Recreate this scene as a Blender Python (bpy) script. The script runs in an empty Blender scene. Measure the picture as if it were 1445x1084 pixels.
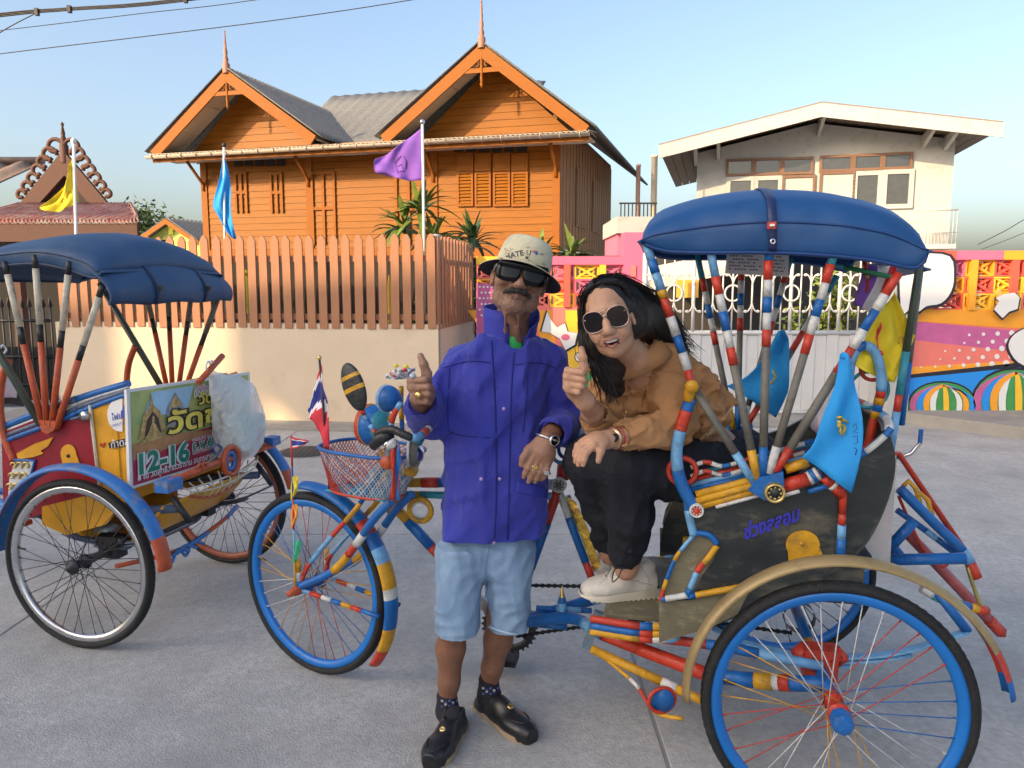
import bpy, bmesh, math, random
import numpy as np
from mathutils import Vector, Matrix, Quaternion
random.seed(7); np.random.seed(7)
R = math.radians
SC = bpy.context.scene
COL = SC.collection

# ------------------------------------------------------------------ camera, sky, sun, exposure
CAM_H, PITCH, FPX = 1.45, R(7.46), 1085.0
cd = bpy.data.cameras.new('camera'); cam = bpy.data.objects.new('camera', cd); COL.objects.link(cam)
cam.location = (0, 0, CAM_H); cam.rotation_euler = (R(90) - PITCH, 0, 0)
cd.sensor_width = 36; cd.lens = 36 * FPX / 1445.0; cd.clip_end = 2000; cd.clip_start = .05
SC.camera = cam

SUN_D = Vector((.87, .69, -.50)).normalized()          # the way the light travels
world = bpy.data.worlds.new('World'); SC.world = world; world.use_nodes = True
wn = world.node_tree; wn.nodes.clear()
wo = wn.nodes.new('ShaderNodeOutputWorld'); wb = wn.nodes.new('ShaderNodeBackground')
sky = wn.nodes.new('ShaderNodeTexSky'); sky.sky_type = 'NISHITA'; sky.sun_disc = False
sky.sun_elevation = math.asin(-SUN_D.z); sky.sun_rotation = math.atan2(-SUN_D.x, -SUN_D.y)
sky.air_density = 1.0; sky.dust_density = 4.4; sky.ozone_density = 1.1
wb.inputs['Strength'].default_value = .15
wn.links.new(sky.outputs[0], wb.inputs[0]); wn.links.new(wb.outputs[0], wo.inputs[0])
sl = bpy.data.lights.new('sun', 'SUN'); sl.energy = 3.1; sl.angle = R(.35); sl.color = (1, .73, .42)
so = bpy.data.objects.new('sun', sl); COL.objects.link(so); so.location = (-30, -30, 30)
so.rotation_euler = SUN_D.to_track_quat('-Z', 'Y').to_euler()
SC.view_settings.view_transform = 'Standard'; SC.view_settings.look = 'None'
SC.view_settings.exposure = 1.12
SC.view_settings.gamma = 1; SC.view_settings.use_curve_mapping = False
SC.cycles.max_bounces = 6; SC.cycles.transparent_max_bounces = 8

# ------------------------------------------------------------------ photo pixel -> direction -> point on a plane
_F = np.array([0, math.cos(PITCH), -math.sin(PITCH)]); _U = np.array([0, math.sin(PITCH), math.cos(PITCH)]); _C = np.array([0, 0, CAM_H])
def ray(px, py): return _F * FPX + np.array([1., 0, 0]) * (px - 722.5) - _U * (py - 542)
def at_y(px, py, y): r = ray(px, py); return _C + r * (y / r[1])
def at_z(px, py, z=0.): r = ray(px, py); return _C + r * ((z - CAM_H) / r[2])
class Frame:
    """a thing's own axes: u along, v across, z up; un() drops a photo pixel on its plane v = const"""
    def __init__(s, o, u):
        s.o = np.array([o[0], o[1], o[2] if len(o) > 2 else 0.]); u = np.array([u[0], u[1], 0.]); s.u = u / np.linalg.norm(u)
        s.v = np.array([-s.u[1], s.u[0], 0.])
    def w(s, u, v, z): return s.o + s.u * u + s.v * v + np.array([0, 0, z])
    def un(s, px, py, v=0.):
        r = ray(px, py); t = ((s.o + s.v * v - _C) @ s.v) / (r @ s.v); P = _C + r * t
        return float((P - s.o) @ s.u), float(P[2] - s.o[2])
    def p(s, px, py, v=0.):
        a, z = s.un(px, py, v); return s.w(a, v, z)
    def mat(s):
        return Matrix(((s.u[0], s.v[0], 0, s.o[0]), (s.u[1], s.v[1], 0, s.o[1]), (0, 0, 1, s.o[2]), (0, 0, 0, 1)))

# ------------------------------------------------------------------ materials
_M = {}
def mat(name, col=(.5, .5, .5), rough=.6, metal=0., var=.12, scale=6., bump=0., bscale=60., spec=.5, dirt=None, dirt_amt=.0, dirt_scale=9., alpha=1., trans=0., sheen=0., stretch=(1, 1, 1), streak=0., emis=None, coat=0.):
    """procedural paint / wood / cloth: colour broken up by noise, optional worn patches and fine relief"""
    if name in _M: return _M[name]
    m = bpy.data.materials.new(name); m.use_nodes = True; _M[name] = m
    n = m.node_tree.nodes; L = m.node_tree.links; b = n['Principled BSDF']
    tc = n.new('ShaderNodeTexCoord'); mp = n.new('ShaderNodeMapping'); mp.inputs['Scale'].default_value = stretch
    L.new(tc.outputs['Object'], mp.inputs[0])
    nz = n.new('ShaderNodeTexNoise'); nz.inputs['Scale'].default_value = scale; nz.inputs['Detail'].default_value = 6; nz.inputs['Roughness'].default_value = .62
    L.new(mp.outputs[0], nz.inputs['Vector'])
    rp = n.new('ShaderNodeMapRange'); rp.inputs[1].default_value = .3; rp.inputs[2].default_value = .7; rp.inputs[3].default_value = 1 - var; rp.inputs[4].default_value = 1 + var
    L.new(nz.outputs['Fac'], rp.inputs[0])
    mx = n.new('ShaderNodeMix'); mx.data_type = 'RGBA'; mx.blend_type = 'MULTIPLY'; mx.inputs[0].default_value = 1; mx.inputs[6].default_value = (*col, 1)
    L.new(rp.outputs[0], mx.inputs[7]); out = mx.outputs[2]
    if dirt is not None:
        n2 = n.new('ShaderNodeTexNoise'); n2.inputs['Scale'].default_value = dirt_scale; n2.inputs['Detail'].default_value = 8; n2.inputs['Roughness'].default_value = .7
        L.new(mp.outputs[0], n2.inputs['Vector'])
        r2 = n.new('ShaderNodeMapRange'); r2.inputs[1].default_value = .62 - .3 * dirt_amt; r2.inputs[2].default_value = .72; L.new(n2.outputs['Fac'], r2.inputs[0])
        m2 = n.new('ShaderNodeMix'); m2.data_type = 'RGBA'; L.new(r2.outputs[0], m2.inputs[0]); L.new(out, m2.inputs[6]); m2.inputs[7].default_value = (*dirt, 1); out = m2.outputs[2]
    L.new(out, b.inputs['Base Color'])
    rr = n.new('ShaderNodeMapRange'); rr.inputs[3].default_value = max(.03, rough - .1); rr.inputs[4].default_value = min(1, rough + .12); L.new(nz.outputs['Fac'], rr.inputs[0]); L.new(rr.outputs[0], b.inputs['Roughness'])
    b.inputs['Metallic'].default_value = metal; b.inputs['Specular IOR Level'].default_value = spec
    if alpha < 1: b.inputs['Alpha'].default_value = alpha
    if trans: b.inputs['Transmission Weight'].default_value = trans
    if sheen: b.inputs['Sheen Weight'].default_value = sheen
    if coat: b.inputs['Coat Weight'].default_value = coat; b.inputs['Coat Roughness'].default_value = .15
    if emis: b.inputs['Emission Color'].default_value = (*emis[0], 1); b.inputs['Emission Strength'].default_value = emis[1]
    if bump:
        nb = n.new('ShaderNodeTexNoise'); nb.inputs['Scale'].default_value = bscale; nb.inputs['Detail'].default_value = 5
        L.new(mp.outputs[0], nb.inputs['Vector'])
        bp = n.new('ShaderNodeBump'); bp.inputs['Strength'].default_value = bump; bp.inputs['Distance'].default_value = .01; L.new(nb.outputs['Fac'], bp.inputs['Height']); L.new(bp.outputs[0], b.inputs['Normal'])
    return m

# ------------------------------------------------------------------ mesh builder
def _frame(d):
    d = Vector(d).normalized(); a = Vector((0, 0, 1)) if abs(d.z) < .95 else Vector((1, 0, 0))
    x = a.cross(d).normalized(); return x, d.cross(x)
class MB:
    """collects shapes for ONE mesh object; every face remembers its material"""
    def __init__(s): s.V = []; s.Fc = []; s.Mi = []; s.mats = []; s.Sm = []
    def mi(s, m):
        if m not in s.mats: s.mats.append(m)
        return s.mats.index(m)
    def add(s, vs, fs, m, smooth=False):
        k = len(s.V); s.V += [tuple(map(float, v)) for v in vs]; i = s.mi(m)
        for f in fs: s.Fc.append([k + j for j in f]); s.Mi.append(i); s.Sm.append(smooth)
        return s
    def box(s, c, d, m, rot=None):
        c = Vector(c); vs = []
        for x in (-.5, .5):
            for y in (-.5, .5):
                for z in (-.5, .5):
                    v = Vector((x * d[0], y * d[1], z * d[2]))
                    vs.append(c + (rot @ v if rot is not None else v))
        return s.add(vs, [(0, 1, 3, 2), (4, 6, 7, 5), (0, 4, 5, 1), (2, 3, 7, 6), (0, 2, 6, 4), (1, 5, 7, 3)], m)
    def fbox(s, fr, a, b, m):
        """box in a frame between corners a and b (u, v, z)"""
        c = [(a[i] + b[i]) / 2 for i in range(3)]; d = [abs(a[i] - b[i]) for i in range(3)]
        M = fr.mat(); return s.box(fr.w(*c), d, m, M.to_3x3())
    def tube(s, pts, r, m, seg=8, caps=True, flat=None, ring=False):
        """r: number or list; m: material or one for each section; flat=(a,b) scales the section"""
        pts = [Vector(p) for p in pts]; n = len(pts)
        if n < 2: return s
        rs = r if isinstance(r, (list, tuple)) else [r] * n
        T = []
        for i in range(n):
            if ring: t = pts[(i + 1) % n] - pts[i - 1]
            else: t = pts[min(i + 1, n - 1)] - pts[max(i - 1, 0)]
            T.append(t.normalized() if t.length > 1e-9 else Vector((0, 0, 1)))
        x, y = _frame(T[0]); k = len(s.V)
        for i in range(n):
            if i:
                q = T[i - 1].rotation_difference(T[i]); x = q @ x; y = q @ y
            fa, fb = flat or (1, 1)
            for j in range(seg):
                a = 2 * math.pi * j / seg; p = pts[i] + (x * math.cos(a) * fa + y * math.sin(a) * fb) * rs[i]; s.V.append(tuple(p))
        for i in range(n if ring else n - 1):
            mm = m[min(i, len(m) - 1)] if isinstance(m, (list, tuple)) else m; mi = s.mi(mm); i2 = (i + 1) % n
            for j in range(seg):
                j2 = (j + 1) % seg; s.Fc.append([k + i * seg + j, k + i * seg + j2, k + i2 * seg + j2, k + i2 * seg + j]); s.Mi.append(mi); s.Sm.append(True)
        if caps and not ring:
            m0 = m[0] if isinstance(m, (list, tuple)) else m; m1 = m[-1] if isinstance(m, (list, tuple)) else m
            s.Fc.append([k + j for j in range(seg)][::-1]); s.Mi.append(s.mi(m0)); s.Sm.append(False)
            s.Fc.append([k + (n - 1) * seg + j for j in range(seg)]); s.Mi.append(s.mi(m1)); s.Sm.append(False)
        return s
    def stripes(s, pts, r, bands, seg=8, smooth=0, flat=None):
        """a tube wound with coloured tape: bands = [(material, share), ...]; every winding slightly proud"""
        P = [Vector(p) for p in (curve(pts, smooth) if smooth else pts)]
        L = [0.]
        for i in range(1, len(P)): L.append(L[-1] + (P[i] - P[i - 1]).length)
        tot = sum(b[1] for b in bands); acc = 0
        def at(d):
            for i in range(1, len(P)):
                if d <= L[i] or i == len(P) - 1: return P[i - 1].lerp(P[i], (d - L[i - 1]) / max(1e-9, L[i] - L[i - 1]))
        for q, (m, w) in enumerate(bands):
            a = acc / tot * L[-1]; acc += w; b = acc / tot * L[-1]
            pp = [at(a)] + [P[i] for i in range(len(P)) if a + 1e-4 < L[i] < b - 1e-4] + [at(b)]
            rr = r if not isinstance(r, (tuple, list)) else r[0] + (r[1] - r[0]) * (a + b) / 2 / L[-1]
            s.tube(pp, rr * (1 + .07 * (q % 2)), m, seg, True, flat)
        return s
    def lathe(s, prof, c, axis, m, seg=20, smooth=True):
        """prof: (radius, height along axis)"""
        d = Vector(axis).normalized(); x, y = _frame(d); c = Vector(c); k = len(s.V)
        for r_, h in prof:
            for j in range(seg):
                a = 2 * math.pi * j / seg; s.V.append(tuple(c + d * h + (x * math.cos(a) + y * math.sin(a)) * max(r_, 1e-5)))
        for i in range(len(prof) - 1):
            mm = m[min(i, len(m) - 1)] if isinstance(m, (list, tuple)) else m; mi = s.mi(mm)
            for j in range(seg):
                j2 = (j + 1) % seg; s.Fc.append([k + i * seg + j, k + i * seg + j2, k + (i + 1) * seg + j2, k + (i + 1) * seg + j]); s.Mi.append(mi); s.Sm.append(smooth)
        return s
    def ball(s, c, r, m, seg=14, rings=8, rot=None):
        r = (r, r, r) if not isinstance(r, (tuple, list)) else r; vs = []; fs = []
        for i in range(rings + 1):
            th = math.pi * i / rings
            for j in range(seg):
                a = 2 * math.pi * j / seg; v = Vector((r[0] * math.sin(th) * math.cos(a), r[1] * math.sin(th) * math.sin(a), r[2] * math.cos(th)))
                vs.append(Vector(c) + (rot @ v if rot is not None else v))
        for i in range(rings):
            for j in range(seg):
                j2 = (j + 1) % seg; fs.append((i * seg + j, (i + 1) * seg + j, (i + 1) * seg + j2, i * seg + j2))
        return s.add(vs, fs, m, True)
    def prism(s, pts, ext, m, mside=None):
        """polygon pts (3D, planar) pushed along vector ext"""
        a = [Vector(p) for p in pts]; e = Vector(ext); n = len(a); k = len(s.V)
        s.V += [tuple(p) for p in a] + [tuple(p + e) for p in a]; i = s.mi(m); j = s.mi(mside or m)
        s.Fc.append([k + q for q in range(n)][::-1]); s.Mi.append(i); s.Sm.append(False)
        s.Fc.append([k + n + q for q in range(n)]); s.Mi.append(i); s.Sm.append(False)
        for q in range(n):
            q2 = (q + 1) % n; s.Fc.append([k + q, k + q2, k + n + q2, k + n + q]); s.Mi.append(j); s.Sm.append(False)
        return s
    def grid(s, G, m, thick=0., smooth=True, closed=False):
        """G: rows of points; optional real thickness along the normals; m may be callable(i, j)"""
        nr, nc = len(G), len(G[0]); A = np.array([[tuple(p) for p in row] for row in G], float)
        def q(base, flip):
            for i in range(nr - 1):
                for j in range(nc - (0 if closed else 1)):
                    j2 = (j + 1) % nc; f = [base + i * nc + j, base + i * nc + j2, base + (i + 1) * nc + j2, base + (i + 1) * nc + j]
                    s.Fc.append(f[::-1] if flip else f); s.Mi.append(s.mi(m(i, j) if callable(m) else m)); s.Sm.append(smooth)
        k = len(s.V); s.V += [tuple(p) for p in A.reshape(-1, 3)]; q(k, False)
        if thick:
            du = np.gradient(A, axis=0); dv = np.gradient(A, axis=1); N = np.cross(du, dv); N /= np.maximum(np.linalg.norm(N, axis=2, keepdims=True), 1e-9)
            B = A + N * thick; k2 = len(s.V); s.V += [tuple(p) for p in B.reshape(-1, 3)]; q(k2, True)
            def edge(ids):
                for a, b in zip(ids[:-1], ids[1:]): s.Fc.append([k + b, k + a, k2 + a, k2 + b]); s.Mi.append(s.mi(m(0, 0) if callable(m) else m)); s.Sm.append(False)
            edge([j for j in range(nc)]); edge([(nr - 1) * nc + j for j in range(nc)][::-1])
            if not closed: edge([i * nc for i in range(nr)][::-1]); edge([i * nc + nc - 1 for i in range(nr)])
        return s
    def mesh(s, name, off=(0, 0, 0)):
        me = bpy.data.meshes.new(name); o = Vector(off)
        me.from_pydata([(v[0] - o.x, v[1] - o.y, v[2] - o.z) for v in s.V], [], s.Fc)
        for m in s.mats: me.materials.append(m)
        if s.Fc:
            me.polygons.foreach_set('material_index', s.Mi); me.polygons.foreach_set('use_smooth', s.Sm)
        me.update(); return me
    def obj(s, name, parent=None, origin=None):
        o_ = ORG[parent.name] if parent is not None else (origin if origin is not None else (0, 0, 0))
        ob = bpy.data.objects.new(name, s.mesh(name, o_)); COL.objects.link(ob); ORG[ob.name] = tuple(o_)
        if parent is not None: ob.parent = parent
        else: ob.location = o_
        return ob
ORG = {}
def bez(p0, p1, p2, n=8): return [Vector(p0) * (1 - t) ** 2 + Vector(p1) * 2 * t * (1 - t) + Vector(p2) * t * t for t in [i / n for i in range(n + 1)]]
def curve(pts, n=6, closed=False):
    """Catmull-Rom through points"""
    P = [Vector(p) for p in pts]; out = []; N = len(P)
    for i in range(N if closed else N - 1):
        if closed: a, b, c, d = P[i - 1], P[i], P[(i + 1) % N], P[(i + 2) % N]
        else: a, b, c, d = P[max(i - 1, 0)], P[i], P[i + 1], P[min(i + 2, N - 1)]
        for k in range(n):
            t = k / n; out.append(.5 * ((2 * b) + (c - a) * t + (2 * a - 5 * b + 4 * c - d) * t * t + (3 * b - a - 3 * c + d) * t ** 3))
    if not closed: out.append(P[-1])
    return out
def tag(o, label=None, cat=None, group=None, kind=None):
    if label: o['label'] = label
    if cat: o['category'] = cat
    if group: o['group'] = group
    if kind: o['kind'] = kind
    return o
def thing(name, label, cat, loc=(0, 0, 0), group=None):
    o = bpy.data.objects.new(name, None); COL.objects.link(o); o.location = loc; o.empty_display_size = .1
    ORG[o.name] = tuple(map(float, loc)); return tag(o, label, cat, group)
def inst(me, name, parent, loc, rot=None, scale=None, mats=None):
    """a piece that shares mesh data; loc in world, parent at the root's origin"""
    o = bpy.data.objects.new(name, me); COL.objects.link(o)
    q = ORG[parent.name]; o.parent = parent; o.location = (loc[0] - q[0], loc[1] - q[1], loc[2] - q[2])
    if rot is not None: o.rotation_euler = rot
    if scale is not None: o.scale = scale
    ORG[o.name] = q; return o
def copy_tree(o, parent=None):
    c = o.copy(); COL.objects.link(c); c.parent = parent
    for ch in list(o.children): copy_tree(ch, c)
    return c
_fn = None
def text_polys(body, size=1., bold=0., shear=0.):
    """flat glyph triangles of a line of writing (centre origin): verts2d, faces"""
    cu = bpy.data.curves.new('txt', 'FONT'); cu.body = body; cu.size = size; cu.align_x = 'CENTER'; cu.align_y = 'CENTER'; cu.offset = bold; cu.shear = shear; cu.resolution_u = 3
    ob = bpy.data.objects.new('txt', cu); COL.objects.link(ob)
    dg = bpy.context.evaluated_depsgraph_get(); dg.update(); me = bpy.data.meshes.new_from_object(ob.evaluated_get(dg))
    vs = [tuple(v.co) for v in me.vertices]; fs = [tuple(p.vertices) for p in me.polygons]
    bpy.data.objects.remove(ob); bpy.data.curves.remove(cu); bpy.data.meshes.remove(me); return vs, fs
def write(mb, body, c, ex, ey, width, m, lift=.0015, bold=0., height=None):
    """lay writing on a plane: centre c, unit axes ex (reading way) and ey (up), overall width in metres"""
    vs, fs = text_polys(body, 1., bold)
    if not vs: return
    xs = [v[0] for v in vs]; ys = [v[1] for v in vs]; cx = (min(xs) + max(xs)) / 2; cy = (min(ys) + max(ys)) / 2
    k = width / max(1e-6, max(xs) - min(xs)); ky = k if height is None else height / max(1e-6, max(ys) - min(ys))
    ex, ey, c = Vector(ex).normalized(), Vector(ey).normalized(), Vector(c); nn = ex.cross(ey)
    mb.add([c + ex * (v[0] - cx) * k + ey * (v[1] - cy) * ky + nn * lift for v in vs], fs, m)
# ------------------------------------------------------------------ palette
conc = mat('road concrete', (.435, .42, .395), .88, var=.20, scale=42, bump=.55, bscale=120, dirt=(.285, .275, .26), dirt_amt=.7, dirt_scale=1.7)
conc_b = mat('joint', (.30, .296, .288), .9)
pave = mat('pavement concrete', (.30, .28, .25), .9, var=.12, scale=4, bump=.3, bscale=90, dirt=(.22, .2, .18), dirt_amt=.4, dirt_scale=3)
cream = mat('cream render', (.66, .53, .385), .85, var=.05, scale=2.5, bump=.25, bscale=45, dirt=(.55, .45, .33), dirt_amt=.2, dirt_scale=2.2)
picket_m = mat('picket paint', (.37, .165, .082), .55, var=.10, scale=9, bump=.1, bscale=50, stretch=(3, 3, .5))
wood = mat('orange wood', (.245, .086, .006), .5, var=.16, scale=4.5, bump=.15, bscale=30, spec=.2, stretch=(.35, 1, 6), dirt=(.195, .063, .004), dirt_amt=.3, dirt_scale=3)
wood_t = mat('orange trim', (.26, .085, .010), .6, spec=.2, var=.10, scale=5)
wood_s = mat('brown side wood', (.30, .155, .075), .65, var=.2, scale=5, stretch=(1, 1, .3))
soffit = mat('soffit board', (.50, .40, .31), .8, var=.06)
roof_g = mat('grey roof sheet', (.13, .135, .14), .75, var=.35, scale=14, dirt=(.24, .23, .21), dirt_amt=.5, dirt_scale=20)
gutter_m = mat('old gutter', (.36, .315, .26), .6, var=.12, scale=8, dirt=(.30, .16, .09), dirt_amt=.35, dirt_scale=10)
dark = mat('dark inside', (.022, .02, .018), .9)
dglass = mat('dark glass', (.05, .055, .06), .08, var=.2, spec=.8)
white = mat('white paint', (.45, .445, .425), .7, var=.05, scale=3, dirt=(.32, .305, .27), dirt_amt=.25, dirt_scale=5)
white_g = mat('white gate paint', (.58, .575, .57), .5, var=.05)
frame_br = mat('window brown', (.19, .10, .06), .55)
soff_w = mat('slatted soffit', (.20, .15, .11), .7, var=.2, scale=20, stretch=(1, 8, 1))
brown = mat('temple brown', (.105, .045, .030), .7, var=.15)
rust_roof = mat('red roof sheet', (.33, .13, .105), .7, var=.3, scale=7, dirt=(.45, .38, .33), dirt_amt=.6, dirt_scale=6)
brown_roof = mat('brown roof sheet', (.23, .16, .12), .6, var=.25, scale=5, dirt=(.36, .30, .25), dirt_amt=.4)
black_p = mat('black paint', (.02, .02, .022), .45)
pinkw = mat('pink wall paint', (.72, .16, .26), .7, var=.05)
PINK = mat('mural pink', (.72, .145, .26), .6, var=.05); ORANGE = mat('mural orange', (.90, .36, .03), .6, var=.05); YEL = mat('mural yellow', (.92, .53, .04), .6, var=.05)
RED = mat('mural red', (.78, .11, .07), .6, var=.05); CORAL = mat('mural coral', (.82, .20, .16), .6, var=.05); MBLUE = mat('mural blue', (.02, .27, .78), .6, var=.05)
MWHITE = mat('mural white', (.78, .76, .74), .6, var=.03); MGREEN = mat('mural green', (.06, .30, .09), .6); MBLK = mat('mural black', (.02, .018, .03), .6); MAGENTA = mat('mural magenta', (.55, .12, .30), .6)
leaf_a = mat('dracaena leaf', (.13, .19, .03), .5, var=.35, scale=9); leaf_b = mat('dark leaf', (.035, .075, .02), .5, var=.3, scale=9); leaf_c = mat('far leaf', (.05, .085, .03), .6, var=.3)
pvc = mat('white pole', (.72, .72, .70), .4)
cable_m = mat('cable black', (.03, .03, .035), .6)

# ------------------------------------------------------------------ ground, road slabs, pavements
g = MB(); g.add([(-300, -60, .012), (300, -60, .012), (300, 600, .012), (-300, 600, .012)], [(0, 1, 2, 3)], conc_b)
ground = tag(g.obj('ground'), kind='structure')
road = MB(); road.box((0, 2.6, .013), (.02, .02, .004), conc_b); road = tag(road.obj('road'), kind='structure')
ys = [-12, -7.5, -3.2, .15, 4.28, 6.42, 9.4]; xs = [-16, -12.2, -8.4, -4.6, -2.1, .47, 3.4, 6.6, 10, 14, 18]
for i in range(len(ys) - 1):
    for j in range(len(xs) - 1):
        b = MB(); gp = .0022; z1 = .016 + .002 * random.random()
        x0, x1, y0, y1 = xs[j] + gp, xs[j + 1] - gp, ys[i] + gp, ys[i + 1] - gp; e = .006
        b.add([(x0, y0, .002), (x1, y0, .002), (x1, y1, .002), (x0, y1, .002), (x0 + e, y0 + e, z1), (x1 - e, y0 + e, z1), (x1 - e, y1 - e, z1), (x0 + e, y1 - e, z1)],
              [(0, 1, 5, 4), (1, 2, 6, 5), (2, 3, 7, 6), (3, 0, 4, 7), (4, 5, 6, 7)], conc)
        b.obj('slab', road)
RZ = .017                                                # top of the road
b = MB(); P = [at_z(1268, 597, .016), at_z(1445, 621, .016), (9.5, 5.2, .016), (9.5, 8.6, .016), at_z(1268, 597, .016) + np.array([0, .9, 0])]
b.prism([(p[0], p[1], .01) for p in P], (0, 0, .125), pave); pvm = tag(b.obj('pavement'), kind='structure')
b = MB(); b.prism([(-5.6, 7.75, .01), (-.5, 7.25, .01), (4.0, 7.72, .01), (4.0, 8.7, .01), (-.5, 8.7, .01), (-5.6, 8.6, .01)], (0, 0, .03), pave); tag(b.obj('gutter_apron'), kind='structure')
b = MB(); c = at_z(430, 638, RZ + .002); b.lathe([(.0, .006), (.22, .006), (.225, .002), (.25, .002), (.25, -.01)], c, (0, 0, 1), [mat('iron', (.06, .06, .065), .6, .4), mat('iron', ), conc_b], 24)
for k in range(-4, 5): b.box((c[0] + k * .042, c[1], c[2] + .006), (.012, 2 * math.sqrt(.2 ** 2 - (k * .042) ** 2), .004), mat('iron'))
tag(b.obj('manhole_cover', origin=c), 'round grey iron manhole cover in the road before the cream wall', 'manhole')

# ------------------------------------------------------------------ unseen shop block behind the camera, placed and sized to shade the street
def from_sun(P, y): k = (y - P[1]) / SUN_D.y; return np.array([P[0] + SUN_D.x * k, y, P[2] + SUN_D.z * k])
YB = -14.0
CW = Frame(at_z(620, 604, 0)[:2], (4.17, -.55))            # the cream wall's face; u to the right
top = from_sun(CW.p(470, 397, 0), YB)[2]; low = from_sun(CW.p(328, 604, 0), YB)[2] - .1
gx0, gx1 = from_sun(CW.p(150, 520, 0), YB)[0], from_sun(CW.p(328, 540, 0), YB)[0]
sh = thing('shade_shop_row', 'long plain shop building out of view, placed to shade the street', 'building', (0, YB, 0))
b = MB(); b.box((-29, YB - 5, low / 2), (30, 10, low), mat('shop render', (.60, .56, .50), .9)); b.obj('wall', sh)
for x0, x1 in ((-44, gx0), (gx1, -14)):  # top wall shaped with a gap and notch to throw sun patches
    if x0 < gx1 < x1 or x0 == gx1:
        a = from_sun(CW.p(359, 545, 0), YB); c2 = from_sun(CW.p(359, 606, 0), YB); d2 = from_sun(CW.p(434, 606, 0), YB)
        b = MB(); b.prism([(x0, YB, low - .01), (c2[0], YB, low - .01), (a[0], YB, a[2]), (d2[0], YB, low - .01), (x1, YB, low - .01), (x1, YB, top), (x0, YB, top)], (0, -.12, 0), _M['shop render'])
    else:
        b = MB(); b.box(((x0 + x1) / 2, YB - .06, (top + low) / 2 - .005), (x1 - x0, .12, top - low + .01), _M['shop render'])
    b.obj('shade_parapet', sh)
for k in range(-10, -3):
    for fl in range(2):
        b = MB(); b.box((k * 4.2, YB + .03, 1.9 + fl * 3.4), (2.6, .08, 1.9), dglass); b.obj('window', sh)

# ------------------------------------------------------------------ cream wall and picket fence
def un_edge(fr, px, py, v=0.): return fr.un(px, py, v)
uL = CW.un(78, 455)[0]; zT = CW.un(610, 458)[1]
t = thing('cream_wall', 'low cream rendered wall under the picket fence, half in sun', 'wall', tuple(CW.w(0, 0, 0)))
b = MB(); b.fbox(CW, (uL, 0, 0), (0, .15, zT), cream); b.obj('wall_face', t)
b = MB(); b.fbox(CW, (-.151, .152, 0), (-.001, 2.2, zT - .003), cream); b.obj('return_wall', t)
zP = CW.un(610, 331, .02)[1]; zB = CW.un(610, 458, .02)[1] - .05
t = thing('picket_fence', 'orange brown picket fence with pointed tops on the cream wall', 'fence', tuple(CW.w(0, 0, zT)))
def picket(h, w, name):
    m = MB(); a = w / 2; pts = [(-a, 0, 0), (a, 0, 0), (a, 0, h - .055), (a * .45, 0, h - .012), (0, 0, h), (-a * .45, 0, h - .012), (-a, 0, h - .055)]
    m.prism(pts, (0, .022, 0), picket_m); return m.mesh(name)
pk = picket(zP - zB, .083, 'picket'); sp = .1245; n = int((-uL - .05) / sp)
ang = math.atan2(CW.u[1], CW.u[0])
for i in range(n):
    p = CW.w(-.06 - i * sp, -.012, zB + .012 * random.random()); inst(pk, 'picket', t, p, (0, R(random.uniform(-.5, .5)), ang))
rl = MB(); rl.fbox(CW, (uL + .05, .016, zB + .09), (-.02, .056, zB + .15), picket_m); rl.obj('rail', t)
rl = MB(); rl.fbox(CW, (uL + .05, .016, zP - .26), (-.02, .056, zP - .20), picket_m); rl.obj('rail', t)
b = MB(); b.fbox(CW, (-.075, .03, 0.5), (.0, .10, zP - .02), mat('post concrete', (.42, .38, .34), .8)); b.lathe([(.055, 0), (.055, .02), (0, .03)], CW.w(-.03, .07, zP - .02), (0, 0, 1), mat('post concrete'), 10); b.obj('corner_post', t)
SIDE_END = np.array([-.46, 9.55, 0]); c0 = CW.w(.005, .0, 0); sd = SIDE_END - c0; SL = np.linalg.norm(sd); sd /= SL; sa = math.atan2(sd[1], sd[0])
pk2 = picket(zP - zB + .0, .10, 'picket_side')
for i in range(int(SL / .155)):
    p = c0 + sd * (.06 + i * .155) + np.array([0, 0, zB]); inst(pk2, 'picket', t, p, (0, 0, sa))
rl = MB(); rl.tube([c0 + sd * .03 + np.array([-.05, 0, zB + .12]), c0 + sd * SL + np.array([-.05, 0, zB + .12])], .03, picket_m, 4); rl.tube([c0 + sd * .03 + np.array([-.05, 0, zP - .23]), c0 + sd * SL + np.array([-.05, 0, zP - .23])], .03, picket_m, 4); rl.obj('rail', t)

# dark sheet added as painted shade behind the picket gaps
b = MB(); zs = at_y(470, 362, 8.6)[2]; b.fbox(CW, (uL + .1, .80, 0), (-.12, .83, zs), mat('fence gap shade', (.03, .024, .02), .9)); ds = tag(b.obj('shade_sheet', origin=tuple(CW.w(-2, .8, 0))), 'dark sheet standing in for the shade behind the picket fence', 'screen')
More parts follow.
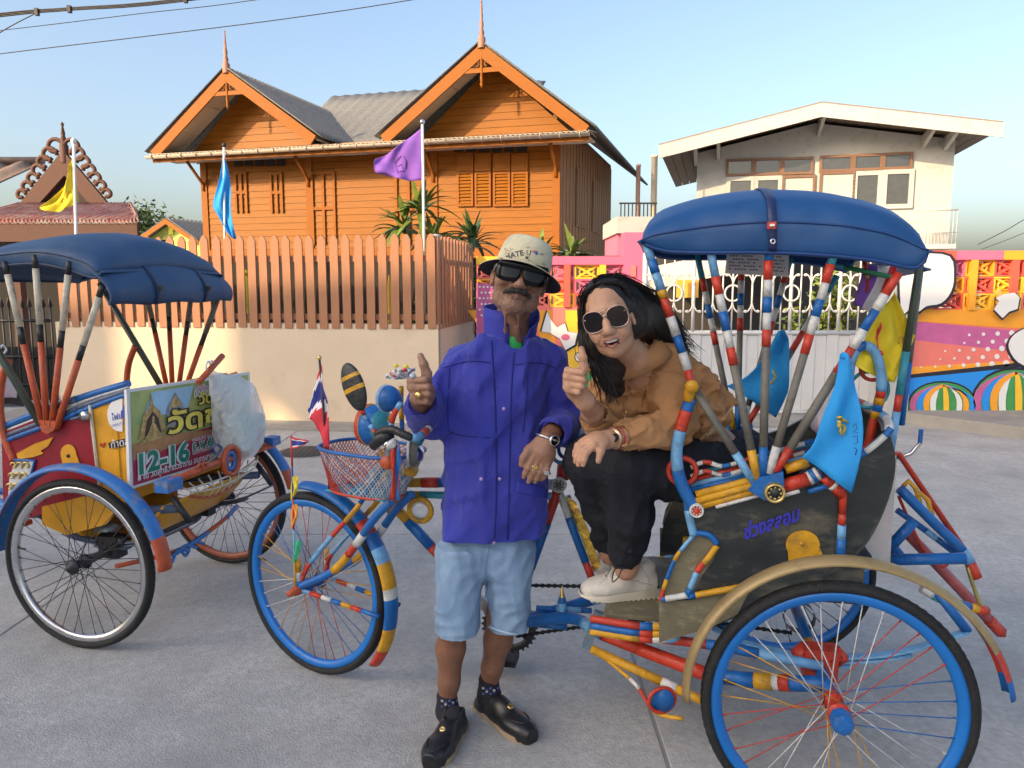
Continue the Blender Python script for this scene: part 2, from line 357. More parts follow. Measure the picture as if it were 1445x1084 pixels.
# ------------------------------------------------------------------ wooden house
aH = R(16); WH = Frame((0, 0), (math.cos(aH), -math.sin(aH))); o = at_y(785, 300, 18.3); WH.o = np.array([o[0], o[1], 0.])
zg = WH.un(828, 190, -.95)[1]; zf = WH.un(787, 346, 0)[1]; uWL = WH.un(291, 300, 0)[0]
house = thing('wooden_house', 'orange timber house with two gables on stilts behind the picket fence', 'house', tuple(WH.w(0, 0, 0)))
ROWH = .165
def plank(fr, a, b_, z0, z1, a1=None, b1=None, v=0., m=wood, par=None):
    a1 = a if a1 is None else a1; b1 = b_ if b1 is None else b1; q = MB(); g_ = .006
    lo, hi = -.022, -.010
    P = [fr.w(a, v + lo, z0), fr.w(b_, v + lo, z0), fr.w(b1, v + hi, z1 - g_), fr.w(a1, v + hi, z1 - g_), fr.w(a, v + .02, z0), fr.w(b_, v + .02, z0), fr.w(b1, v + .02, z1 - g_), fr.w(a1, v + .02, z1 - g_)]
    q.add(P, [(0, 1, 2, 3), (5, 4, 7, 6), (4, 5, 1, 0), (3, 2, 6, 7), (4, 0, 3, 7), (1, 5, 6, 2)], m); return q.obj('plank', par)
wall = MB(); wall.fbox(WH, (uWL, .021, zf), (0, .12, zg + .3), wood_s); wall = wall.obj('front_wall', house)
posts = [uWL, WH.un(437, 260)[0], WH.un(613, 260)[0], 0.]
nrow = int((zg + .2 - zf) / ROWH)
for k in range(nrow):
    for i in range(len(posts) - 1): plank(WH, posts[i] + .09, posts[i + 1] - .09, zf + k * ROWH, zf + (k + 1) * ROWH, par=wall)
for u_ in posts:
    b = MB(); b.fbox(WH, (u_ - .09, -.05, zf - .25), (u_ + .09, .05, zg + .2), wood_t); b.obj('post', house)
    b = MB(); P = [WH.w(u_, -.06, zg - .75), WH.w(u_, -.06, zg - .6), WH.w(u_, -.75, zg - .0), WH.w(u_, -.85, zg - .0)]; b.tube([P[0], P[1], P[2]], .045, wood_t, 4); b.obj('eave_bracket', house)
b = MB(); b.fbox(WH, (uWL - .1, -.06, zf - .28), (.06, .08, zf - .01), wood_t); b.obj('floor_beam', house)
for i in range(8):
    b = MB(); b.fbox(WH, (uWL + i * (-uWL) / 7 - .12, .2, 0), (uWL + i * (-uWL) / 7 + .12, .44, zf - .2), wood_s); b.obj('stilt', house)
b = MB(); b.fbox(WH, (uWL, 5, 0), (0, 5.1, zf), dark); b.obj('underfloor_shade', house)  # near-black sheet stands in for the shade under the house
# shutters, louvres, doors and vents
def shutter(px0, px1, py0, py1):
    a, z1 = WH.un(px0, py0, -.05); c, z0 = WH.un(px1, py1, -.05)
    f = MB(); w_ = .05
    f.fbox(WH, (a, -.075, z0), (a + w_, -.03, z1), wood_t); f.fbox(WH, (c - w_, -.075, z0), (c, -.03, z1), wood_t); f.fbox(WH, (a + w_, -.075, z1 - w_), (c - w_, -.03, z1), wood_t); f.fbox(WH, (a + w_, -.075, z0), (c - w_, -.03, z0 + w_), wood_t)
    fo = f.obj('shutter', house); n_ = max(3, int((z1 - z0 - 2 * w_) / .075))
    for k in range(n_):
        z = z0 + w_ + (k + .5) * (z1 - z0 - 2 * w_) / n_; l = MB(); l.box(WH.w((a + c) / 2, -.05, z), (c - a - 2 * w_ - .004, .012, .07), wood, WH.mat().to_3x3() @ Matrix.Rotation(R(-28), 3, 'X')); l.obj('slat', fo)
    return fo
for x0, x1 in ((645, 668), (670, 693), (696, 720), (722, 745)): shutter(x0, x1, 243, 291)
for x0, x1 in ((645, 668), (670, 693), (696, 720), (722, 745)):
    a, z1 = WH.un(x0, 217, -.05); c, z0 = WH.un(x1, 241, -.05); b = MB()
    b.fbox(WH, (a, -.07, z0), (c, -.03, z1), wood_t); b.fbox(WH, (a + .05, -.078, z0 + .05), (c - .05, -.0705, z1 - .05), wood); b.obj('panel', house)
def vents(px0, px1, py0, py1, n_):
    for k in range(n_):
        a, z1 = WH.un(px0 + (px1 - px0) * k / n_, py0, -.04); c, z0 = WH.un(px0 + (px1 - px0) * (k + .8) / n_, py1, -.04)
        b = MB(); b.fbox(WH, (a, -.045, z0), (c, -.033, z1), dark); b.obj('vent', house)
vents(640, 747, 203, 214, 6); vents(330, 405, 223, 234, 5)
def door(px0, px1, py0, py1):
    a, z1 = WH.un(px0, py0, -.05); c, z0 = WH.un(px1, py1, -.05); z0 = max(z0, zf); b = MB()
    b.fbox(WH, (a, -.065, z0), (a + .06, -.03, z1), wood_t); b.fbox(WH, (c - .06, -.065, z0), (c, -.03, z1), wood_t); b.fbox(WH, (a + .06, -.065, z1 - .07), (c - .06, -.03, z1), wood_t); b.fbox(WH, (a + .06, -.06, (z0 + z1) / 2 - .04), (c - .06, -.03, (z0 + z1) / 2 + .04), wood_t); b.fbox(WH, ((a + c) / 2 - .035, -.062, z0), ((a + c) / 2 + .035, -.03, z1 - .07), wood_t)
    b.obj('door', house)
door(438, 475, 243, 345); door(557, 597, 245, 345); door(330, 350, 243, 300); door(380, 400, 243, 300)
# gables
def corr(fr, A, B, v0, v1, m, par, name='roof_sheet', pitch=.16, amp=.022, thick=.02, nm=None, rows=8):
    """corrugated slope between ridge end A and eave end B (u, z), running from v0 to v1"""
    nn = max(4, int((v1 - v0) / pitch * 6)); G = []
    du, dz = B[0] - A[0], B[1] - A[1]; L = math.hypot(du, dz); nu, nz_ = -dz / L, du / L
    if nz_ < 0: nu, nz_ = -nu, -nz_
    for i in range(nn + 1):
        v = v0 + (v1 - v0) * i / nn; h = amp * math.sin(2 * math.pi * (v - v0) / pitch); row = []
        for k in range(rows + 1):
            q = k / rows; st = .018 * (k % 2); row.append(fr.w(A[0] + du * q + nu * (h), v, A[1] + dz * q + nz_ * h))
        G.append(row)
    q = MB(); q.grid(G, m, thick); return q.obj(name, par)
def gable(apx, lpx, rpx, vo, vend, fin_py, name):
    ua, za = WH.un(*apx, vo); ul, zl = WH.un(*lpx, vo); ur, zr = WH.un(*rpx, vo)
    g_ = MB(); g_.prism([WH.w(ul + .3, .0215, zg + .0), WH.w(ur - .3, .0215, zg + .0), WH.w(ua, .0215, za - .22)], WH.v * .08, wood_s); gw = g_.obj('gable_wall', house)
    z0 = zg + .12; nr = int((za - .22 - z0) / ROWH)
    for k in range(nr):
        za_, zb_ = z0 + k * ROWH, z0 + (k + 1) * ROWH; top_ = za - .2
        f = lambda z: ((z - zg) / (top_ - zg))
        plank(WH, ul + .3 + (ua - ul - .3) * f(za_), ur - .3 - (ur - .3 - ua) * f(za_), za_, zb_, ul + .3 + (ua - ul - .3) * f(zb_), ur - .3 - (ur - .3 - ua) * f(zb_), par=gw)
    rf = corr(WH, (ua, za + .05), (ul - .15, zl - .02), vo - .08, vend, roof_g, house); corr(WH, (ua, za + .05), (ur + .15, zr - .02), vo - .08, vend, roof_g, house)
    for (ub, zb) in ((ul, zl), (ur, zr)):
        d = np.array([ub - ua, zb - za]); L = np.linalg.norm(d); d /= L; nn = np.array([-d[1], d[0]]); nn = nn if nn[1] < 0 else -nn
        b = MB(); b.prism([WH.w(ua, vo, za), WH.w(ub - .0, vo, zb), WH.w(ub + nn[0] * .26, vo, zb + nn[1] * .26 + .02), WH.w(ua, vo, za - .31)], WH.v * -.05, wood_t); b.obj('barge_board', house)
        for k in range(3):                                    # soffit boards, joints between them
            t0, t1 = .03 + k * .325, .03 + k * .325 + .32
            s0 = (ua + (ub - ua) * t0, za + (zb - za) * t0 - .10); s1 = (ua + (ub - ua) * t1, za + (zb - za) * t1 - .10)
            b = MB(); b.prism([WH.w(s0[0], vo + .01, s0[1]), WH.w(s1[0], vo + .01, s1[1]), WH.w(s1[0], .0, s1[1]), WH.w(s0[0], .0, s0[1])], (0, 0, .02), soffit); b.obj('soffit_board', house)
    # fretwork below the apex: collar, scrolls, pendant
    fr_ = MB(); zc = za - .62; hw = (za - zc) * (ur - ul) / 2 / (za - (zl + zr) / 2) - .14
    fr_.prism([WH.w(ua - hw, vo + .0, zc), WH.w(ua + hw, vo, zc), WH.w(ua + hw - .08, vo, zc + .1), WH.w(ua - hw + .08, vo, zc + .1)], WH.v * -.04, wood_t)
    for s in (-1, 1):
        for (cx, cz, r_) in ((.13, .19, .06), (.27, .16, .045), (.1, .3, .04), (.38, .14, .03)):
            fr_.tube([WH.w(ua + s * (cx + r_ * math.cos(a_)), vo - .02, zc + cz + r_ * math.sin(a_)) for a_ in [j * 2 * math.pi / 12 for j in range(10)]], .018, wood_t, 5)
    fr_.lathe([(0, -.34), (.02, -.30), (.045, -.25), (.02, -.2), (.04, -.14), (.025, 0), (.035, .1), (.02, .5)], WH.w(ua, vo - .03, zc), (0, 0, 1), wood_t, 10); fr_.obj('gable_ornament', house)
    zt = WH.un(apx[0] + .5, fin_py, vo)[1]; hh = zt - za
    b = MB(); b.lathe([(.09, -.1), (.09, .12), (.05, .16), (.065, .24), (.04, .3), (.05, .42), (.028, .5), (.035, .6), (.022, hh * .6), (.028, hh * .62), (.014, hh * .9), (.022, hh * .95), (.003, hh)], WH.w(ua, vo - .02, za), (0, 0, 1), mat('finial', (.33, .15, .10), .6), 10); b.obj('finial', house)
    return (ua, za), (ul, zl), (ur, zr)
v_end = 9.5
g1 = gable((320, 98), (214, 214), (447, 192), -.85, 6.0, 42, 'a')
g2 = gable((680, 62), (538, 192), (832, 178), -.85, v_end, -14, 'b')
# cross roof seen in the valley
zr_ = WH.un(560, 129, 5.2)[1]; ua_, ub_ = WH.un(520, 129, 5.2)[0], g2[0][0]
q = MB(); G = []
for i in range(60):
    row = []
    u_ = ua_ - 1.3 + (ub_ - ua_ + 1.3) * i / 59; h = .02 * math.sin(i * 1.9)
    for k in range(7):
        s = k / 6; u2 = u_ if u_ > ua_ else ua_ + (u_ - ua_) * s; hz = zr_ - (2.4 * s) - max(0, (ua_ - u2)) * .25; row.append(WH.w(u2 if i > 25 else u_, 5.2 - 4.0 * s, hz + h))
    G.append(row)
q.grid(G, roof_g, .02); q.obj('roof_sheet', house)
# skirt roof and gutter
uGL, zGL = WH.un(208, 224, -1.0); uGR = WH.un(832, 190, -1.0)[0]
G = []; nn = 300
for i in range(nn + 1):
    u_ = uGL + (uGR - uGL) * i / nn; h = .015 * math.sin(i * 2.1); G.append([WH.w(u_, -1.0, zg + .06 + h), WH.w(u_, -.5, zg + .14 + h), WH.w(u_, .03, zg + .22 + h)])
q = MB(); q.grid(G, gutter_m, .015); q.obj('skirt_roof', house)
b = MB(); b.fbox(WH, (uGL + .1, -.93, zg - .12), (uGR - .02, -.89, zg + .05), wood_t); b.obj('fascia', house)
b = MB(); b.fbox(WH, (uGL + .1, -.885, zg - .02), (uGR - .05, -.02, zg + .0), soffit); b.obj('soffit', house)
gt = MB(); G = []
for u_ in (uGL, uGR):
    G.append([WH.w(u_, -1.02 + .075 * math.cos(a_), zg + .03 + .075 * math.sin(a_)) for a_ in [math.pi + k * math.pi / 8 for k in range(9)]])
gt.grid(G, gutter_m, .006); gt = gt.obj('gutter', house)
for k in range(26):
    u_ = uGL + .2 + k * (uGR - uGL - .4) / 25; b = MB(); b.tube([WH.w(u_, -1.02 + .083 * math.cos(a_), zg + .03 + .083 * math.sin(a_)) for a_ in [math.pi * .95 + k2 * math.pi * 1.1 / 8 for k2 in range(9)]], .014, gutter_m, 5); b.obj('gutter_strap', gt)
b = MB(); a, z1 = WH.un(487, 214, -.05); c, z0 = WH.un(519, 218, -.05); b.fbox(WH, (a, -.16, z0), (c, -.06, z1), mat('tube light white', (.8, .78, .72), .5)); b.obj('lamp_tube', house)
# right side wall, vertical boards
k = 0; v_ = .0
sw = MB(); sw.fbox(WH, (-.12, .125, zf), (-.03, v_end - 1.2, zg + .7), wood_s); sw = sw.obj('side_wall', house)
while v_ < v_end - 1.5:
    w_ = .19; b = MB(); b.fbox(WH, (-.029, v_ + .06, zf - .05), (.004 + .012 * (k % 2), v_ + .06 + w_, zg + .55), wood_s); b.obj('board', sw); v_ += w_ + .012; k += 1
for vv in (2.2, 4.6):
    b = MB(); b.fbox(WH, (.017, vv, zf + .6), (.04, vv + 1.3, zf + 2.1), wood_s)
    for kk in range(4): b.fbox(WH, (.041, vv + .05 + kk * .32, zf + .65), (.052, vv + .05 + kk * .32 + .27, zf + 2.05), mat('side shutter', (.24, .12, .06), .6))
    b.obj('shutter', sw)

# ------------------------------------------------------------------ white house
aW = R(15); HW = Frame((0, 0), (math.cos(aW), -math.sin(aW))); o = at_y(1160, 300, 22.); HW.o = np.array([o[0], o[1], 0.])
wh = thing('white_house', 'white two storey house with shallow gable roof behind the white gate', 'house', tuple(HW.w(0, 0, 0)))
uA, zA = HW.un(1160, 143, -1.3); uLh, zLh = HW.un(930, 203, -1.3); uRh, zRh = HW.un(1416, 171, -1.3)
wL = HW.un(982, 300)[0]; wR = HW.un(1341, 300)[0]
rl_ = lambda u: zA + (u - uA) * ((zLh - zA) / (uLh - uA) if u < uA else (zRh - zA) / (uRh - uA)) - .3
b = MB(); b.prism([HW.w(wL, 0, 0), HW.w(wR, 0, 0), HW.w(wR, 0, rl_(wR)), HW.w(uA, 0, rl_(uA)), HW.w(wL, 0, rl_(wL))], HW.v * 7, white); b.obj('wall', wh)
for (ub, zb) in ((uLh, zLh), (uRh, zRh)):
    b = MB(); b.prism([HW.w(uA, -1.3, zA), HW.w(ub, -1.3, zb), HW.w(ub, -1.3, zb - .05), HW.w(uA, -1.3, zA - .05)], HW.v * 8.6, mat('roof edge', (.22, .17, .14), .8)); b.obj('roof', wh)
    b = MB(); b.prism([HW.w(uA, -1.36, zA - .052), HW.w(ub, -1.36, zb - .052), HW.w(ub, -1.36, zb - .40), HW.w(uA, -1.36, zA - .40)], HW.v * .05, white); b.obj('barge_board', wh)
    d = (ub - uA)
    for k in range(16):
        f0, f1 = k / 16, (k + .94) / 16; b = MB(); b.prism([HW.w(uA + d * f0, -1.29, zA + (zb - zA) * f0 - .2), HW.w(uA + d * f1, -1.29, zA + (zb - zA) * f1 - .2), HW.w(uA + d * f1, 7, zA + (zb - zA) * f1 - .2), HW.w(uA + d * f0, 7, zA + (zb - zA) * f0 - .2)], (0, 0, .015), soff_w); b.obj('soffit_slat', wh)
for px in (982, 1014, 1158, 1310, 1342):
    u_, _z = HW.un(px, 200, -.6); z_ = rl_(u_); b = MB(); b.prism([HW.w(u_ - .04, 0, z_ - .35), HW.w(u_ - .04, 0, z_), HW.w(u_ - .04, -1.28, z_ + .08), HW.w(u_ - .04, -1.28, z_ - .02)], HW.u * .09, white); b.obj('bracket', wh)
def wwin(px0, px1, py0, py1, kind):
    a, z1 = HW.un(px0, py0, -.03); c, z0 = HW.un(px1, py1, -.03); b = MB(); fm = white if kind == 'w' else frame_br; w_ = .12 if kind == 'w' else .07
    b.fbox(HW, (a, -.07, z0), (a + w_, -.005, z1), fm); b.fbox(HW, (c - w_, -.07, z0), (c, -.005, z1), fm); b.fbox(HW, (a + w_, -.07, z1 - w_), (c - w_, -.005, z1), fm); b.fbox(HW, (a + w_, -.07, z0), (c - w_, -.005, z0 + w_), fm)
    f = b.obj('window', wh); b = MB(); b.fbox(HW, (a + w_, -.03, z0 + w_), (c - w_, -.012, z1 - w_), white if kind == 'p' else dglass); b.obj('pane', f)
for x0, x1 in ((1025, 1063), (1064, 1103), (1104, 1147)): wwin(x0, x1, 225 - (x0 - 1025) * .03, 248 - (x0 - 1025) * .03, 'b')
for x0, x1 in ((1157, 1203), (1204, 1245), (1246, 1287)): wwin(x0, x1, 220 - (x0 - 1157) * .045, 242 - (x0 - 1157) * .04, 'b')
wwin(1025, 1063, 250, 330, 'w'); wwin(1064, 1101, 249, 330, 'w'); wwin(1104, 1147, 248, 330, 'p'); wwin(1157, 1203, 243, 330, 'p'); wwin(1204, 1243, 242, 294, 'w'); wwin(1246, 1287, 240, 294, 'w')
b = MB()
u0, z0 = HW.un(1285, 345, -1.0); u1, z1 = HW.un(1352, 296, -1.0)
b.fbox(HW, (u0 - .6, -1.05, z0 - .12), (u1, -.05, z0), white); bo = b.obj('balcony_slab', wh)
for k in range(13): b = MB(); x_ = u0 + (u1 - u0) * k / 12; b.tube([HW.w(x_, -1.0, z0), HW.w(x_, -1.0, z1)], .014, white, 5); b.obj('baluster', bo)
b = MB(); b.tube([HW.w(u0, -1.0, z1), HW.w(u1, -1.0, z1)], .025, white, 6); b.obj('handrail', bo); b = MB(); b.tube([HW.w(u0, -1.0, z0 + .3), HW.w(u1, -1.0, z0 + .3)], .018, white, 6); b.obj('rail', bo)

# ------------------------------------------------------------------ carport behind the gate
cp = thing('carport', 'white sloping carport canopy with shade painted dark inside behind the gate', 'carport', (3.2, 11, 0))
A0, A1 = at_y(905, 398, 10.), at_y(1165, 347, 10.); b = MB(); b.prism([A0, A1, A1 + np.array([0, 0, -.12]), A0 + np.array([0, 0, -.12])], (0.6, 2.6, .25), mat('canopy cream', (.72, .66, .54), .7)); b.obj('canopy', cp)
b = MB(); b.box((3.6, 12.8, .95), (5.4, .1, 1.9), mat('carport painted shade', (.05, .045, .04), .8)); b.obj('back_wall', cp)  # shade inside the carport put into the dark wall colour
for x_ in (1.8, 3.4, 4.9): b = MB(); b.tube([(x_, 10.15, 0), (x_, 10.15, 1.75 + (x_ - 1.7) * .14)], .035, white_g, 8); b.obj('column', cp)
b = MB(); q0, q1 = at_y(955, 395, 9.6), at_y(985, 420, 9.6); b.box((q0 + q1) / 2, (abs(q1[0] - q0[0]), .02, abs(q1[2] - q0[2])), mat('notice orange', (.85, .45, .05), .6)); tag(b.obj('notice_board', origin=tuple((q0 + q1) / 2)), 'small orange notice hanging behind the white gate bars', 'notice')

# ------------------------------------------------------------------ mural walls with breeze blocks
def breeze_mesh(w, h, m, kind):
    q = MB(); t_ = .10; e = .016
    for (x0, x1, z0, z1) in ((-w / 2, w / 2, -h / 2, -h / 2 + e), (-w / 2, w / 2, h / 2 - e, h / 2), (-w / 2, -w / 2 + e, -h / 2 + e, h / 2 - e), (w / 2 - e, w / 2, -h / 2 + e, h / 2 - e)):
        q.box(((x0 + x1) / 2, 0, (z0 + z1) / 2), (x1 - x0, t_, z1 - z0), m)
    r1 = Matrix.Rotation(math.atan2(h, w), 3, 'Y'); r2 = Matrix.Rotation(-math.atan2(h, w), 3, 'Y'); L = math.hypot(w, h) - .03
    q.box((0, -.004, 0), (L, t_ * .8, .024), m, r1); q.box((0, .004, 0), (L, t_ * .8, .024), m, r2)
    q.tube([(.30 * w * math.cos(a_), 0, .30 * h * math.sin(a_)) for a_ in [k * 2 * math.pi / 12 for k in range(12)]], .018, m, 4, ring=True, flat=(2.0, .8))
    return q.mesh('breeze_block')
BZ = {}
def mural_wall(name, label, x0, x1, y, z0, zt, band, pillars, colour):
    """solid painted base, a band of pierced blocks in piers, and a coping"""
    t_ = thing(name, label, 'wall', ((x0 + x1) / 2, y, z0))
    zb = zt - band - .09; b = MB(); b.box(((x0 + x1) / 2, y + .06, (z0 + zb) / 2), (x1 - x0, .12, zb - z0), CORAL); base = b.obj('wall_base', t_)
    nx = max(1, round((x1 - x0) / .29)); nz = 3; w = (x1 - x0) / nx; h = band / nz
    for i in range(nx):
        for k in range(nz):
            m = colour((i + .5) / nx, (k + .5) / nz); key = (m.name, round(w, 3), round(h, 3))
            if key not in BZ: BZ[key] = breeze_mesh(w - .004, h - .004, m, 0)
            inst(BZ[key], 'breeze_block', t_, (x0 + (i + .5) * w, y + .06, zb + (k + .5) * h))
    n_ = nx
    seg = max(3, int((x1 - x0) / .45))
    for i in range(seg):
        m = colour((i + .5) / seg, 1.1); b = MB(); a_, c_ = x0 + (x1 - x0) * i / seg, x0 + (x1 - x0) * (i + 1) / seg
        b.box(((a_ + c_) / 2, y + .06, zt - .045), (c_ - a_ - .001, .17, .09), m); b.obj('coping', t_)
    for px in pillars:
        b = MB(); m = colour((px - x0) / (x1 - x0), .6); b.box((px, y + .05, (zb + zt - .09) / 2), (.07, .15, band - .002), m); b.obj('pier', t_)
    return t_, base
def paint(par, y, poly, m, lift=1, name='mural_patch', z=False):
    """painted area on the wall face y; poly in photo pixels"""
    yy = y - .004 * lift; P = [at_y(px, py, yy) for px, py in poly]; q = MB(); q.prism(P, (0, .0035, 0), m)
    return q.obj(name, par)
def disc(cx, cy, rx, ry=None, n=18): ry = rx if ry is None else ry; return [(cx + rx * math.cos(2 * math.pi * k / n), cy + ry * math.sin(2 * math.pi * k / n)) for k in range(n)]
YL = 8.6
xl0, xl1 = at_y(672, 400, YL)[0], at_y(880, 400, YL)[0]; zl_t = at_y(800, 362, YL)[2]
band = at_y(800, 373, YL)[2] - at_y(800, 433, YL)[2]
mw, mb_ = mural_wall('mural_wall', 'pink and yellow mural wall with pierced blocks behind the person in blue', xl0, xl1, YL, 0, zl_t, band, [at_y(x, 400, YL)[0] for x in (723, 800, 850)],
                     lambda a, c: [YEL, PINK, ORANGE, CORAL, YEL, RED, PINK][int((a * 1.25 + c * .55 + .05) * 5.0) % 7])
for i, x in enumerate(range(660, 900, 46)):                 # sun rays
    paint(mw, YL, [(800 + (x - 790) * .2, 600), (800 + (x - 760) * .2, 600), (x + 26, 438), (x, 438)], YEL if i % 2 else ORANGE, 1)
paint(mw, YL, [(672, 400), (697, 400), (697, 470), (672, 470)], MAGENTA, 2)
for i in range(4):
    for k in range(6): paint(mw, YL, disc(677 + i * 5.6 + (k % 2) * 2.6, 405 + k * 8, 1.6, n=8), MWHITE, 3)
star = [(764, 468), (772, 440), (778, 452), (786, 462), (797, 456), (801, 468), (815, 470), (812, 486), (798, 494), (790, 478), (776, 470)]
paint(mw, YL, [(789 + (x - 789) * 1.09, 469 + (y - 469) * 1.12) for x, y in star], MBLK, 3); paint(mw, YL, star, MWHITE, 4)
paint(mw, YL, disc(798, 476, 6, 4.5), PINK, 5)
for x, y in ((817, 504), (832, 497)): paint(mw, YL, disc(x, y, 6.5, 7), MBLK, 3); paint(mw, YL, disc(x, y, 5.3, 5.8), MWHITE, 4)
paint(mw, YL, [(822, 530), (828, 522), (838, 535), (834, 550), (825, 545)], MGREEN, 4)
b = MB(); p0, p1 = at_y(881, 328, YL - .03), at_y(907, 400, YL - .03); b.box(((p0[0] + p1[0]) / 2, YL + .1, p0[2] / 2), (p1[0] - p0[0], .28, p0[2]), PINK); pil = b.obj('pillar', mw)
b = MB(); b.box(((p0[0] + p1[0]) / 2, YL - .045, p0[2] - .42), (.05, .02, .12), CORAL); b.obj('letter_slot', mw)
# right mural
YR = 7.95; PZ = .135
xr0, xr1 = at_y(1272, 500, YR)[0], at_y(1600, 500, YR)[0]; zr_t = at_y(1400, 354, YR)[2]; band = at_y(1400, 366, YR)[2] - at_y(1400, 437, YR)[2]
mr, mrb = mural_wall('mural_wall', 'red and orange mural wall with white dots and clouds beside the gate', xr0, xr1, YR, .1, zr_t, band, [at_y(x, 400, YR)[0] for x in (1372, 1430, 1500)],
                     lambda a, c: [CORAL, RED, PINK, ORANGE, RED, YEL, CORAL][int((a * 1.6 - c * .7 + 1.05) * 3.6) % 7])
paint(mr, YR, [(1272, 437), (1600, 437), (1600, 475), (1272, 452)], ORANGE, 1)
paint(mr, YR, [(1272, 452), (1600, 482), (1600, 515), (1272, 478)], MAGENTA, 1)
paint(mr, YR, [(1272, 478), (1600, 515), (1600, 520), (1272, 522)], CORAL, 1)
paint(mr, YR, [(1272, 519), (1600, 500), (1600, 508), (1272, 531)], ORANGE, 2)
for k in range(5):
    for i in range(8 - k):
        x, y = 1440 - i * 20 + (k % 2) * 10 - k * 3, 512 - k * 10.5 + i * .9; r_ = max(1.2, 5.2 - i * .62 - k * .35); paint(mr, YR, disc(x, y, r_, n=10), MWHITE, 3)
paint(mr, YR, [(1272, 530), (1445, 511), (1600, 496), (1600, 503), (1445, 518), (1272, 535)], MBLK, 3)
paint(mr, YR, [(1272, 535), (1445, 518), (1600, 503), (1600, 581), (1272, 581)], MBLUE, 3)
for cx, wd in ((1330, 48), (1432, 60)):
    base_y, top_y = 580, 540 if cx < 1400 else 522
    hump = [(cx - wd, base_y)] + [(cx + wd * math.cos(math.pi * (1 - k / 14)), base_y - (base_y - top_y) * math.sin(math.pi * k / 14) ** .8) for k in range(1, 14)] + [(cx + wd, base_y)]
    paint(mr, YR, [(cx + (x - cx) * 1.05, base_y + (y - base_y) * 1.06) for x, y in hump], MBLK, 4); paint(mr, YR, hump, MGREEN, 5)
    ax_, ay_ = cx + wd * .05, top_y + 2
    for k, m in enumerate((MAGENTA, MBLUE, ORANGE, MWHITE, MGREEN, YEL, MGREEN, MWHITE, ORANGE, MBLUE)):      # segments curving up to the crown
        b0, b1 = cx - wd + 4 + k * wd * .19, cx - wd + 4 + (k + .82) * wd * .19
        P0 = [tuple(p)[:2] for p in bez((b0, base_y, 0), (b0 - (ax_ - b0) * .25, base_y - (base_y - ay_) * .75, 0), (ax_ - wd * .04, ay_, 0), 6)]; P1 = [tuple(p)[:2] for p in bez((b1, base_y, 0), (b1 - (ax_ - b1) * .22, base_y - (base_y - ay_) * .68, 0), (ax_ + wd * .04, ay_ + 3, 0), 6)]
        paint(mr, YR, P0 + P1[::-1], m, 6 + .2 * (k % 3))
cl = [(1272, 362), (1300, 358), (1340, 362), (1346, 390), (1342, 412), (1328, 428), (1308, 432), (1296, 440), (1282, 438), (1272, 440)]
def cloud(par, y, pts, lift):
    c = np.mean(np.array(pts), 0); paint(par, y, [(c[0] + (px - c[0]) * 1.1, c[1] + (py - c[1]) * 1.1 + 1.5) for px, py in pts], MBLK, lift); paint(par, y, pts, MWHITE, lift + 1)
cloud(mr, YR - .06, [tuple(p)[:2] for p in curve([(x, y, 0) for x, y in cl], 3, True)], 2)
cloud(mr, YR - .06, [(1403, 437), (1410, 425), (1405, 421), (1418, 415), (1432, 413), (1439, 420), (1436, 436), (1424, 440), (1415, 449)], 2)
wh_ = [tuple(p)[:2] for p in curve([(1424, 492, 0), (1432, 472, 0), (1460, 462, 0), (1500, 480, 0), (1500, 520, 0), (1445, 516, 0)], 4, True)]
cloud(mr, YR, wh_, 4)
b = MB(); p0, p1 = at_y(1262, 356, YR), at_y(1276, 590, YR); b.box(((p0[0] + p1[0]) / 2, YR + .05, p0[2] / 2), (p1[0] - p0[0], .22, p0[2]), white); b.obj('gate_post', mr)

# ------------------------------------------------------------------ white sliding gate
YG = 8.25; gx0, gx1 = at_y(908, 500, YG)[0], at_y(1262, 500, YG)[0]; gzt = at_y(1000, 357, YG)[2]; gzm = at_y(1000, 470, YG)[2]
gt = thing('sliding_gate', 'white metal gate with scrollwork bars above ribbed panels', 'gate', ((gx0 + gx1) / 2, YG, 0))
b = MB(); b.tube([(gx0, YG, .06), (gx0, YG, gzt), ], .028, white_g, 4); b.tube([(gx1, YG, .06), (gx1, YG, gzt)], .028, white_g, 4); b.tube([(gx0, YG, gzt), (gx1, YG, gzt)], .024, white_g, 4); b.tube([(gx0, YG, gzm), (gx1, YG, gzm)], .03, white_g, 4); b.tube([(gx0, YG, .06), (gx1, YG, .06)], .03, white_g, 4); b.obj('gate_frame', gt)
npn = 22
for k in range(npn):
    x0_, x1_ = gx0 + (gx1 - gx0) * k / npn, gx0 + (gx1 - gx0) * (k + 1) / npn; b = MB(); b.box(((x0_ + x1_) / 2, YG + .008 * (k % 2), (gzm + .08) / 2), (x1_ - x0_ - .004, .015, gzm - .1), white_g); b.obj('panel', gt)
nb = 26; zh = (gzm + gzt) / 2
for k in range(1, nb):
    x_ = gx0 + (gx1 - gx0) * k / nb
    b = MB(); b.tube([(x_, YG, gzm), (x_, YG, gzt)], .009 if k % 5 else .02, white_g, 6); b.obj('bar', gt)
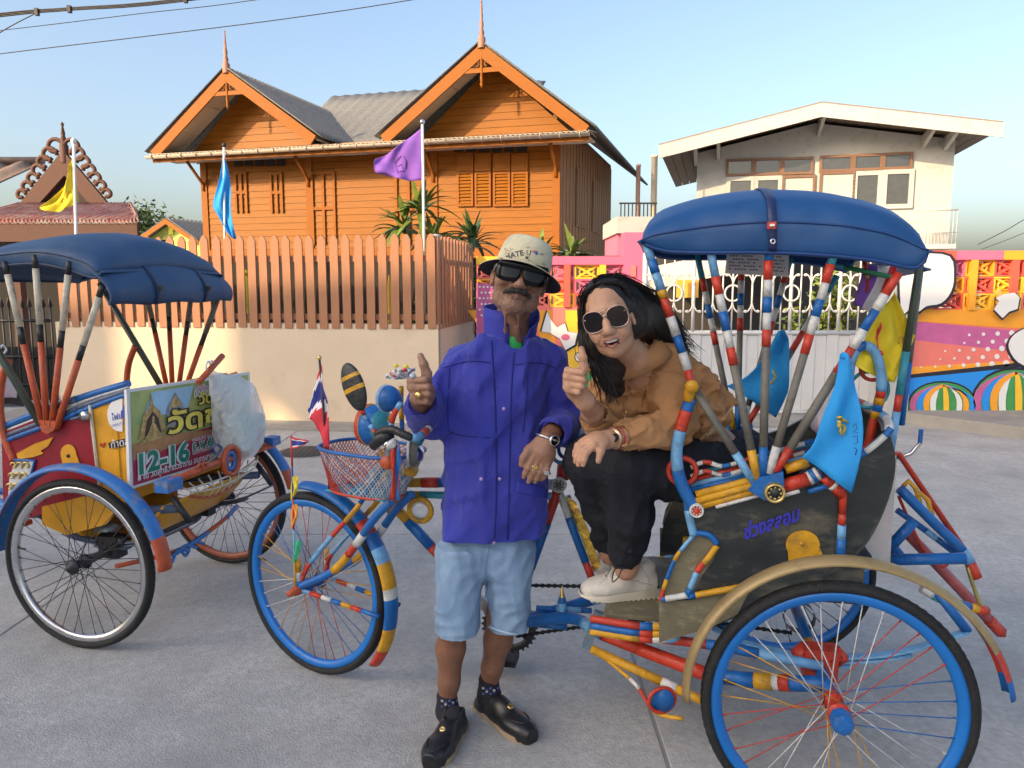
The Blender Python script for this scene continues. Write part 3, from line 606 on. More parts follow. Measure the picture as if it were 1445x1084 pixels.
for k in range(13):
    x_ = gx0 + (gx1 - gx0) * (k + .5) / 13; b = MB(); s = .085
    if k % 3 == 1: b.tube([(x_ + s * math.cos(a_), YG - .012, zh + s * math.sin(a_)) for a_ in [j * math.pi / 8 for j in range(16)]], .011, white_g, 5, ring=True)
    for sz in (-1, 1):
        for sx in (-1, 1):
            pts = [(x_ + sx * (.0 + .05 * (1 - math.cos(a_)) * .8), YG - .012, zh + sz * (.085 + .11 * a_ / 3.2 + .05 * math.sin(a_))) for a_ in [j * .45 for j in range(11)]]
            b.tube(pts, .009, white_g, 5)
    b.tube([(x_, YG - .012, zh - .2), (x_, YG - .012, zh + .2)], .008, white_g, 5); b.obj('scroll', gt)

# ------------------------------------------------------------------ dark gate at the far end of the cream wall
YD = 8.75; dg0, dg1 = at_y(-60, 500, YD)[0], at_y(76, 500, YD)[0]
t = thing('spear_gate', 'black iron gate with spear bars beside the cream wall', 'gate', (dg0, YD, 0))
zt_ = at_y(40, 440, YD)[2]
for k in range(15):
    x_ = dg0 + (dg1 - dg0) * k / 14; b = MB(); b.tube([(x_, YD, .08), (x_, YD, zt_ + .04)], .011, black_p, 6); b.lathe([(.011, 0), (.028, .03), (.001, .13)], (x_, YD, zt_ + .04), (0, 0, 1), black_p, 6); b.obj('bar', t)
for z_ in (.3, .62, zt_ - .1): b = MB(); b.tube([(dg0, YD, z_), (dg1, YD, z_)], .02, black_p, 4); b.obj('rail', t)
b = MB(); b.box(((dg0 + dg1) / 2, YD + .03, .42), (dg1 - dg0, .01, .62), black_p); b.obj('kick_plate', t)

# ------------------------------------------------------------------ temple-like house at the left
YT = 13.; TH = Frame((at_y(92, 400, YT)[0], YT), (1, 0))
t = thing('brown_pavilion', 'brown timber pavilion with scrolled gable and red corrugated roof', 'house', tuple(TH.w(0, 0, 0)))
ua, za = TH.un(92, 213, 0); ul, zl = TH.un(18, 305, 0); ur, zr = TH.un(168, 303, 0)
for ub, zb in ((ul, zl), (ur, zr)):
    b = MB(); b.prism([TH.w(ua, 0, za), TH.w(ub, 0, zb), TH.w(ub - math.copysign(.30, ub - ua), 0, zb), TH.w(ua, 0, za - .40)], (0, -.08, 0), brown); b.obj('barge_board', t)
    d = np.array([ub - ua, zb - za]); n_ = np.array([d[1], -d[0]]); n_ = n_ / np.linalg.norm(n_) * (1 if n_[1] > 0 else -1)
    for k in range(7):
        f = .04 + k * .115; r_ = .145 - k * .010; cx, cz = ua + d[0] * f + n_[0] * r_, za + d[1] * f + n_[1] * r_
        b = MB(); b.tube([TH.w(cx + r_ * math.cos(a_) * (1 - .04 * j), -.04, cz + r_ * math.sin(a_) * (1 - .04 * j)) for j, a_ in enumerate([math.copysign(1, -d[0]) * i * .42 + (0 if d[0] < 0 else math.pi) for i in range(14)])], .035, brown, 5); b.obj('scroll', t)
b = MB(); b.lathe([(.07, -.2), (.07, .08), (.04, .12), (.055, .17), (.03, .23), (.035, .27), (.015, .38), (.03, .41), (.01, .45)], TH.w(ua, -.03, za), (0, 0, 1), brown, 10); b.obj('finial', t)
b = MB(); b.prism([TH.w(ul + .1, .02, zl - .1), TH.w(ur - .1, .02, zr - .1), TH.w(ua, .02, za - .15)], (0, .1, 0), mat('pediment boards', (.045, .028, .022), .8, var=.3, scale=12)); b.obj('gable_wall', t)
rA = TH.un(60, 229, 2.2); rB = TH.un(60, 306, -.3); uEnd = rA[0]; G = []
for i in range(121):
    u_ = uEnd - 7 + 7 * i / 120; h = .05 * math.sin(i * 2 * math.pi / 8); G.append([TH.w(u_ - .55 * k / 6, 2.2 - 2.5 * k / 6, rA[1] + (rB[1] - rA[1]) * k / 6 + h) for k in range(7)])
q = MB(); q.grid(G, brown_roof, .02); q.obj('roof_sheet', t)
b = MB(); b.tube([TH.w(uEnd - 7, 2.2, rA[1] + .03), TH.w(uEnd + .02, 2.2, rA[1] + .03)], .07, brown_roof, 8); b.obj('ridge_cap', t)
zS0, zS1 = TH.un(100, 287, -.1)[1], TH.un(100, 312, -1.5)[1]; uS0, uS1 = TH.un(-60, 312, -1.5)[0], TH.un(199, 316, -1.5)[0]
G = []; nn = 260
for i in range(nn + 1):
    u_ = uS0 + (uS1 - uS0) * i / nn; h = .03 * math.sin(i * 1.15); tap = .7 * (i / nn) if u_ > ua else 0
    row = []
    for k in range(5):
        s = k / 4; row.append(TH.w(min(u_, ua + (uS1 - ua) * (.55 + .45 * s) + 0 * tap), -.05 - 1.5 * s, zS0 + (zS1 - zS0) * s + h))
    G.append(row)
q = MB(); q.grid(G, rust_roof, .02); q.obj('skirt_roof', t)
b = MB(); zf1 = zS1 - .03; b.box(((uS0 + uS1) / 2 + TH.o[0], YT - 1.5, zf1 - .14), (uS1 - uS0 - .1, .06, .26), brown); b.obj('fascia', t)
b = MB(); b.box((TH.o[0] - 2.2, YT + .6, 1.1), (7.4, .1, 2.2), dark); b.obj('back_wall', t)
for px in (-50, 20, 95, 185): p = TH.un(px, 400, -1.4)[0]; b = MB(); b.box((TH.o[0] + p, YT - 1.3, (zf1) / 2), (.14, .14, zf1 - .02), brown); b.obj('column', t)
# small green house beyond
YQ = 27.; QH = Frame((at_y(237, 400, YQ)[0], YQ), (math.cos(aH), -math.sin(aH)))
t = thing('green_house', 'small green gabled house with grey tiled roof beyond the fence', 'house', tuple(QH.w(0, 0, 0)))
ua, za = QH.un(237, 309, 0); ul, zl = QH.un(196, 338, 0); ur, zr = QH.un(283, 340, 0)
b = MB(); b.prism([QH.w(ul + .1, .3, 0), QH.w(ur - .1, .3, 0), QH.w(ur - .1, .3, zr), QH.w(ua, .3, za - .05), QH.w(ul + .1, .3, zl)], QH.v * 5, mat('lime render', (.42, .50, .13), .8)); b.obj('wall', t)
for ub, zb in ((ul, zl), (ur, zr)):
    corr(QH, (ua, za + .03), (ub, zb), -.1, 5, roof_g, t, pitch=.22, amp=.03); b = MB(); b.prism([QH.w(ua, -.1, za), QH.w(ub, -.1, zb), QH.w(ub, -.1, zb - .16), QH.w(ua, -.1, za - .18)], QH.v * -.04, wood_t); b.obj('barge_board', t)
b = MB(); b.fbox(QH, (-.06, .24, za - .5), (.12, .29, za - .22), mat('yellow lamp box', (.8, .75, .1), .5)); b.obj('vent_block', t)
# pink house sliver and poles between the houses
t = thing('pink_house', 'pink walled house with white balcony between timber and white houses', 'house', (2.4, 15, 0))
x0_, x1_ = at_y(872, 300, 15.)[0], at_y(925, 300, 15.)[0]; zt_ = at_y(890, 330, 15.)[2]; b = MB(); b.box(((x0_ + x1_) / 2, 16, zt_ / 2), (x1_ - x0_, 2, zt_), pinkw); b.obj('wall', t)
zb_ = at_y(890, 307, 15.)[2]; b = MB(); b.box(((x0_ + x1_) / 2, 15.9, (zt_ + zb_) / 2), (x1_ - x0_ + .1, 2.2, zb_ - zt_), white); b.obj('balcony_slab', t)
for k in range(10): b = MB(); b.box((x0_ + (x1_ - x0_) * (k + .5) / 10, 14.85, zb_ + .12), (.02, .02, .24), black_p); b.obj('baluster', t)
b = MB(); b.box(((x0_ + x1_) / 2, 14.85, zb_ + .25), (x1_ - x0_, .03, .03), black_p); b.obj('handrail', t)
for px, pt, r_, m, lab in ((901, 232, .055, mat('pink pole', (.55, .36, .30), .6), 'slim pinkish pole rising between the timber and white houses'), (924, 219, .075, mat('cream pole', (.70, .63, .50), .6), 'pale cream pole rising beside the white house')):
    p = at_y(px, pt, 19.); b = MB(); b.lathe([(r_, 0), (r_, p[2] - .05), (r_ * 1.15, p[2] - .05), (r_ * 1.15, p[2]), (0, p[2])], (p[0], p[1], 0), (0, 0, 1), m, 12); tag(b.obj('utility_pole', origin=(p[0], p[1], 0)), lab, 'pole')

# ------------------------------------------------------------------ plants
def blade_plant(name, base, h, n, L, m, label, seed, stem=True, wid=.035):
    rnd = random.Random(seed); t_ = thing(name, label, 'plant', tuple(base)); bx, by, bz = base
    heads = [(0, 0, h)] if n < 40 else [(-.18, .0, h), (.16, .05, h * .86), (.02, -.1, h * 1.12)]
    st = MB()
    for hx, hy, hz in heads: st.tube([(bx, by, bz), (bx + hx * .6, by + hy * .6, bz + hz * .5), (bx + hx, by + hy, bz + hz)], [.03, .022, .015], mat('stem', (.16, .11, .06), .8), 6)
    st.obj('stem', t_)
    for i in range(n):
        hx, hy, hz = heads[i % len(heads)]; a = rnd.uniform(0, 6.283); el = rnd.uniform(-.1, 1.35); l = L * rnd.uniform(.7, 1.15); P = []; W = []
        for k in range(6):
            s = k / 5; e2 = el - 1.25 * s * s * rnd.uniform(.8, 1.1); d = s * l; P.append(Vector((math.cos(a) * math.cos(el) * d, math.sin(a) * math.cos(el) * d, math.sin(el) * d - .5 * l * s * s * (1.1 - el * .5))))
        side = Vector((-math.sin(a), math.cos(a), 0)); o_ = Vector((bx + hx, by + hy, bz + hz - rnd.uniform(0, .16))); q = MB(); G = []
        for k, p in enumerate(P): w = wid * math.sin(math.pi * min(.98, .12 + .86 * k / 5)) ; G.append([o_ + p - side * w + Vector((0, 0, w * .4)), o_ + p, o_ + p + side * w + Vector((0, 0, w * .4))])
        q.grid(G, m); q.obj('leaf', t_)
    return t_
p = at_y(598, 318, 9.2); blade_plant('dracaena', (p[0] - .05, 9.2, .9), p[2] - .85, 84, .52, leaf_a, 'tall spiky yellow green dracaena behind the fence corner', 3)
p = at_y(664, 330, 9.9); blade_plant('dracaena', (p[0] + .02, 9.9, .6), p[2] - .62, 38, .48, leaf_b, 'dark leaved dracaena behind the side run of the fence', 5)
for px, s in ((762, 11), (806, 12)):
    p = at_y(px, 352, 9.5); blade_plant('fern', (p[0], 9.5, .5), p[2] - .5, 36, .42, leaf_a, 'bushy bright green spiky plant above the pink mural wall' if s == 11 else 'fuller spiky green plant above the mural wall beside the pink pillar', s, wid=.028); COL.objects[-1]
for o_ in [o for o in COL.objects if o.name.startswith('fern') and o.type == 'EMPTY']: o_['group'] = 'spiky plants above the mural wall'
def leafy(name, c, rad, n, m, label, seed, size=.05, trunk_m=None):
    rnd = random.Random(seed); t_ = thing(name, label, 'tree' if trunk_m else 'plant', (c[0], c[1], 0)); b = MB()
    b.tube([(c[0], c[1], 0), (c[0] + .03, c[1], c[2] * .5), (c[0], c[1], c[2])], [.09, .06, .03] if trunk_m else [.03, .025, .015], trunk_m or mat('stem', (.16, .11, .06), .8), 7)
    for k in range(7):
        d = Vector((rnd.uniform(-1, 1) * rad[0], rnd.uniform(-1, 1) * rad[1], rnd.uniform(-.3, .9) * rad[2])); b.tube([(c[0], c[1], c[2] - rad[2] * .6), Vector(c) + d * .8], [.025, .008], trunk_m or mat('stem'), 5)
    b.obj('trunk', t_); q = MB(); cl_ = [Vector((rnd.gauss(0, .5) * rad[0], rnd.gauss(0, .5) * rad[1], rnd.gauss(0, .5) * rad[2])) for _ in range(14)]
    for i in range(n):
        o_ = Vector(c) + rnd.choice(cl_) + Vector((rnd.gauss(0, .22) * rad[0], rnd.gauss(0, .22) * rad[1], rnd.gauss(0, .22) * rad[2])); a = rnd.uniform(0, 6.28); e = rnd.uniform(-1.2, .6); d = Vector((math.cos(a) * math.cos(e), math.sin(a) * math.cos(e), math.sin(e))); s_ = d.cross(Vector((rnd.gauss(0, 1), rnd.gauss(0, 1), rnd.gauss(0, 1)))).normalized(); z = size * rnd.uniform(.6, 1.3)
        q.add([o_, o_ + d * z + s_ * z * .4, o_ + d * z * 2, o_ + d * z - s_ * z * .4], [(0, 1, 2, 3)], m)
    tag(q.obj('crown', t_), kind='stuff'); return t_
p = at_y(1178, 440, 9.0); leafy('shrub', (p[0], 9.0, p[2] - .05), (.30, .25, .75), 1500, mat('gate shrub leaf', (.15, .20, .035), .5, var=.3), 'tall leafy green shrub growing behind the white gate', 21)
p = at_y(668, 440, 9.3); leafy('shrub', (p[0] + .05, 9.75, 1.0), (.12, .1, .7), 500, leaf_b, 'dark narrow shrub beside the end of the side fence', 23)
p = at_y(205, 330, 30.); leafy('tree', (p[0], 30, p[2] - .2), (1.3, 1, 1.2), 1500, leaf_c, 'far tree peeping over the green house', 25, .12, mat('bark', (.12, .09, .07), .9))
p = at_y(590, 420, 8.6); leafy('shrub', (p[0] + .08, 8.35, 1.05), (.10, .08, .45), 400, leaf_b, 'low dark shrub just inside the fence corner', 28)
# golden spirit ornament inside the fence
gold = mat('gold', (.85, .55, .10), .3, .7)
p = at_y(550, 448, 8.3); b = MB(); b.lathe([(.12, 0), (.12, .06), (.08, .08), (.09, .14), (.055, .17), (.065, .22), (.04, .26), (.045, .30), (.022, .34), (.026, .38), (.004, .52)], (p[0], 8.3, 1.02), (0, 0, 1), gold, 14)
b.tube([(p[0], 8.3, 0), (p[0], 8.3, 1.02)], .07, white, 10); tag(b.obj('shrine_ornament', origin=(p[0], 8.3, 0)), 'small tiered golden shrine on a post seen between fence pickets', 'shrine')
p = at_y(346, 420, 8.5); b = MB(); b.tube([(p[0], 8.5, 0), (p[0], 8.5, 1.55)], .045, mat('yellow pole', (.85, .68, .05), .5), 10); b.lathe([(.06, 0), (.07, .02), (.0, .06)], (p[0], 8.5, 1.55), (0, 0, 1), mat('yellow pole'), 10); tag(b.obj('pipe_post', origin=(p[0], 8.5, 0)), 'yellow pipe post seen between the fence pickets', 'post')

# ------------------------------------------------------------------ overhead wires
def wire(pts, r_, label, y=12., n=3):
    P = [at_y(a, c, y) for a, c in pts]; b = MB(); b.tube(curve(P, 6), r_, cable_m, 5); return tag(b.obj('overhead_cable'), label, 'cable')
b = MB()
for k in range(3): b.tube(curve([at_y(-300, 55 + k * 2.6, 12.), at_y(0, 19 + k * 2.2, 12.), at_y(100, 11 + k * 1.6, 12.), at_y(260, -2 + k * 1.8, 12.), at_y(700, -60, 12.)], 5), .011, cable_m, 5)
for px, py in ((52, 17), (98, 13), (262, -1)): c = at_y(px, py, 12.); b.box(c, (.05, .06, .1), cable_m)
tag(b.obj('overhead_cable'), 'thick bundled black power cable crossing the sky, with clamps', 'cable')
wire([(-300, 75), (0, 43), (200, 19), (360, 0), (700, -55)], .006, 'thin cable just below the bundled power cable')
wire([(-300, 115), (0, 76), (200, 52), (400, 27), (580, 0), (800, -40)], .007, 'single lower cable crossing the sky above the timber house')
wire([(-60, 90), (0, 46), (52, 18)], .008, 'short cable dropping off the bundled power cable', 12.)
wire([(1380, 345), (1420, 325), (1460, 302), (1600, 230)], .008, 'slim wire rising beside the white house', 14.)
wire([(1385, 352), (1430, 335), (1470, 318), (1600, 262)], .006, 'fainter lower wire beside the white house', 14.5)
# ------------------------------------------------------------------ tricycle paints
def tape(name, col, rough=.42): return mat('tape ' + name, col, rough, var=.14, scale=25, bump=.3, bscale=90, dirt=tuple(x * .45 + .03 for x in col), dirt_amt=.38, dirt_scale=26)
tB = tape('blue', (.006, .12, .40)); tL = tape('light blue', (.16, .38, .64)); tR = tape('red', (.52, .04, .016)); tW = tape('white', (.60, .59, .56)); tY = tape('yellow', (.60, .30, .010)); tT = tape('teal', (.03, .27, .36)); tG = tape('grey', (.16, .15, .125), .55); tN = tape('navy', (.015, .03, .11)); tK = tape('black', (.016, .016, .018)); tO = tape('orange red', (.50, .085, .025)); tC = tape('cream', (.62, .55, .42)); tGr = tape('dark green', (.06, .075, .05)); tS = tape('slate', (.09, .12, .2))
rubber = mat('rubber', (.012, .012, .013), .7, var=.25, scale=18, bump=.5, bscale=220, dirt=(.04, .037, .034), dirt_amt=.15, dirt_scale=14)
chrome = mat('chrome', (.62, .62, .63), .2, 1., var=.15, dirt=(.2, .17, .14), dirt_amt=.2); steel_d = mat('dark steel', (.05, .05, .055), .45, .6, var=.3); grease = mat('greasy chain', (.012, .012, .013), .5, .4)
vinyl = mat('blue vinyl', (.008, .068, .215), .46, var=.10, scale=5, bump=.10, bscale=14, spec=.5, dirt=(.018, .09, .25), dirt_amt=.25, dirt_scale=4)
vinyl_b = mat('faded blue vinyl', (.022, .065, .15), .55, var=.12, scale=5, bump=.12, bscale=14, dirt=(.045, .09, .17), dirt_amt=.3, dirt_scale=4)
panel_d = mat('worn dark panel', (.026, .032, .034), .38, var=.35, scale=5, dirt=(.16, .14, .09), dirt_amt=.42, dirt_scale=5, stretch=(1, 1, 2.2), bump=.08, bscale=40)
panel_o = mat('olive worn board', (.15, .13, .08), .6, var=.25, scale=9, dirt=(.30, .27, .18), dirt_amt=.3, dirt_scale=16, stretch=(1, 1, 2))
panel_r = mat('maroon panel', (.26, .010, .022), .35, var=.15, dirt=(.12, .01, .015), dirt_amt=.3); panel_y = mat('amber panel', (.70, .33, .02), .4, var=.12, dirt=(.5, .22, .02), dirt_amt=.25)
fend_t = mat('tan fender', (.33, .235, .105), .4, .25, var=.12, scale=10, dirt=(.20, .13, .07), dirt_amt=.3, dirt_scale=14); fend_b = mat('chipped blue fender', (.03, .16, .45), .45, var=.15, dirt=(.25, .22, .2), dirt_amt=.3, dirt_scale=16)
fabric_s = mat('dark seat cloth', (.02, .022, .035), .8, var=.5, scale=22, dirt=(.16, .15, .2), dirt_amt=.35, dirt_scale=24)
brass = mat('brass', (.62, .45, .16), .35, .8, var=.3, scale=40); glass_w = mat('lamp glass', (.7, .72, .74), .1, spec=.7)
foil = mat('gold foil', (.70, .48, .08), .25, .6, var=.5, scale=30, bump=.6, bscale=40, dirt=(.5, .03, .03), dirt_amt=.4, dirt_scale=10)
WR = .342
KR = .342 / .355
def spoke_mesh(m, side, cross):
    q = MB(); a = R(cross); q.tube([(.027 * math.cos(a), side * .026, .027 * math.sin(a)), (.306 * KR, side * .004, 0)], .0016, m, 4); q.tube([(.290 * KR, side * .005, 0), (.303 * KR, side * .003, 0)], .0028, m, 4); return q.mesh('spoke')
_SP = {}
def wheel(root, T, u, v, yaw, rim_m, spoke_ms, hub_m, cap_m, name='wheel'):
    y = R(yaw); e = T.u * math.cos(y) + T.v * math.sin(y); n = -T.u * math.sin(y) + T.v * math.cos(y); c = T.w(u, v, WR + RZ)
    b = MB(); b.lathe([(r_ * KR, h) for r_, h in [(.333, -.013), (.318, -.014), (.303, -.011), (.298, 0), (.303, .011), (.318, .014), (.333, .013), (.325, 0), (.333, -.013)]], c, n, rim_m, 56)
    b.lathe([(.0, -.055), (.012, -.055), (.014, -.04), (.03, -.036), (.03, -.03), (.018, -.026), (.016, 0), (.018, .026), (.03, .03), (.03, .036), (.014, .04), (.012, .055), (0, .055)], c, n, hub_m, 14)
    if cap_m: b.lathe([(.026, .045), (.029, .06), (.027, .085), (.020, .098), (.0, .10)], c, n, cap_m, 8, smooth=False)
    w = b.obj(name, root)
    b = MB(); b.lathe([(r_ * KR, h) for r_, h in [(.328, -.015), (.337, -.021), (.346, -.019), (.3535, -.010), (.355, 0), (.3535, .010), (.346, .019), (.337, .021), (.328, .015), (.325, 0), (.328, -.015)]], c, n, rubber, 72)
    for k in range(90):
        a0 = 2 * math.pi * k / 90; r0, r1 = .3525 * KR, .3558 * KR
        for s in (-1, 1):
            P = [Vector(c) + (Vector(e) * math.cos(a) + Vector((0, 0, 1)) * math.sin(a)) * r_ + Vector(n) * q_ for a, r_, q_ in ((a0, r1, s * .001), (a0 + .03, r1, s * .001), (a0 + .045, r0, s * .0125), (a0 + .015, r0, s * .0125))]
            b.add(P, [(0, 1, 2, 3)], rubber)
    b.obj('tyre', w)
    M = Matrix(((e[0], n[0], 0, 0), (e[1], n[1], 0, 0), (0, 0, 1, 0), (0, 0, 0, 1))).to_3x3(); N = 36
    for k in range(N):
        m = spoke_ms[(k * len(spoke_ms)) // N]; side = 1 if k % 2 else -1; cr = 72 if (k // 2) % 2 else -72; key = (m.name, side, cr)
        if key not in _SP: _SP[key] = spoke_mesh(m, side, cr)
        inst(_SP[key], 'spoke', w, c, (M @ Matrix.Rotation(-2 * math.pi * k / N, 3, 'Y')).to_euler())
    b = MB(); vd = Vector(e) * math.cos(.15) + Vector((0, 0, 1)) * math.sin(.15); b.tube([Vector(c) + vd * .29, Vector(c) + vd * .255], .004, steel_d, 6); b.obj('valve', w)
    return w
def fender(root, T, u, v, yaw, a0, a1, r0, r1, bands, half=.033, lip=.012, zc=0):
    """arched mudguard: bands = [(material, share)] from a0 to a1 (degrees, 0 = rear, 90 = top)"""
    y = R(yaw); e = T.u * math.cos(y) + T.v * math.sin(y); n = -T.u * math.sin(y) + T.v * math.cos(y); c = T.w(u, v, WR + RZ + zc); N = 48; G = []; tot = sum(x[1] for x in bands)
    for i in range(N + 1):
        f = i / N; a = R(a0 + (a1 - a0) * f); r_ = r0 + (r1 - r0) * f; row = []
        for s, dr in ((-1, -lip), (-.9, -.002), (-.5, .006), (0, .009), (.5, .006), (.9, -.002), (1, -lip)): row.append(Vector(c) + (Vector(-e) * math.cos(a) + Vector((0, 0, 1)) * math.sin(a)) * (r_ + dr) + Vector(n) * half * s)
        G.append(row)
    def mm(i, j):
        acc = 0
        for m, w in bands:
            acc += w
            if (i + .5) / N <= acc / tot + 1e-6: return m
        return bands[-1][0]
    b = MB(); b.grid(G, mm, .003); return b.obj('fender', root)
def strut(root, T, v, top, bot, bands, r_=.0125, name='hood_strut', vt=None):
    b = MB(); b.stripes([T.w(top[0], v if vt is None else vt, top[1]), T.w(bot[0], v, bot[1])], r_, bands, 8); return b.obj(name, root)
def hood(root, T, up, lo, vh, m, ms, crown=.05, name='hood', rear=None):
    """vinyl canopy: up / lo = outline of its near side in (u, z), front to rear; swells over to the far side"""
    N = 36
    def samp(L, f):
        P = curve([(a, 0, c) for a, c in L], 8); D = [0.]
        for i in range(1, len(P)): D.append(D[-1] + (P[i] - P[i - 1]).length)
        d = f * D[-1]
        for i in range(1, len(P)):
            if d <= D[i] or i == len(P) - 1: k = (d - D[i - 1]) / max(1e-9, D[i] - D[i - 1]); p = P[i - 1].lerp(P[i], min(1, k)); return p.x, p.z
    G = []
    for i in range(N + 1):
        f = i / N; a, b_ = samp(up, f), samp(lo, f); sec = []; end = min(1, min(f, 1 - f) * 9 + .15)
        rnd = .003 * math.sin(i * .55) + .0015 * math.sin(i * 1.3 + 1)
        prof = [(.99, 0., -.008), (1.0, .0, 0), (1.008, .15, 0), (1.012, .36, 0), (1.010, .50, 0), (.965, .74, 0), (.91, .92, 0), (.83, 1., .002), (.62, 1., crown * .5), (.32, 1., crown * .85), (0, 1., crown)]
        for s, tz, dz in prof: sec.append(T.w(b_[0] + (a[0] - b_[0]) * tz, vh * s + rnd * (tz > .1) * (tz < .95), b_[1] + (a[1] - b_[1]) * tz + dz * end))
        for s, tz, dz in prof[::-1][1:]: sec.append(T.w(b_[0] + (a[0] - b_[0]) * tz, -vh * s + rnd * (tz > .1) * (tz < .95), b_[1] + (a[1] - b_[1]) * tz + dz * end))
        G.append(sec)
    b = MB(); b.grid(G, m, -.012)
    for ends in (G[0], G[-1]):                                  # close the ends with a shallow hanging edge
        low = [Vector(p) for p in ends]; mid = (low[0] + low[-1]) / 2
        rows = [[p, p.lerp(Vector((p.x, p.y, (low[0].z * .85 + p.z * .15))), .5) + Vector(T.u) * (-.01 if ends is G[-1] else .01), Vector((p.x, p.y, low[0].z * .7 + p.z * .3))] for p in low]
        b.grid(rows, m, .004)
    h = b.obj(name, root)
    q = MB()                                                     # piping along the seams
    for j in (4,): q.tube([Vector(G[i][j]) + Vector(T.v) * .001 for i in range(N + 1)], .003, ms, 5)
    q.obj('piping', h)
    q = MB(); q.tube([Vector(G[i][0]) for i in range(N + 1)], .006, ms, 5); q.obj('piping', h)
    return h, G
def chain_run(root, P, r_=.0075):
    P = [Vector(p) for p in P]; q = MB()
    L = sum((P[i + 1] - P[i]).length for i in range(len(P) - 1)); n = int(L / .011); pts = []
    C = curve(P, 12) if len(P) > 2 else [P[0].lerp(P[1], k / 12) for k in range(13)]
    D = [0.]
    for i in range(1, len(C)): D.append(D[-1] + (C[i] - C[i - 1]).length)
    for k in range(n + 1):
        d = D[-1] * k / n; i = next((i for i in range(1, len(C)) if d <= D[i] + 1e-9), len(C) - 1); pts.append(C[i - 1].lerp(C[i], (d - D[i - 1]) / max(1e-9, D[i] - D[i - 1])))
    q.tube(pts, [r_ * (1.15 if k % 2 else .6) for k in range(n + 1)], grease, 5); return q.obj('chain', root)
def ringpts(T, u, v, z, r_, n=20, tilt=0): return [T.w(u + r_ * math.cos(2 * math.pi * k / n), v + r_ * tilt * math.cos(2 * math.pi * k / n), z + r_ * math.sin(2 * math.pi * k / n)) for k in range(n)]
def ring(root, T, u, v, z, r_, th, m, name='ring', tilt=0):
    b = MB(); b.tube(ringpts(T, u, v, z, r_, 24, tilt), th, m, 7, ring=True); return b.obj(name, root)
def medal(root, T, u, v, z, r_, m1, m2, name='medallion'):
    b = MB(); c = T.w(u, v, z); b.lathe([(0, .012), (r_ * .3, .014), (r_ * .38, .009), (r_ * .72, .010), (r_ * .78, .015), (r_ * .95, .014), (r_, .008), (r_, -.004)], c, T.v, [m2, m2, m2, m1, m1, m1, m1], 22)
    for k in range(8): a = k * math.pi / 4; b.ball(Vector(c) + Vector(T.u) * r_ * .55 * math.cos(a) + Vector((0, 0, 1)) * r_ * .55 * math.sin(a) + Vector(T.v) * .010, r_ * .13, m1, 6, 4)
    return b.obj(name, root)
def tilt_box(root, T, P0, P1, w, h, m, name, seg=4):
    b = MB(); b.tube([P0, P1], .5, m, 4, True, (w, h)); return b.obj(name, root)

# ------------------------------------------------------------------ the chassis both tricycles share
def chassis(root, T, half, c):
    """axle, springs, rear frame, cart sides and seat, in the tricycle's own metres"""
    zh = WR + RZ; vp = .34
    b = MB(); b.stripes([T.w(0, half - .05, zh), T.w(0, -half + .05, zh)], .017, [(c['axle'], 1), (c['a2'], .3), (c['axle'], 1.2), (c['a2'], .3), (c['axle'], 1)], 10); b.obj('axle', root)
    for s in (-1, 1):
        b = MB(); P = [T.w(.36, s * .30, zh + .12), T.w(.2, s * .30, zh + .05), T.w(0, s * .30, zh + .03), T.w(-.2, s * .30, zh + .06), T.w(-.38, s * .30, zh + .14)]
        for k in range(3): b.tube([Vector(p) - Vector((0, 0, .012 * k)) for p in curve(P, 5)][k * 4:len(curve(P, 5)) - k * 4], .011, c['spring'], 6, True, (1.8, .5))
        b.obj('leaf_spring', root)
        b = MB(); b.box(T.w(0, s * .30, zh + .015), (.09, .06, .09), c['block'], T.mat().to_3x3()); 
        for k in range(5): b.tube(ringpts(T, 0 - .05 + k * .025, s * .30, zh + .035, .001, 4), .032, c['block'], 8, ring=True)
        b.obj('spring_block', root)
        b = MB(); b.stripes([T.w(.36, s * .30, zh + .12), T.w(.36, s * .30, .52)], .013, [(c['a2'], 1)]); b.obj('spring_hanger', root)
        b = MB(); b.stripes([T.w(-.38, s * .30, zh + .14), T.w(-.30, s * .30, .60)], .013, [(c['axle'], 1)]); b.obj('spring_hanger', root)
    return vp

# ================================================================== RIGHT TRICYCLE (bright tape)
a_ = R(11); T1 = Frame((.94, 2.38), (-math.cos(a_), math.sin(a_))); HALF = .45; WB = 1.70; YAW = -20
tri = thing('cycle_rickshaw', 'three wheeled cycle rickshaw wound in multicoloured tape under a blue hood', 'rickshaw', tuple(T1.w(.6, 0, 0)), 'cycle rickshaws')
rnd_sp = [tB, tW, tR, tY, tW, tR, tB, tY]
NV = .52
w = wheel(tri, T1, 0, NV, 0, mat('blue rim', (.008, .15, .50), .35, var=.1), [tY, tW, tW, tR, tB, tW, tY, tW, tR], tR, tB)
wheel(tri, T1, 0, -HALF, 0, _M['blue rim'], [tW, tB, steel_d, tW], steel_d, tB)
T1F = Frame(T1.w(WB, 0, 0)[:2], T1.u * math.cos(R(YAW)) + T1.v * math.sin(R(YAW)))
wheel(tri, T1, WB, 0, YAW, _M['blue rim'], [tY, tB, tR, tW, tY, tB, tR, tY, tW], tB, None)
fender(tri, T1, 0, NV - .005, 0, 10, 183, .412, .378, [(tB, .05), (tR, .06), (fend_t, 1)], .027, .009)
fender(tri, T1, 0, -HALF + .005, 0, 10, 183, .412, .378, [(tB, .05), (tR, .06), (fend_t, 1)], .027, .009)
fender(tri, T1, WB, 0, YAW, -38, 95, .377, .370, [(tR, .8), (tY, .8), (tB, 1.1), (tW, .5), (tY, .8), (tL, .6), (tB, .6), (tR, .4), (tB, 3.2)], .03)
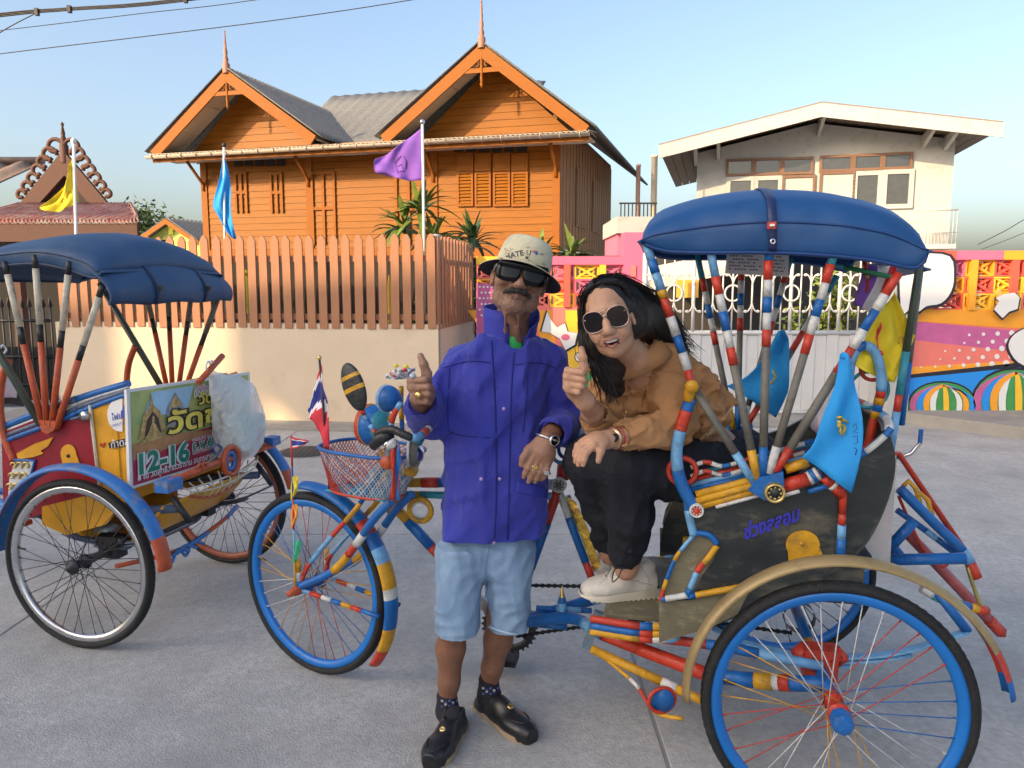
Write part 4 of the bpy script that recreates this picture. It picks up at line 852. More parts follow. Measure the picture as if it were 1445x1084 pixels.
CH1 = {'axle': tB, 'a2': tY, 'spring': tL, 'block': tR}; vp = chassis(tri, T1, .52, CH1)
un = T1.un
# side panels
out_px = [(978, 716), (1020, 704), (1075, 692), (1160, 668), (1215, 640), (1252, 608), (1262, 650), (1252, 705), (1224, 762), (1186, 802), (1120, 842), (1000, 886), (930, 906), (930, 872), (938, 832), (958, 786), (976, 754)]
pan = [un(x, y, vp) for x, y in out_px]
for s in (1, -1):
    b = MB(); b.prism([T1.w(u, s * vp, z) for u, z in pan], -T1.v * .018 * s, panel_d); sp_ = b.obj('side_panel', tri)
    if s == 1: SP1 = sp_
    b = MB(); front = [un(x, y, vp) for x, y in ((979, 752), (1003, 760), (1013, 772), (1006, 790), (990, 812), (975, 842), (934, 842), (940, 815), (958, 780))]
    b.prism([T1.w(u, s * (vp + .002), z) for u, z in front], T1.v * .004 * s, panel_o); b.obj('wing_board', sp_)
    lowb = [un(x, y, vp) for x, y in ((930, 848), (972, 846), (1060, 830), (1040, 866), (1000, 886), (930, 906))]
    b = MB(); b.prism([T1.w(u, s * (vp + .002), z) for u, z in lowb], T1.v * .003 * s, panel_o); b.obj('sill_board', sp_)
def edge(pxs, v, bands, r_, par, name, sm=5):
    b = MB(); b.stripes([T1.p(x, y, v) for x, y in pxs], r_, bands, 8, sm); return b.obj(name, par)
edge([(979, 755), (955, 785), (940, 820), (932, 848)], vp + .012, [(tL, 1), (tY, .5), (tB, 1), (tY, .5), (tR, .6)], .006, tri, 'edging')
edge([(980, 752), (1000, 755), (1012, 768)], vp + .012, [(tB, 1)], .009, tri, 'edging')
edge([(1012, 770), (1000, 787), (985, 805), (970, 840)], vp + .012, [(tY, 1.2), (tR, .6), (tL, 1), (tB, .4)], .009, tri, 'edging')
edge([(933, 846), (970, 840)], vp + .012, [(tB, .2), (tW, 1)], .009, tri, 'edging'); edge([(970, 842), (1060, 826)], vp + .012, [(tB, .15), (tY, 1)], .009, tri, 'edging')
edge([(967, 690), (972, 725), (979, 755)], vp + .012, [(tB, .8), (tL, 1)], .011, tri, 'edging')
# stacked bars on top of the panel
for k, (m, dv) in enumerate(((tY, .012), (tY, .016), (tY, .012))): edge([(982, 716 - k * 9), (1082, 688 - k * 8)], vp + dv, [(m, 1)], .011, tri, 'top_bar', 0)
edge([(1010, 716), (1080, 697)], vp + .022, [(tW, 1)], .005, tri, 'top_bar', 0)
for k, m in enumerate((tB, tL, tR, tT)): edge([(974, 692 - k * 7), (1150, 650 - k * 8)], vp - .02 - .012 * k, [(m, 3), (tW if k % 2 else tB, .5), (m, 2)], .008, tri, 'top_bar', 0)
edge([(1104, 686), (1140, 676)], vp + .012, [(tR, 1)], .019, tri, 'tape_roll', 0); edge([(1103, 700), (1128, 693)], vp + .02, [(tW, 1)], .006, tri, 'tape_roll', 0)
edge([(1140, 676), (1160, 665)], vp + .01, [(tW, .3), (tB, .3), (tW, .3), (tN, .3)], .02, tri, 'tape_roll', 0); edge([(1108, 662), (1140, 652)], vp + .006, [(tY, 1)], .015, tri, 'tape_roll', 0); edge([(1140, 694), (1172, 684)], vp + .012, [(tB, 1)], .008, tri, 'tape_roll', 0)
edge([(1160, 672), (1180, 690), (1190, 700)], vp + .012, [(tR, 1), (tW, .3), (tR, 1)], .014, tri, 'tape_roll', 0)
for dy in (0, 13): edge([(975, 660 + dy), (995, 652 + dy), (1020, 658 + dy), (1050, 650 + dy), (1085, 640 + dy), (1148, 622 + dy)], vp - .03, [(tW, .6), (tR, .4), (tW, .5), (tB, .4)] * 3, .0065, tri, 'wavy_rail', 6)
ring(tri, T1, *[(lambda q: (q[0], vp - .015, q[1]))(un(963, 665, vp - .015))][0], .038, .008, tR)
# armrest post, clamp and hub plate
edge([(975, 562), (962, 600), (955, 635), (957, 665), (965, 690), (980, 716)], vp + .015, [(tB, .5), (tR, .8), (tL, 1.6), (tB, 1.6)], .017, tri, 'armrest_post', 6)
edge([(971, 566), (976, 542)], vp + .02, [(tY, 1)], .016, tri, 'strut_clamp', 0)
cu, cz = un(976, 545, vp + .03); b = MB(); b.lathe([(.0, -.018), (.018, -.018), (.018, .018), (0, .018)], T1.w(cu, vp + .03, cz), T1.v, tY, 10); b.obj('clamp_bolt', tri)
hub = un(1085, 690, vp + .03)
for s in (1, -1):
    b = MB(); hp = [un(x, y, vp + .02) for x, y in ((1055, 690), (1070, 672), (1104, 664), (1106, 690), (1098, 705), (1078, 704))]; b.prism([T1.w(u, s * (vp + .016), z) for u, z in hp], T1.v * .02 * s, tB); b.obj('hub_plate', tri)
mu, mz = un(1093, 695, vp + .04); medal(tri, T1, mu, vp + .04, mz, .028, brass, panel_d); mu, mz = un(983, 720, vp + .03); medal(tri, T1, mu, vp + .028, mz, .02, tW, tR)
mu, mz = un(1175, 670, vp + .02); medal(tri, T1, mu, vp + .018, mz, .011, tL, tY)
edge([(1186, 690), (1190, 700), (1188, 740)], vp + .014, [(tR, 1.2), (tR, .5)], .010, tri, 'tape_roll', 0); edge([(1188, 740), (1186, 785)], vp + .01, [(tL, 1), (tB, 1.2)], .012, tri, 'stay', 0)
# yellow keyhole plate and blue writing
kp = [un(x, y, vp + .01) for x, y in disc(1133, 769, 24, 20, 22)]; b = MB(); b.prism([T1.w(u, vp + .004, z) for u, z in kp], T1.v * .008, tY)
kq = [un(x, y, vp + .01) for x, y in ((1112, 775), (1156, 770), (1163, 788), (1113, 793))]; b.prism([T1.w(u, vp + .003, z) for u, z in kq], T1.v * .006, tY); ku, kz = un(1132, 768, vp + .02); b.ball(T1.w(ku, vp + .014, kz), .006, tY, 8, 5); b.obj('keyhole_plate', SP1)
b = MB(); q0, q1 = T1.p(1050, 750, vp + .006), T1.p(1128, 722, vp + .006); write(b, 'ช่วงลลอม', (q0 + q1) / 2, q1 - q0, np.array([0, 0, 1.]), np.linalg.norm(q1 - q0), mat('blue lettering', (.03, .03, .42), .5), .002, .035, .052); b.obj('lettering', SP1)
# seat, back, floor
for s in ():
    pass
b = MB(); b.fbox(T1, (.30, -vp + .02, .60), (-.10, vp - .02, .70), panel_d); b.obj('seat_box', tri)
def cushion(T, a, c, m, name, par, puff=.03):
    G = []; N = 14
    for i in range(N + 1):
        row = []
        for j in range(N + 1):
            x, y = i / N, j / N; e_ = (1 - (2 * x - 1) ** 6) * (1 - (2 * y - 1) ** 6); row.append(T.w(a[0] + (c[0] - a[0]) * x, a[1] + (c[1] - a[1]) * y, a[2] + (c[2] - a[2]) * e_ ** .5 + puff * math.sin(math.pi * x) * math.sin(math.pi * y)))
        G.append(row)
    q = MB(); q.grid(G, m); q.fbox(T, (a[0], a[1], a[2] - .01), (c[0], c[1], a[2]), m); return q.obj(name, par)
cushion(T1, (.32, -vp + .03, .70), (-.12, vp - .03, .76), fabric_s, 'seat_cushion', tri)
# curved back of the cart
G = []
bk = [un(x, y, vp) for x, y in ((1252, 606), (1264, 650), (1254, 705), (1226, 764), (1190, 800))]
for (u, z) in [tuple(p)[::2] for p in curve([(u, 0, z) for u, z in bk], 4)]: G.append([T1.w(u - .05 * (1 - abs(k) ** 2), vp * k, z) for k in (-1, -.6, -.2, .2, .6, 1)])
b = MB(); b.grid(G, panel_d, .015); b.obj('back_panel', tri)
bpx = [(1250, 612), (1266, 650), (1262, 705), (1258, 760), (1256, 798), (1230, 790), (1210, 768)]
b = MB(); P = [T1.p(x, y, vp * .55) for x, y in bpx]; b.prism(P, -T1.v * .004, mat('faded white board', (.55, .50, .49), .6, var=.15, dirt=(.30, .45, .35), dirt_amt=.35, dirt_scale=9)); b.obj('back_board', tri)
edge([(1168, 668), (1218, 640), (1248, 616), (1258, 604)], vp + .005, [(tW, 1.2), (tB, .5), (tW, 1), (tB, .4)], .009, tri, 'rim_bar', 5)
b = MB(); b.stripes([T1.w(*(lambda q: (q[0] - .05 * (1 - k * k), vp * k, q[1]))(un(1255, 606, vp))) for k in (1, .6, .2, -.2, -.6, -1)], .012, [(tW, 1), (tL, .5), (tW, 1), (tR, .4), (tW, 1)], 8, 4); b.obj('rim_bar', tri)
# footrest
fz = un(880, 857, .2)[1]
b = MB(); b.fbox(T1, (.62, -.26, fz - .012), (.40, .26, fz + .004), panel_o); b.obj('footboard', tri)
for s in (1, -1):
    for k, (m, dz) in enumerate(((tR, -.004), (tB, -.026), (tY, -.044))):
        b = MB(); b.stripes([T1.w(.66, s * .27, fz + dz - .01), T1.w(.50, s * .285, fz + dz - .014), T1.w(.39, s * .29, fz + dz)], .012, [(m, 2), (tR if k else tB, .5), (tY if k < 2 else tW, .5), (tL, .6)], 8, 4); b.obj('foot_bar', tri)
# main tubes
zh = WR + RZ
FR = lambda x, y, v=0: T1.p(x, y, v)
def tubeobj(pts, r_, bands, name, sm=0): b = MB(); b.stripes(pts, r_, bands, 10, sm); return b.obj(name, tri)
seat_c = FR(790, 684); headt, headb = FR(574, 668), FR(550, 722); bb = FR(716, 890)
tubeobj([headb, headt], .021, [(tY, 1)], 'head_tube')
tubeobj([FR(565, 681), FR(680, 681), seat_c + np.array([0, 0, .0])], .017, [(tY, .5), (tR, .4), (tB, .5), (tW, .4), (tR, .4), (tY, .4), (tB, .6), (tW, .4)], 'top_tube')
tubeobj([FR(562, 697), FR(660, 700), FR(792, 700)], .012, [(tY, .4), (tT, .8), (tW, .4), (tR, .4), (tB, .5), (tL, .4)], 'top_tube')
tubeobj([FR(558, 716), bb], .018, [(tY, .25), (tB, .5), (tR, .2), (tT, .6), (tW, .4), (tB, .4)], 'down_tube')
tubeobj([seat_c, bb], .018, [(tR, .4), (tB, .5), (tW, .3), (tR, .4)], 'seat_tube')
tubeobj([FR(788, 690), FR(808, 745), FR(838, 824)], .013, [(tW, 1), (tB, 1.6), (tR, .8)], 'seat_stay'); 
tubeobj([T1.w(*(lambda q: (q[0], -.05, q[1]))(un(800, 700, -.05))), T1.w(*(lambda q: (q[0], -.05, q[1]))(un(848, 808, -.05)))], .012, [(tT, 1), (tB, 1.6), (tR, .8)], 'seat_stay')
b = MB(); b.prism([FR(798, 700, -.02), FR(812, 708, -.02), FR(836, 760, -.02), FR(848, 800, -.02), FR(838, 806, -.02)], -T1.v * .003, foil); b.obj('foil_panel', tri)
ring(tri, T1, *(lambda q: (q[0], .03, q[1]))(un(794, 640, .03)), .033, .007, tL, 'saddle_spring', .2); ring(tri, T1, *(lambda q: (q[0], -.06, q[1]))(un(802, 634, -.06)), .033, .007, tB, 'saddle_spring', .2)
edge([(796, 652), (794, 676)], 0, [(tR, 1)], .022, tri, 'seat_post', 0); mu, mz = un(789, 684, .03); medal(tri, T1, mu, .03, mz, .026, tW, tG)
# saddle (mostly behind the man)
b = MB(); su, sz = un(775, 605, 0); G = []
for i in range(9):
    f = i / 8; w_ = .03 + .08 * f ** 1.6; u_ = su + .16 - .27 * f; G.append([T1.w(u_, w_ * k, sz + .03 - .045 * k * k - .01 * f) for k in (-1.05, -.8, -.4, 0, .4, .8, 1.05)])
b.grid(G, tB, .03); b.obj('saddle', tri)
# rear beams
for s in (1, -1):
    tubeobj([bb + np.array([0, 0, .02]), T1.w(.75, s * .05, zh - .03), T1.w(.62, s * .16, zh - .03), T1.w(.30, s * .30, zh - .06)], .020, [(tB, 2.4), (tL, .7), (tR, 1), (tR, 1.8)], 'chassis_tube', 5)
    tubeobj([T1.w(.66, s * .20, zh - .06), T1.w(.32, s * .34, zh - .12)], .014, [(tY, 2), (tW, .4), (tY, .7)], 'chassis_tube')
    tubeobj([T1.w(.62, s * .16, zh - .02), T1.w(.30, s * .33, zh + .05), T1.w(.0, s * .34, zh + .02)], .014, [(tR, 2), (tB, .8), (tL, 1)], 'chassis_tube', 4)
    tubeobj([T1.w(.30, s * .30, zh - .06), T1.w(.12, s * .36, zh - .03), T1.w(0, s * .40, zh)], .022, [(tB, 1.3), (tY, .5), (tW, .2), (tR, .3), (tB, 1)], 'chassis_tube', 4)
    b = MB(); b.box(T1.w(.66, s * .19, zh - .0), (.03, .02, .13), tape('slate plate', (.13, .19, .24)), T1.mat().to_3x3() @ Matrix.Rotation(R(-18), 3, 'Y')); b.obj('link_plate', tri)
    ring(tri, T1, .44, s * .33, zh - .135, .038, .006, tR, 'chassis_ring', .4); b = MB(); b.lathe([(0, .004), (.036, .004), (.036, -.004), (0, -.004)], T1.w(.44, s * .33, zh - .135), T1.v, tB, 18); b.obj('chassis_disc', tri)
    tubeobj([T1.w(.62, s * .22, zh - .075), T1.w(.52, s * .28, zh - .12), T1.w(.46, s * .32, zh - .18), T1.w(.38, s * .35, zh - .175)], .006, [(tY, 1), (tW, .4), (tR, .6), (tY, 1)], 'chassis_trim', 4)
b = MB(); b.stripes([FR(757, 858), FR(835, 862)], .010, [(tB, .8), (tL, 1), (tB, .4)], 8); b.stripes([FR(757, 880), FR(800, 884)], .014, [(tB, 1)], 8); b.obj('chain_guard', tri)
b = MB(); b.lathe([(.014, 0), (.016, .03), (.010, .05), (.001, .09)], FR(793, 862, .03), (0, 0, 1), [tL, tB, brass], 8); b.obj('spike', tri)
chain_run(tri, [T1.w(*(lambda q: (q[0], -.04, q[1]))(un(735, 826, -.04))), T1.w(.45, -.04, zh + .06), T1.w(.02, -.04, zh + .06)]); chain_run(tri, [T1.w(*(lambda q: (q[0], -.04, q[1]))(un(728, 898, -.04))), T1.w(.45, -.04, zh - .05), T1.w(.02, -.04, zh - .06)])
b = MB(); c = bb + T1.v * -.04; b.lathe([(.07, -.003), (.095, -.003), (.095, .003), (.07, .003), (.07, -.003)], c, T1.v, steel_d, 30)
for k in range(30): a = k * 2 * math.pi / 30; b.box(Vector(c) + (Vector(T1.u) * math.cos(a) + Vector((0, 0, 1)) * math.sin(a)) * .098, (.008, .005, .008), steel_d)
for k in range(5): a = k * 2 * math.pi / 5; b.tube([c, Vector(c) + (Vector(T1.u) * math.cos(a) + Vector((0, 0, 1)) * math.sin(a)) * .075], .006, steel_d, 5)
b.obj('chainring', tri)
for s, aa in ((1, 100), (-1, -80)):
    b = MB(); e_ = Vector(T1.u) * math.cos(R(aa)) + Vector((0, 0, 1)) * math.sin(R(aa)); c0_ = Vector(bb) + Vector(T1.v) * .07 * s; b.tube([c0_ - Vector(T1.v) * .07 * s, c0_, c0_ + e_ * .17], .010, steel_d, 7); b.obj('crank', tri)
    b = MB(); b.box(c0_ + e_ * .17 + Vector(T1.v) * .05 * s, (.085, .085, .022), rubber, T1.mat().to_3x3()); b.obj('pedal', tri)
b = MB(); b.lathe([(.05, -.02), (.05, .02)], T1.w(0, -.04, zh), T1.v, steel_d, 18); b.obj('sprocket', tri)
# fork, stays, handlebar (turned with the wheel)
P_ = lambda x, y, v=.055: T1F.p(x, y, v)
crown = P_(548, 700, 0)
hubL = T1F.w(0, .07, zh); hubR = T1F.w(0, -.07, zh)
for s, hb in ((1, hubL), (-1, hubR)):
    q = lambda x, y: T1F.w(*(lambda k: (k[0], s * .055, k[1]))(T1F.un(x, y, .055)))
    tubeobj([q(552, 708), q(528, 732), q(500, 772), q(470, 806), hb + np.array([0, 0, .01])], .014, [(tB, 1.6), (tW, .5), (tR, .5), (tY, .9), (tB, 1.6)], 'fork_blade', 6)
    tubeobj([q(545, 652), q(505, 715), q(470, 755), q(434, 800), hb], .0085, [(tB, 1.3), (tY, .7), (tR, .6), (tL, 1.1), (tR, .4), (tR, .4)], 'fork_stay', 4)
    tubeobj([hb, q(534, 870)], .0085, [(tL, .6), (tR, .6), (tW, .5), (tB, .5), (tY, .5), (tR, .5), (tB, .8)], 'fender_stay')
    b = MB(); b.stripes([hb + np.array([0, 0, -.01]), hb + np.array([0, 0, .06]), hb + np.array([0, 0, .11])], .010, [(tB, .4), (tW, .3), (tY, .4)], 8); b.obj('axle_plate', tri)
b = MB(); b.lathe([(.0, .05), (.012, .05), (.012, .03), (.018, .02), (.018, 0)], hubL, T1F.v, tO, 8); b.obj('axle_nut', tri)
tubeobj([crown, P_(594, 612, 0)], .019, [(tB, 1), (tY, .2), (tB, .6), (tT, .7)], 'steerer')
b = MB(); b.lathe([(.030, -.008), (.030, .008), (.0, .008)], P_(578, 662, 0), np.array(P_(594, 612, 0)) - crown, tY, 14); b.obj('headset_ring', tri)
ring(tri, T1, *(lambda q: (q[0], .02, q[1]))(un(593, 720, .02)), .040, .010, tY, 'lock_ring'); ring(tri, T1, *(lambda q: (q[0], .02, q[1]))(un(593, 720, .02)), .028, .004, tW, 'lock_ring')
bar_y = P_(594, 612, 0)
tubeobj([P_(594, 612, 0), P_(606, 604, .1), P_(585, 618, .24), P_(552, 606, .27), P_(532, 612, .27)], .0115, [(chrome, 1), (tR, .4), (tW, .4), (tO, .4), (tL, .5), (tK, 1)], 'handlebar', 5)
tubeobj([P_(594, 612, 0), P_(630, 610, -.1), P_(660, 620, -.24), P_(690, 640, -.27)], .0115, [(chrome, 1), (tB, .4), (tW, .4), (tK, .8)], 'handlebar', 5)
b = MB(); b.tube([P_(552, 611, .26), P_(538, 618, .27), P_(526, 630, .27)], [.017, .018, .014], tK, 10); b.lathe([(.016, 0), (.02, .01), (.0, .02)], P_(551, 625, .27), np.array(P_(551, 625, .27)) - np.array(P_(530, 605, .27)), tW, 10); b.obj('grip', tri)
b = MB(); b.stripes([P_(549, 612, .25), P_(556, 585, .25), P_(566, 568, .24)], .008, [(tL, .8), (tR, 1), (tL, .5)], 8, 3); b.obj('brake_lever', tri)
# mirror
mc = P_(500, 548, .30); rotm = Matrix((Vector(T1F.u), Vector(T1F.v), Vector((0, 0, 1)))).transposed(); tiltm = rotm @ Matrix.Rotation(R(24), 3, 'Y')
b = MB(); nn = 18; G = []
for i in range(nn + 1):
    th = math.pi * i / nn; row = []
    for j in range(20):
        a = 2 * math.pi * j / 20; vloc = Vector((.040 * math.sin(th) * math.cos(a), .016 * math.sin(th) * math.sin(a), .073 * math.cos(th) + .004)); row.append(Vector(mc) + tiltm @ vloc)
    G.append(row)
b.grid(G, lambda i, j: tY if i in (6, 9) else tK, 0, True, True); b.obj('mirror', tri)
tubeobj([Vector(mc) + tiltm @ Vector((0, 0, -.068)), P_(516, 590, .28), P_(536, 620, .27)], .007, [(tR, .5), (tL, .5), (tB, .5), (tL, .4), (tR, .4), (tB, .5)], 'mirror_stem', 3)
# lamps
def lamp(px, py, v, r_, ms, name='headlamp', dirv=None):
    c = P_(px, py, v); d = dirv if dirv is not None else T1F.u; b = MB(); prof = [(.0, -1.0), (.5, -.86), (.84, -.5), (.98, -.1), (1.0, .12), (1.05, .14), (1.05, .36), (.95, .38), (.9, .42), (0, .5)]
    b.lathe([(q_ * r_, h * r_) for q_, h in prof], c, d, [ms[0], ms[0], ms[1], ms[1], ms[2], ms[3], ms[3], ms[0], glass_w], 22); return b.obj(name, tri)
lamp(549, 563, .10, .042, [tB, tB, tW, tL], dirv=T1F.u * .97 - T1F.v * .1); lamp(528, 600, .06, .066, [tT, tB, tY, tR], dirv=T1F.u * .97 - T1F.v * .05); lamp(582, 640, .02, .040, [chrome, tG, tK, tW], dirv=T1F.u * .8 + T1F.v * .5)
b = MB(); b.stripes([P_(527, 628, .06), P_(545, 598, .06), P_(562, 575, .05)], .007, [(tY, 1.4), (tW, .6), (tY, 1)], 7); b.obj('lamp_bracket', tri)
b = MB(); b.stripes([P_(568, 618, .02), P_(566, 570, .02), P_(566, 545, .02)], .008, [(tB, .8), (tY, .5), (tT, .5), (tY, .4)], 7); b.obj('lamp_post', tri)
b = MB(); c = P_(548, 652, .1); b.lathe([(0, .02), (.02, .018), (.026, 0), (.02, -.018), (0, -.02)], c, T1F.v, tO, 12); b.lathe([(.012, .02), (.012, .05), (.02, .055), (0, .07)], c, (0, 0, 1), [chrome, brass, chrome], 8); b.obj('bell', tri)
G = [[P_(553 + k * 3 - f * 1, 628 + 78 * f, .12 + .01 * math.sin(k * 2)) for k in range(5)] for f in [i / 8 for i in range(9)]]
b = MB(); b.grid([[Vector(p) + Vector(T1F.v) * .006 * math.sin(j * 2.2 + i) for j, p in enumerate(row)] for i, row in enumerate(G)], lambda i, j: tR if j < 2 else tB, .002); b.obj('ribbon', tri)
# front basket: wire mesh over a printed liner
bk_t = [P_(435, 632, .11), P_(552, 645, .11)]; ut0, zt0 = T1F.un(433, 632, .11); ut1, _ = T1F.un(556, 632, .11); ub0, zb0 = T1F.un(450, 694, .09); ub1, _ = T1F.un(536, 698, .09)
def bkp(f, s, h): return T1F.w(ub0 + (ub1 - ub0) * f + ((ut0 + (ut1 - ut0) * f) - (ub0 + (ub1 - ub0) * f)) * h, s * (.075 + .045 * h), zb0 + (zt0 - zb0) * h)
loop = [(0, -1), (0, 1), (1, 1), (1, -1)]
def loopP(t, h):
    a = math.pi * (1.25 - t / 2); x, y = math.cos(a), math.sin(a); x, y = math.copysign(abs(x) ** .7, x), math.copysign(abs(y) ** .7, y); return bkp(.5 + .5 * x, -y, h)
b = MB(); b.tube([loopP(k / 8, 1.) for k in range(32)], .006, tB, 7, ring=True); b.obj('basket_rim', tri)
b = MB(); b.tube([loopP(k / 8, 0.) for k in range(32)], .005, tR, 7, ring=True); b.obj('basket_rim', tri)
b = MB(); nw = 64
for k in range(nw):
    for sgn in (1, -1):
        t0 = k * 4 / nw; b.tube([loopP(t0 + sgn * .5 * h, h) for h in (0, .33, .66, 1)], .0017, (tW if k % 3 else tL) if math.cos(math.pi * (1.25 - t0 / 2)) > -.1 else tR, 4, False)
tag(b.obj('wire_mesh', tri), kind='stuff')
b = MB(); b.grid([[Vector(loopP(1.35 + .95 * k / 8, h)) - Vector(T1F.v) * .006 for k in range(9)] for h in (.02, .5, .8)], lambda i, j: tape('basket print', (.45, .36, .10)) if j < 3 else tape('basket maroon', (.22, .05, .05)), .002); b.obj('liner', tri)
b = MB(); b.grid([[bkp(f, s, .01) for s in (-.9, 0, .9)] for f in (.02, .5, .98)], tT, .003); b.obj('basket_floor', tri)
# hood and its fan of struts
VH = .38
up = [un(x, y, VH) for x, y in ((905, 338), (912, 318), (950, 300), (1010, 284), (1085, 275), (1170, 277), (1235, 288), (1280, 304), (1304, 325), (1309, 350))]
lo = [un(x, y, VH) for x, y in ((906, 342), (930, 349), (980, 352), (1085, 352), (1170, 356), (1240, 364), (1285, 374), (1302, 372), (1309, 356))]
hd, HG = hood(tri, T1, up, lo, VH, vinyl, mat('seam vinyl', (.008, .045, .18), .4))
b = MB(); i0 = 16
b.grid([[Vector(HG[i][j]) + Vector(T1.v) * .008 + Vector((0, 0, .004)) for i in (i0, i0 + 1)] for j in range(0, 11)], tN, .004); b.obj('strap', hd)
su, sz = un(1089, 318, VH + .035); b = MB(); b.box(T1.w(su, VH + .034, sz), (.022, .01, .018), tR, T1.mat().to_3x3()); b.box(T1.w(su, VH + .041, sz), (.012, .006, .006), chrome, T1.mat().to_3x3()); b.obj('buckle', hd)
su, sz = un(1090, 341, VH + .02); b = MB(); b.lathe([(.0065, -.004), (.0085, 0), (.0065, .004), (.004, .004), (.004, -.004)], T1.w(su, VH + .028, sz), T1.v, chrome, 12); b.obj('eyelet', hd)
G = []
for i in range(7):
    f = i / 6; G.append([T1.w(*(lambda q: (q[0] - .02 * f, VH * k, q[1] - .02 * abs(k) * f))(un(1276 + 44 * f, 368 + 6 * f + 4 * f * f, VH * .2))) for k in (-.95, -.65, -.35, -.05)])
b = MB(); b.grid(G, vinyl, .006); b.obj('rear_flap', hd)
vs_ = vp + .02
near = [        ((1002, 353), (1069, 678), [(tL, 2.3), (tR, 1.2), (tW, 1.2), (tB, 1.3), (tW, 1.2), (tR, 1.2), (tG, 6), (tY, 2.2)]),
        ((1085, 351), (1076, 672), [(tB, 1.2), (tR, 1.2), (tW, 1.1), (tB, 1), (tW, 1.1), (tR, 1.1), (tG, 6.6), (tB, 2)]),
        ((1176, 361), (1085, 668), [(tT, 1), (tR, 1.2), (tW, 1.1), (tB, 1.1), (tW, 1.2), (tR, 1.3), (tG, 6.4), (tW, 1.9)]),
        ((1263, 394), (1094, 666), [(tR, 1.4), (tW, 1), (tB, 1.3), (tW, 1.2), (tR, 1.7), (tG, 5.2), (tR, 1.7)])]
for (tp, bt, bands) in near:
    A, B = un(*tp, vs_), un(*bt, vs_); A = (A[0] + (A[0] - B[0]) * .03, A[1] + (A[1] - B[1]) * .03)
    strut(tri, T1, vs_, A, B, bands, .0118); strut(tri, T1, -vs_, A, B, [(tT if k == 0 else m, w_) for k, (m, w_) in enumerate(bands)], .0112)
A, Cc, B = un(912, 345, vs_), un(979, 548, vs_), un(1064, 681, vs_)
for s in (1, -1):
    strut(tri, T1, s * vs_, A, Cc, [(tL, 1), (tB, .8), (tL, 1.1), (tY, .5), (tR, 1.2), (tW, 1.2), (tB, 1.1), (tW, 1.1), (tR, 1.2)], .012); strut(tri, T1, s * vs_, Cc, B, [(tG, 2.2), (tL, 1)], .011)
strut(tri, T1, -.05, un(1300, 375, -.05), un(1272, 600, -.05), [(tG, 3), (tB, 2)], .009); strut(tri, T1, .12, un(1298, 372, .12), un(1256, 640, .12), [(tGr, 2), (tT, 1), (tR, .4), (tL, 1)], .011)
b = MB(); b.stripes([T1.p(1165, 372, .0), T1.p(1215, 382, .0), T1.p(1268, 393, .0)], .007, [(tT, 1), (mat('green rod', (.03, .22, .08), .4), 3)], 7); b.obj('cross_rod', tri)
# hoop at the back and paper notices under the hood
tubeobj([T1.p(1218, 660, .1), T1.p(1232, 600, .1), T1.p(1244, 545, .1), T1.p(1236, 500, .1), T1.p(1218, 488, .1), T1.p(1202, 505, .1), T1.p(1196, 545, .1)], .014, [(tR, 2.2), (tY, .3), (tB, .3), (tY, .3), (tR, .3), (tL, 2.2), (tB, .4), (tL, 1.6)], 'back_hoop', 6)
ring(tri, T1, *(lambda q: (q[0], .05, q[1]))(un(1226, 550, .05)), .055, .006, tT, 'hoop_ring'); ring(tri, T1, *(lambda q: (q[0], .06, q[1]))(un(1232, 520, .06)), .035, .006, tR, 'hoop_ring')
# rear carrier
S1 = lambda x, y, v: T1.p(x, y, v)
tubeobj([S1(1258, 790, .12), S1(1362, 788, .12)], .017, [(tB, 1)], 'carrier_bar'); tubeobj([S1(1258, 770, .10), S1(1290, 735, .10)], .016, [(tB, 1)], 'carrier_bar')
tubeobj([S1(1270, 690, .05), S1(1320, 740, .05), S1(1360, 780, .05), S1(1378, 815, .05)], .016, [(tB, 3), (tL, .5), (tR, .6)], 'carrier_bar', 3)
tubeobj([S1(1266, 720, .0), S1(1315, 755, .0), S1(1360, 790, .0)], .010, [(tB, 1), (tL, .4), (tB, 1)], 'carrier_bar', 3)
b = MB(); b.tube([S1(1278, 750, -.05), S1(1412, 892, -.05)], .021, [tape('faded red', (.42, .09, .09))], 4, True, (1.2, .8)); b.tube([S1(1395, 874, -.05), S1(1414, 894, -.05)], .023, tR, 4, True, (1.2, .8)); b.obj('carrier_channel', tri)
tubeobj([S1(1300, 830, .1), S1(1340, 850, .1), S1(1392, 862, .05)], .014, [(tW, .6), (tT, .6), (tY, .9), (tB, .5), (tY, .5), (tR, .6)], 'carrier_bar', 3)
tubeobj([S1(1268, 700, .0), S1(1300, 770, .0), S1(1330, 800, .0), S1(1345, 780, .0)], .005, [(tR, 1)], 'cable', 4); tubeobj([S1(1365, 800, .06), S1(1378, 840, .06), S1(1388, 862, .06)], .006, [(mat('chain gold', (.4, .33, .12), .4, .6), 1)], 'stay', 3)
for px, py in ((1288, 695), (1305, 712)):
    b = MB(); b.tube([S1(px - 14, py - 8, .03), S1(px - 6, py - 16, .03), S1(px + 4, py - 6, .03), S1(px + 10, py + 14, .03), S1(px - 2, py + 10, .03)], .008, tY, 7); b.obj('cord_hook', tri)
tubeobj([S1(1240, 640, .1), S1(1268, 640, .0), S1(1362, 778, .02)], .009, [(tR, 1)], 'tie_rope', 0)
b = MB(); b.tube([S1(1240, 655, -.3), S1(1285, 640, -.3), S1(1298, 625, -.3), S1(1300, 606, -.3)], .008, [chrome, chrome, tB], 7); b.obj('far_hook', tri)
b = MB(); b.fbox(T1, (.15, -.22, .52), (-.12, .22, .595), mat('under box', (.02, .022, .028), .5)); b.obj('under_seat_box', tri)
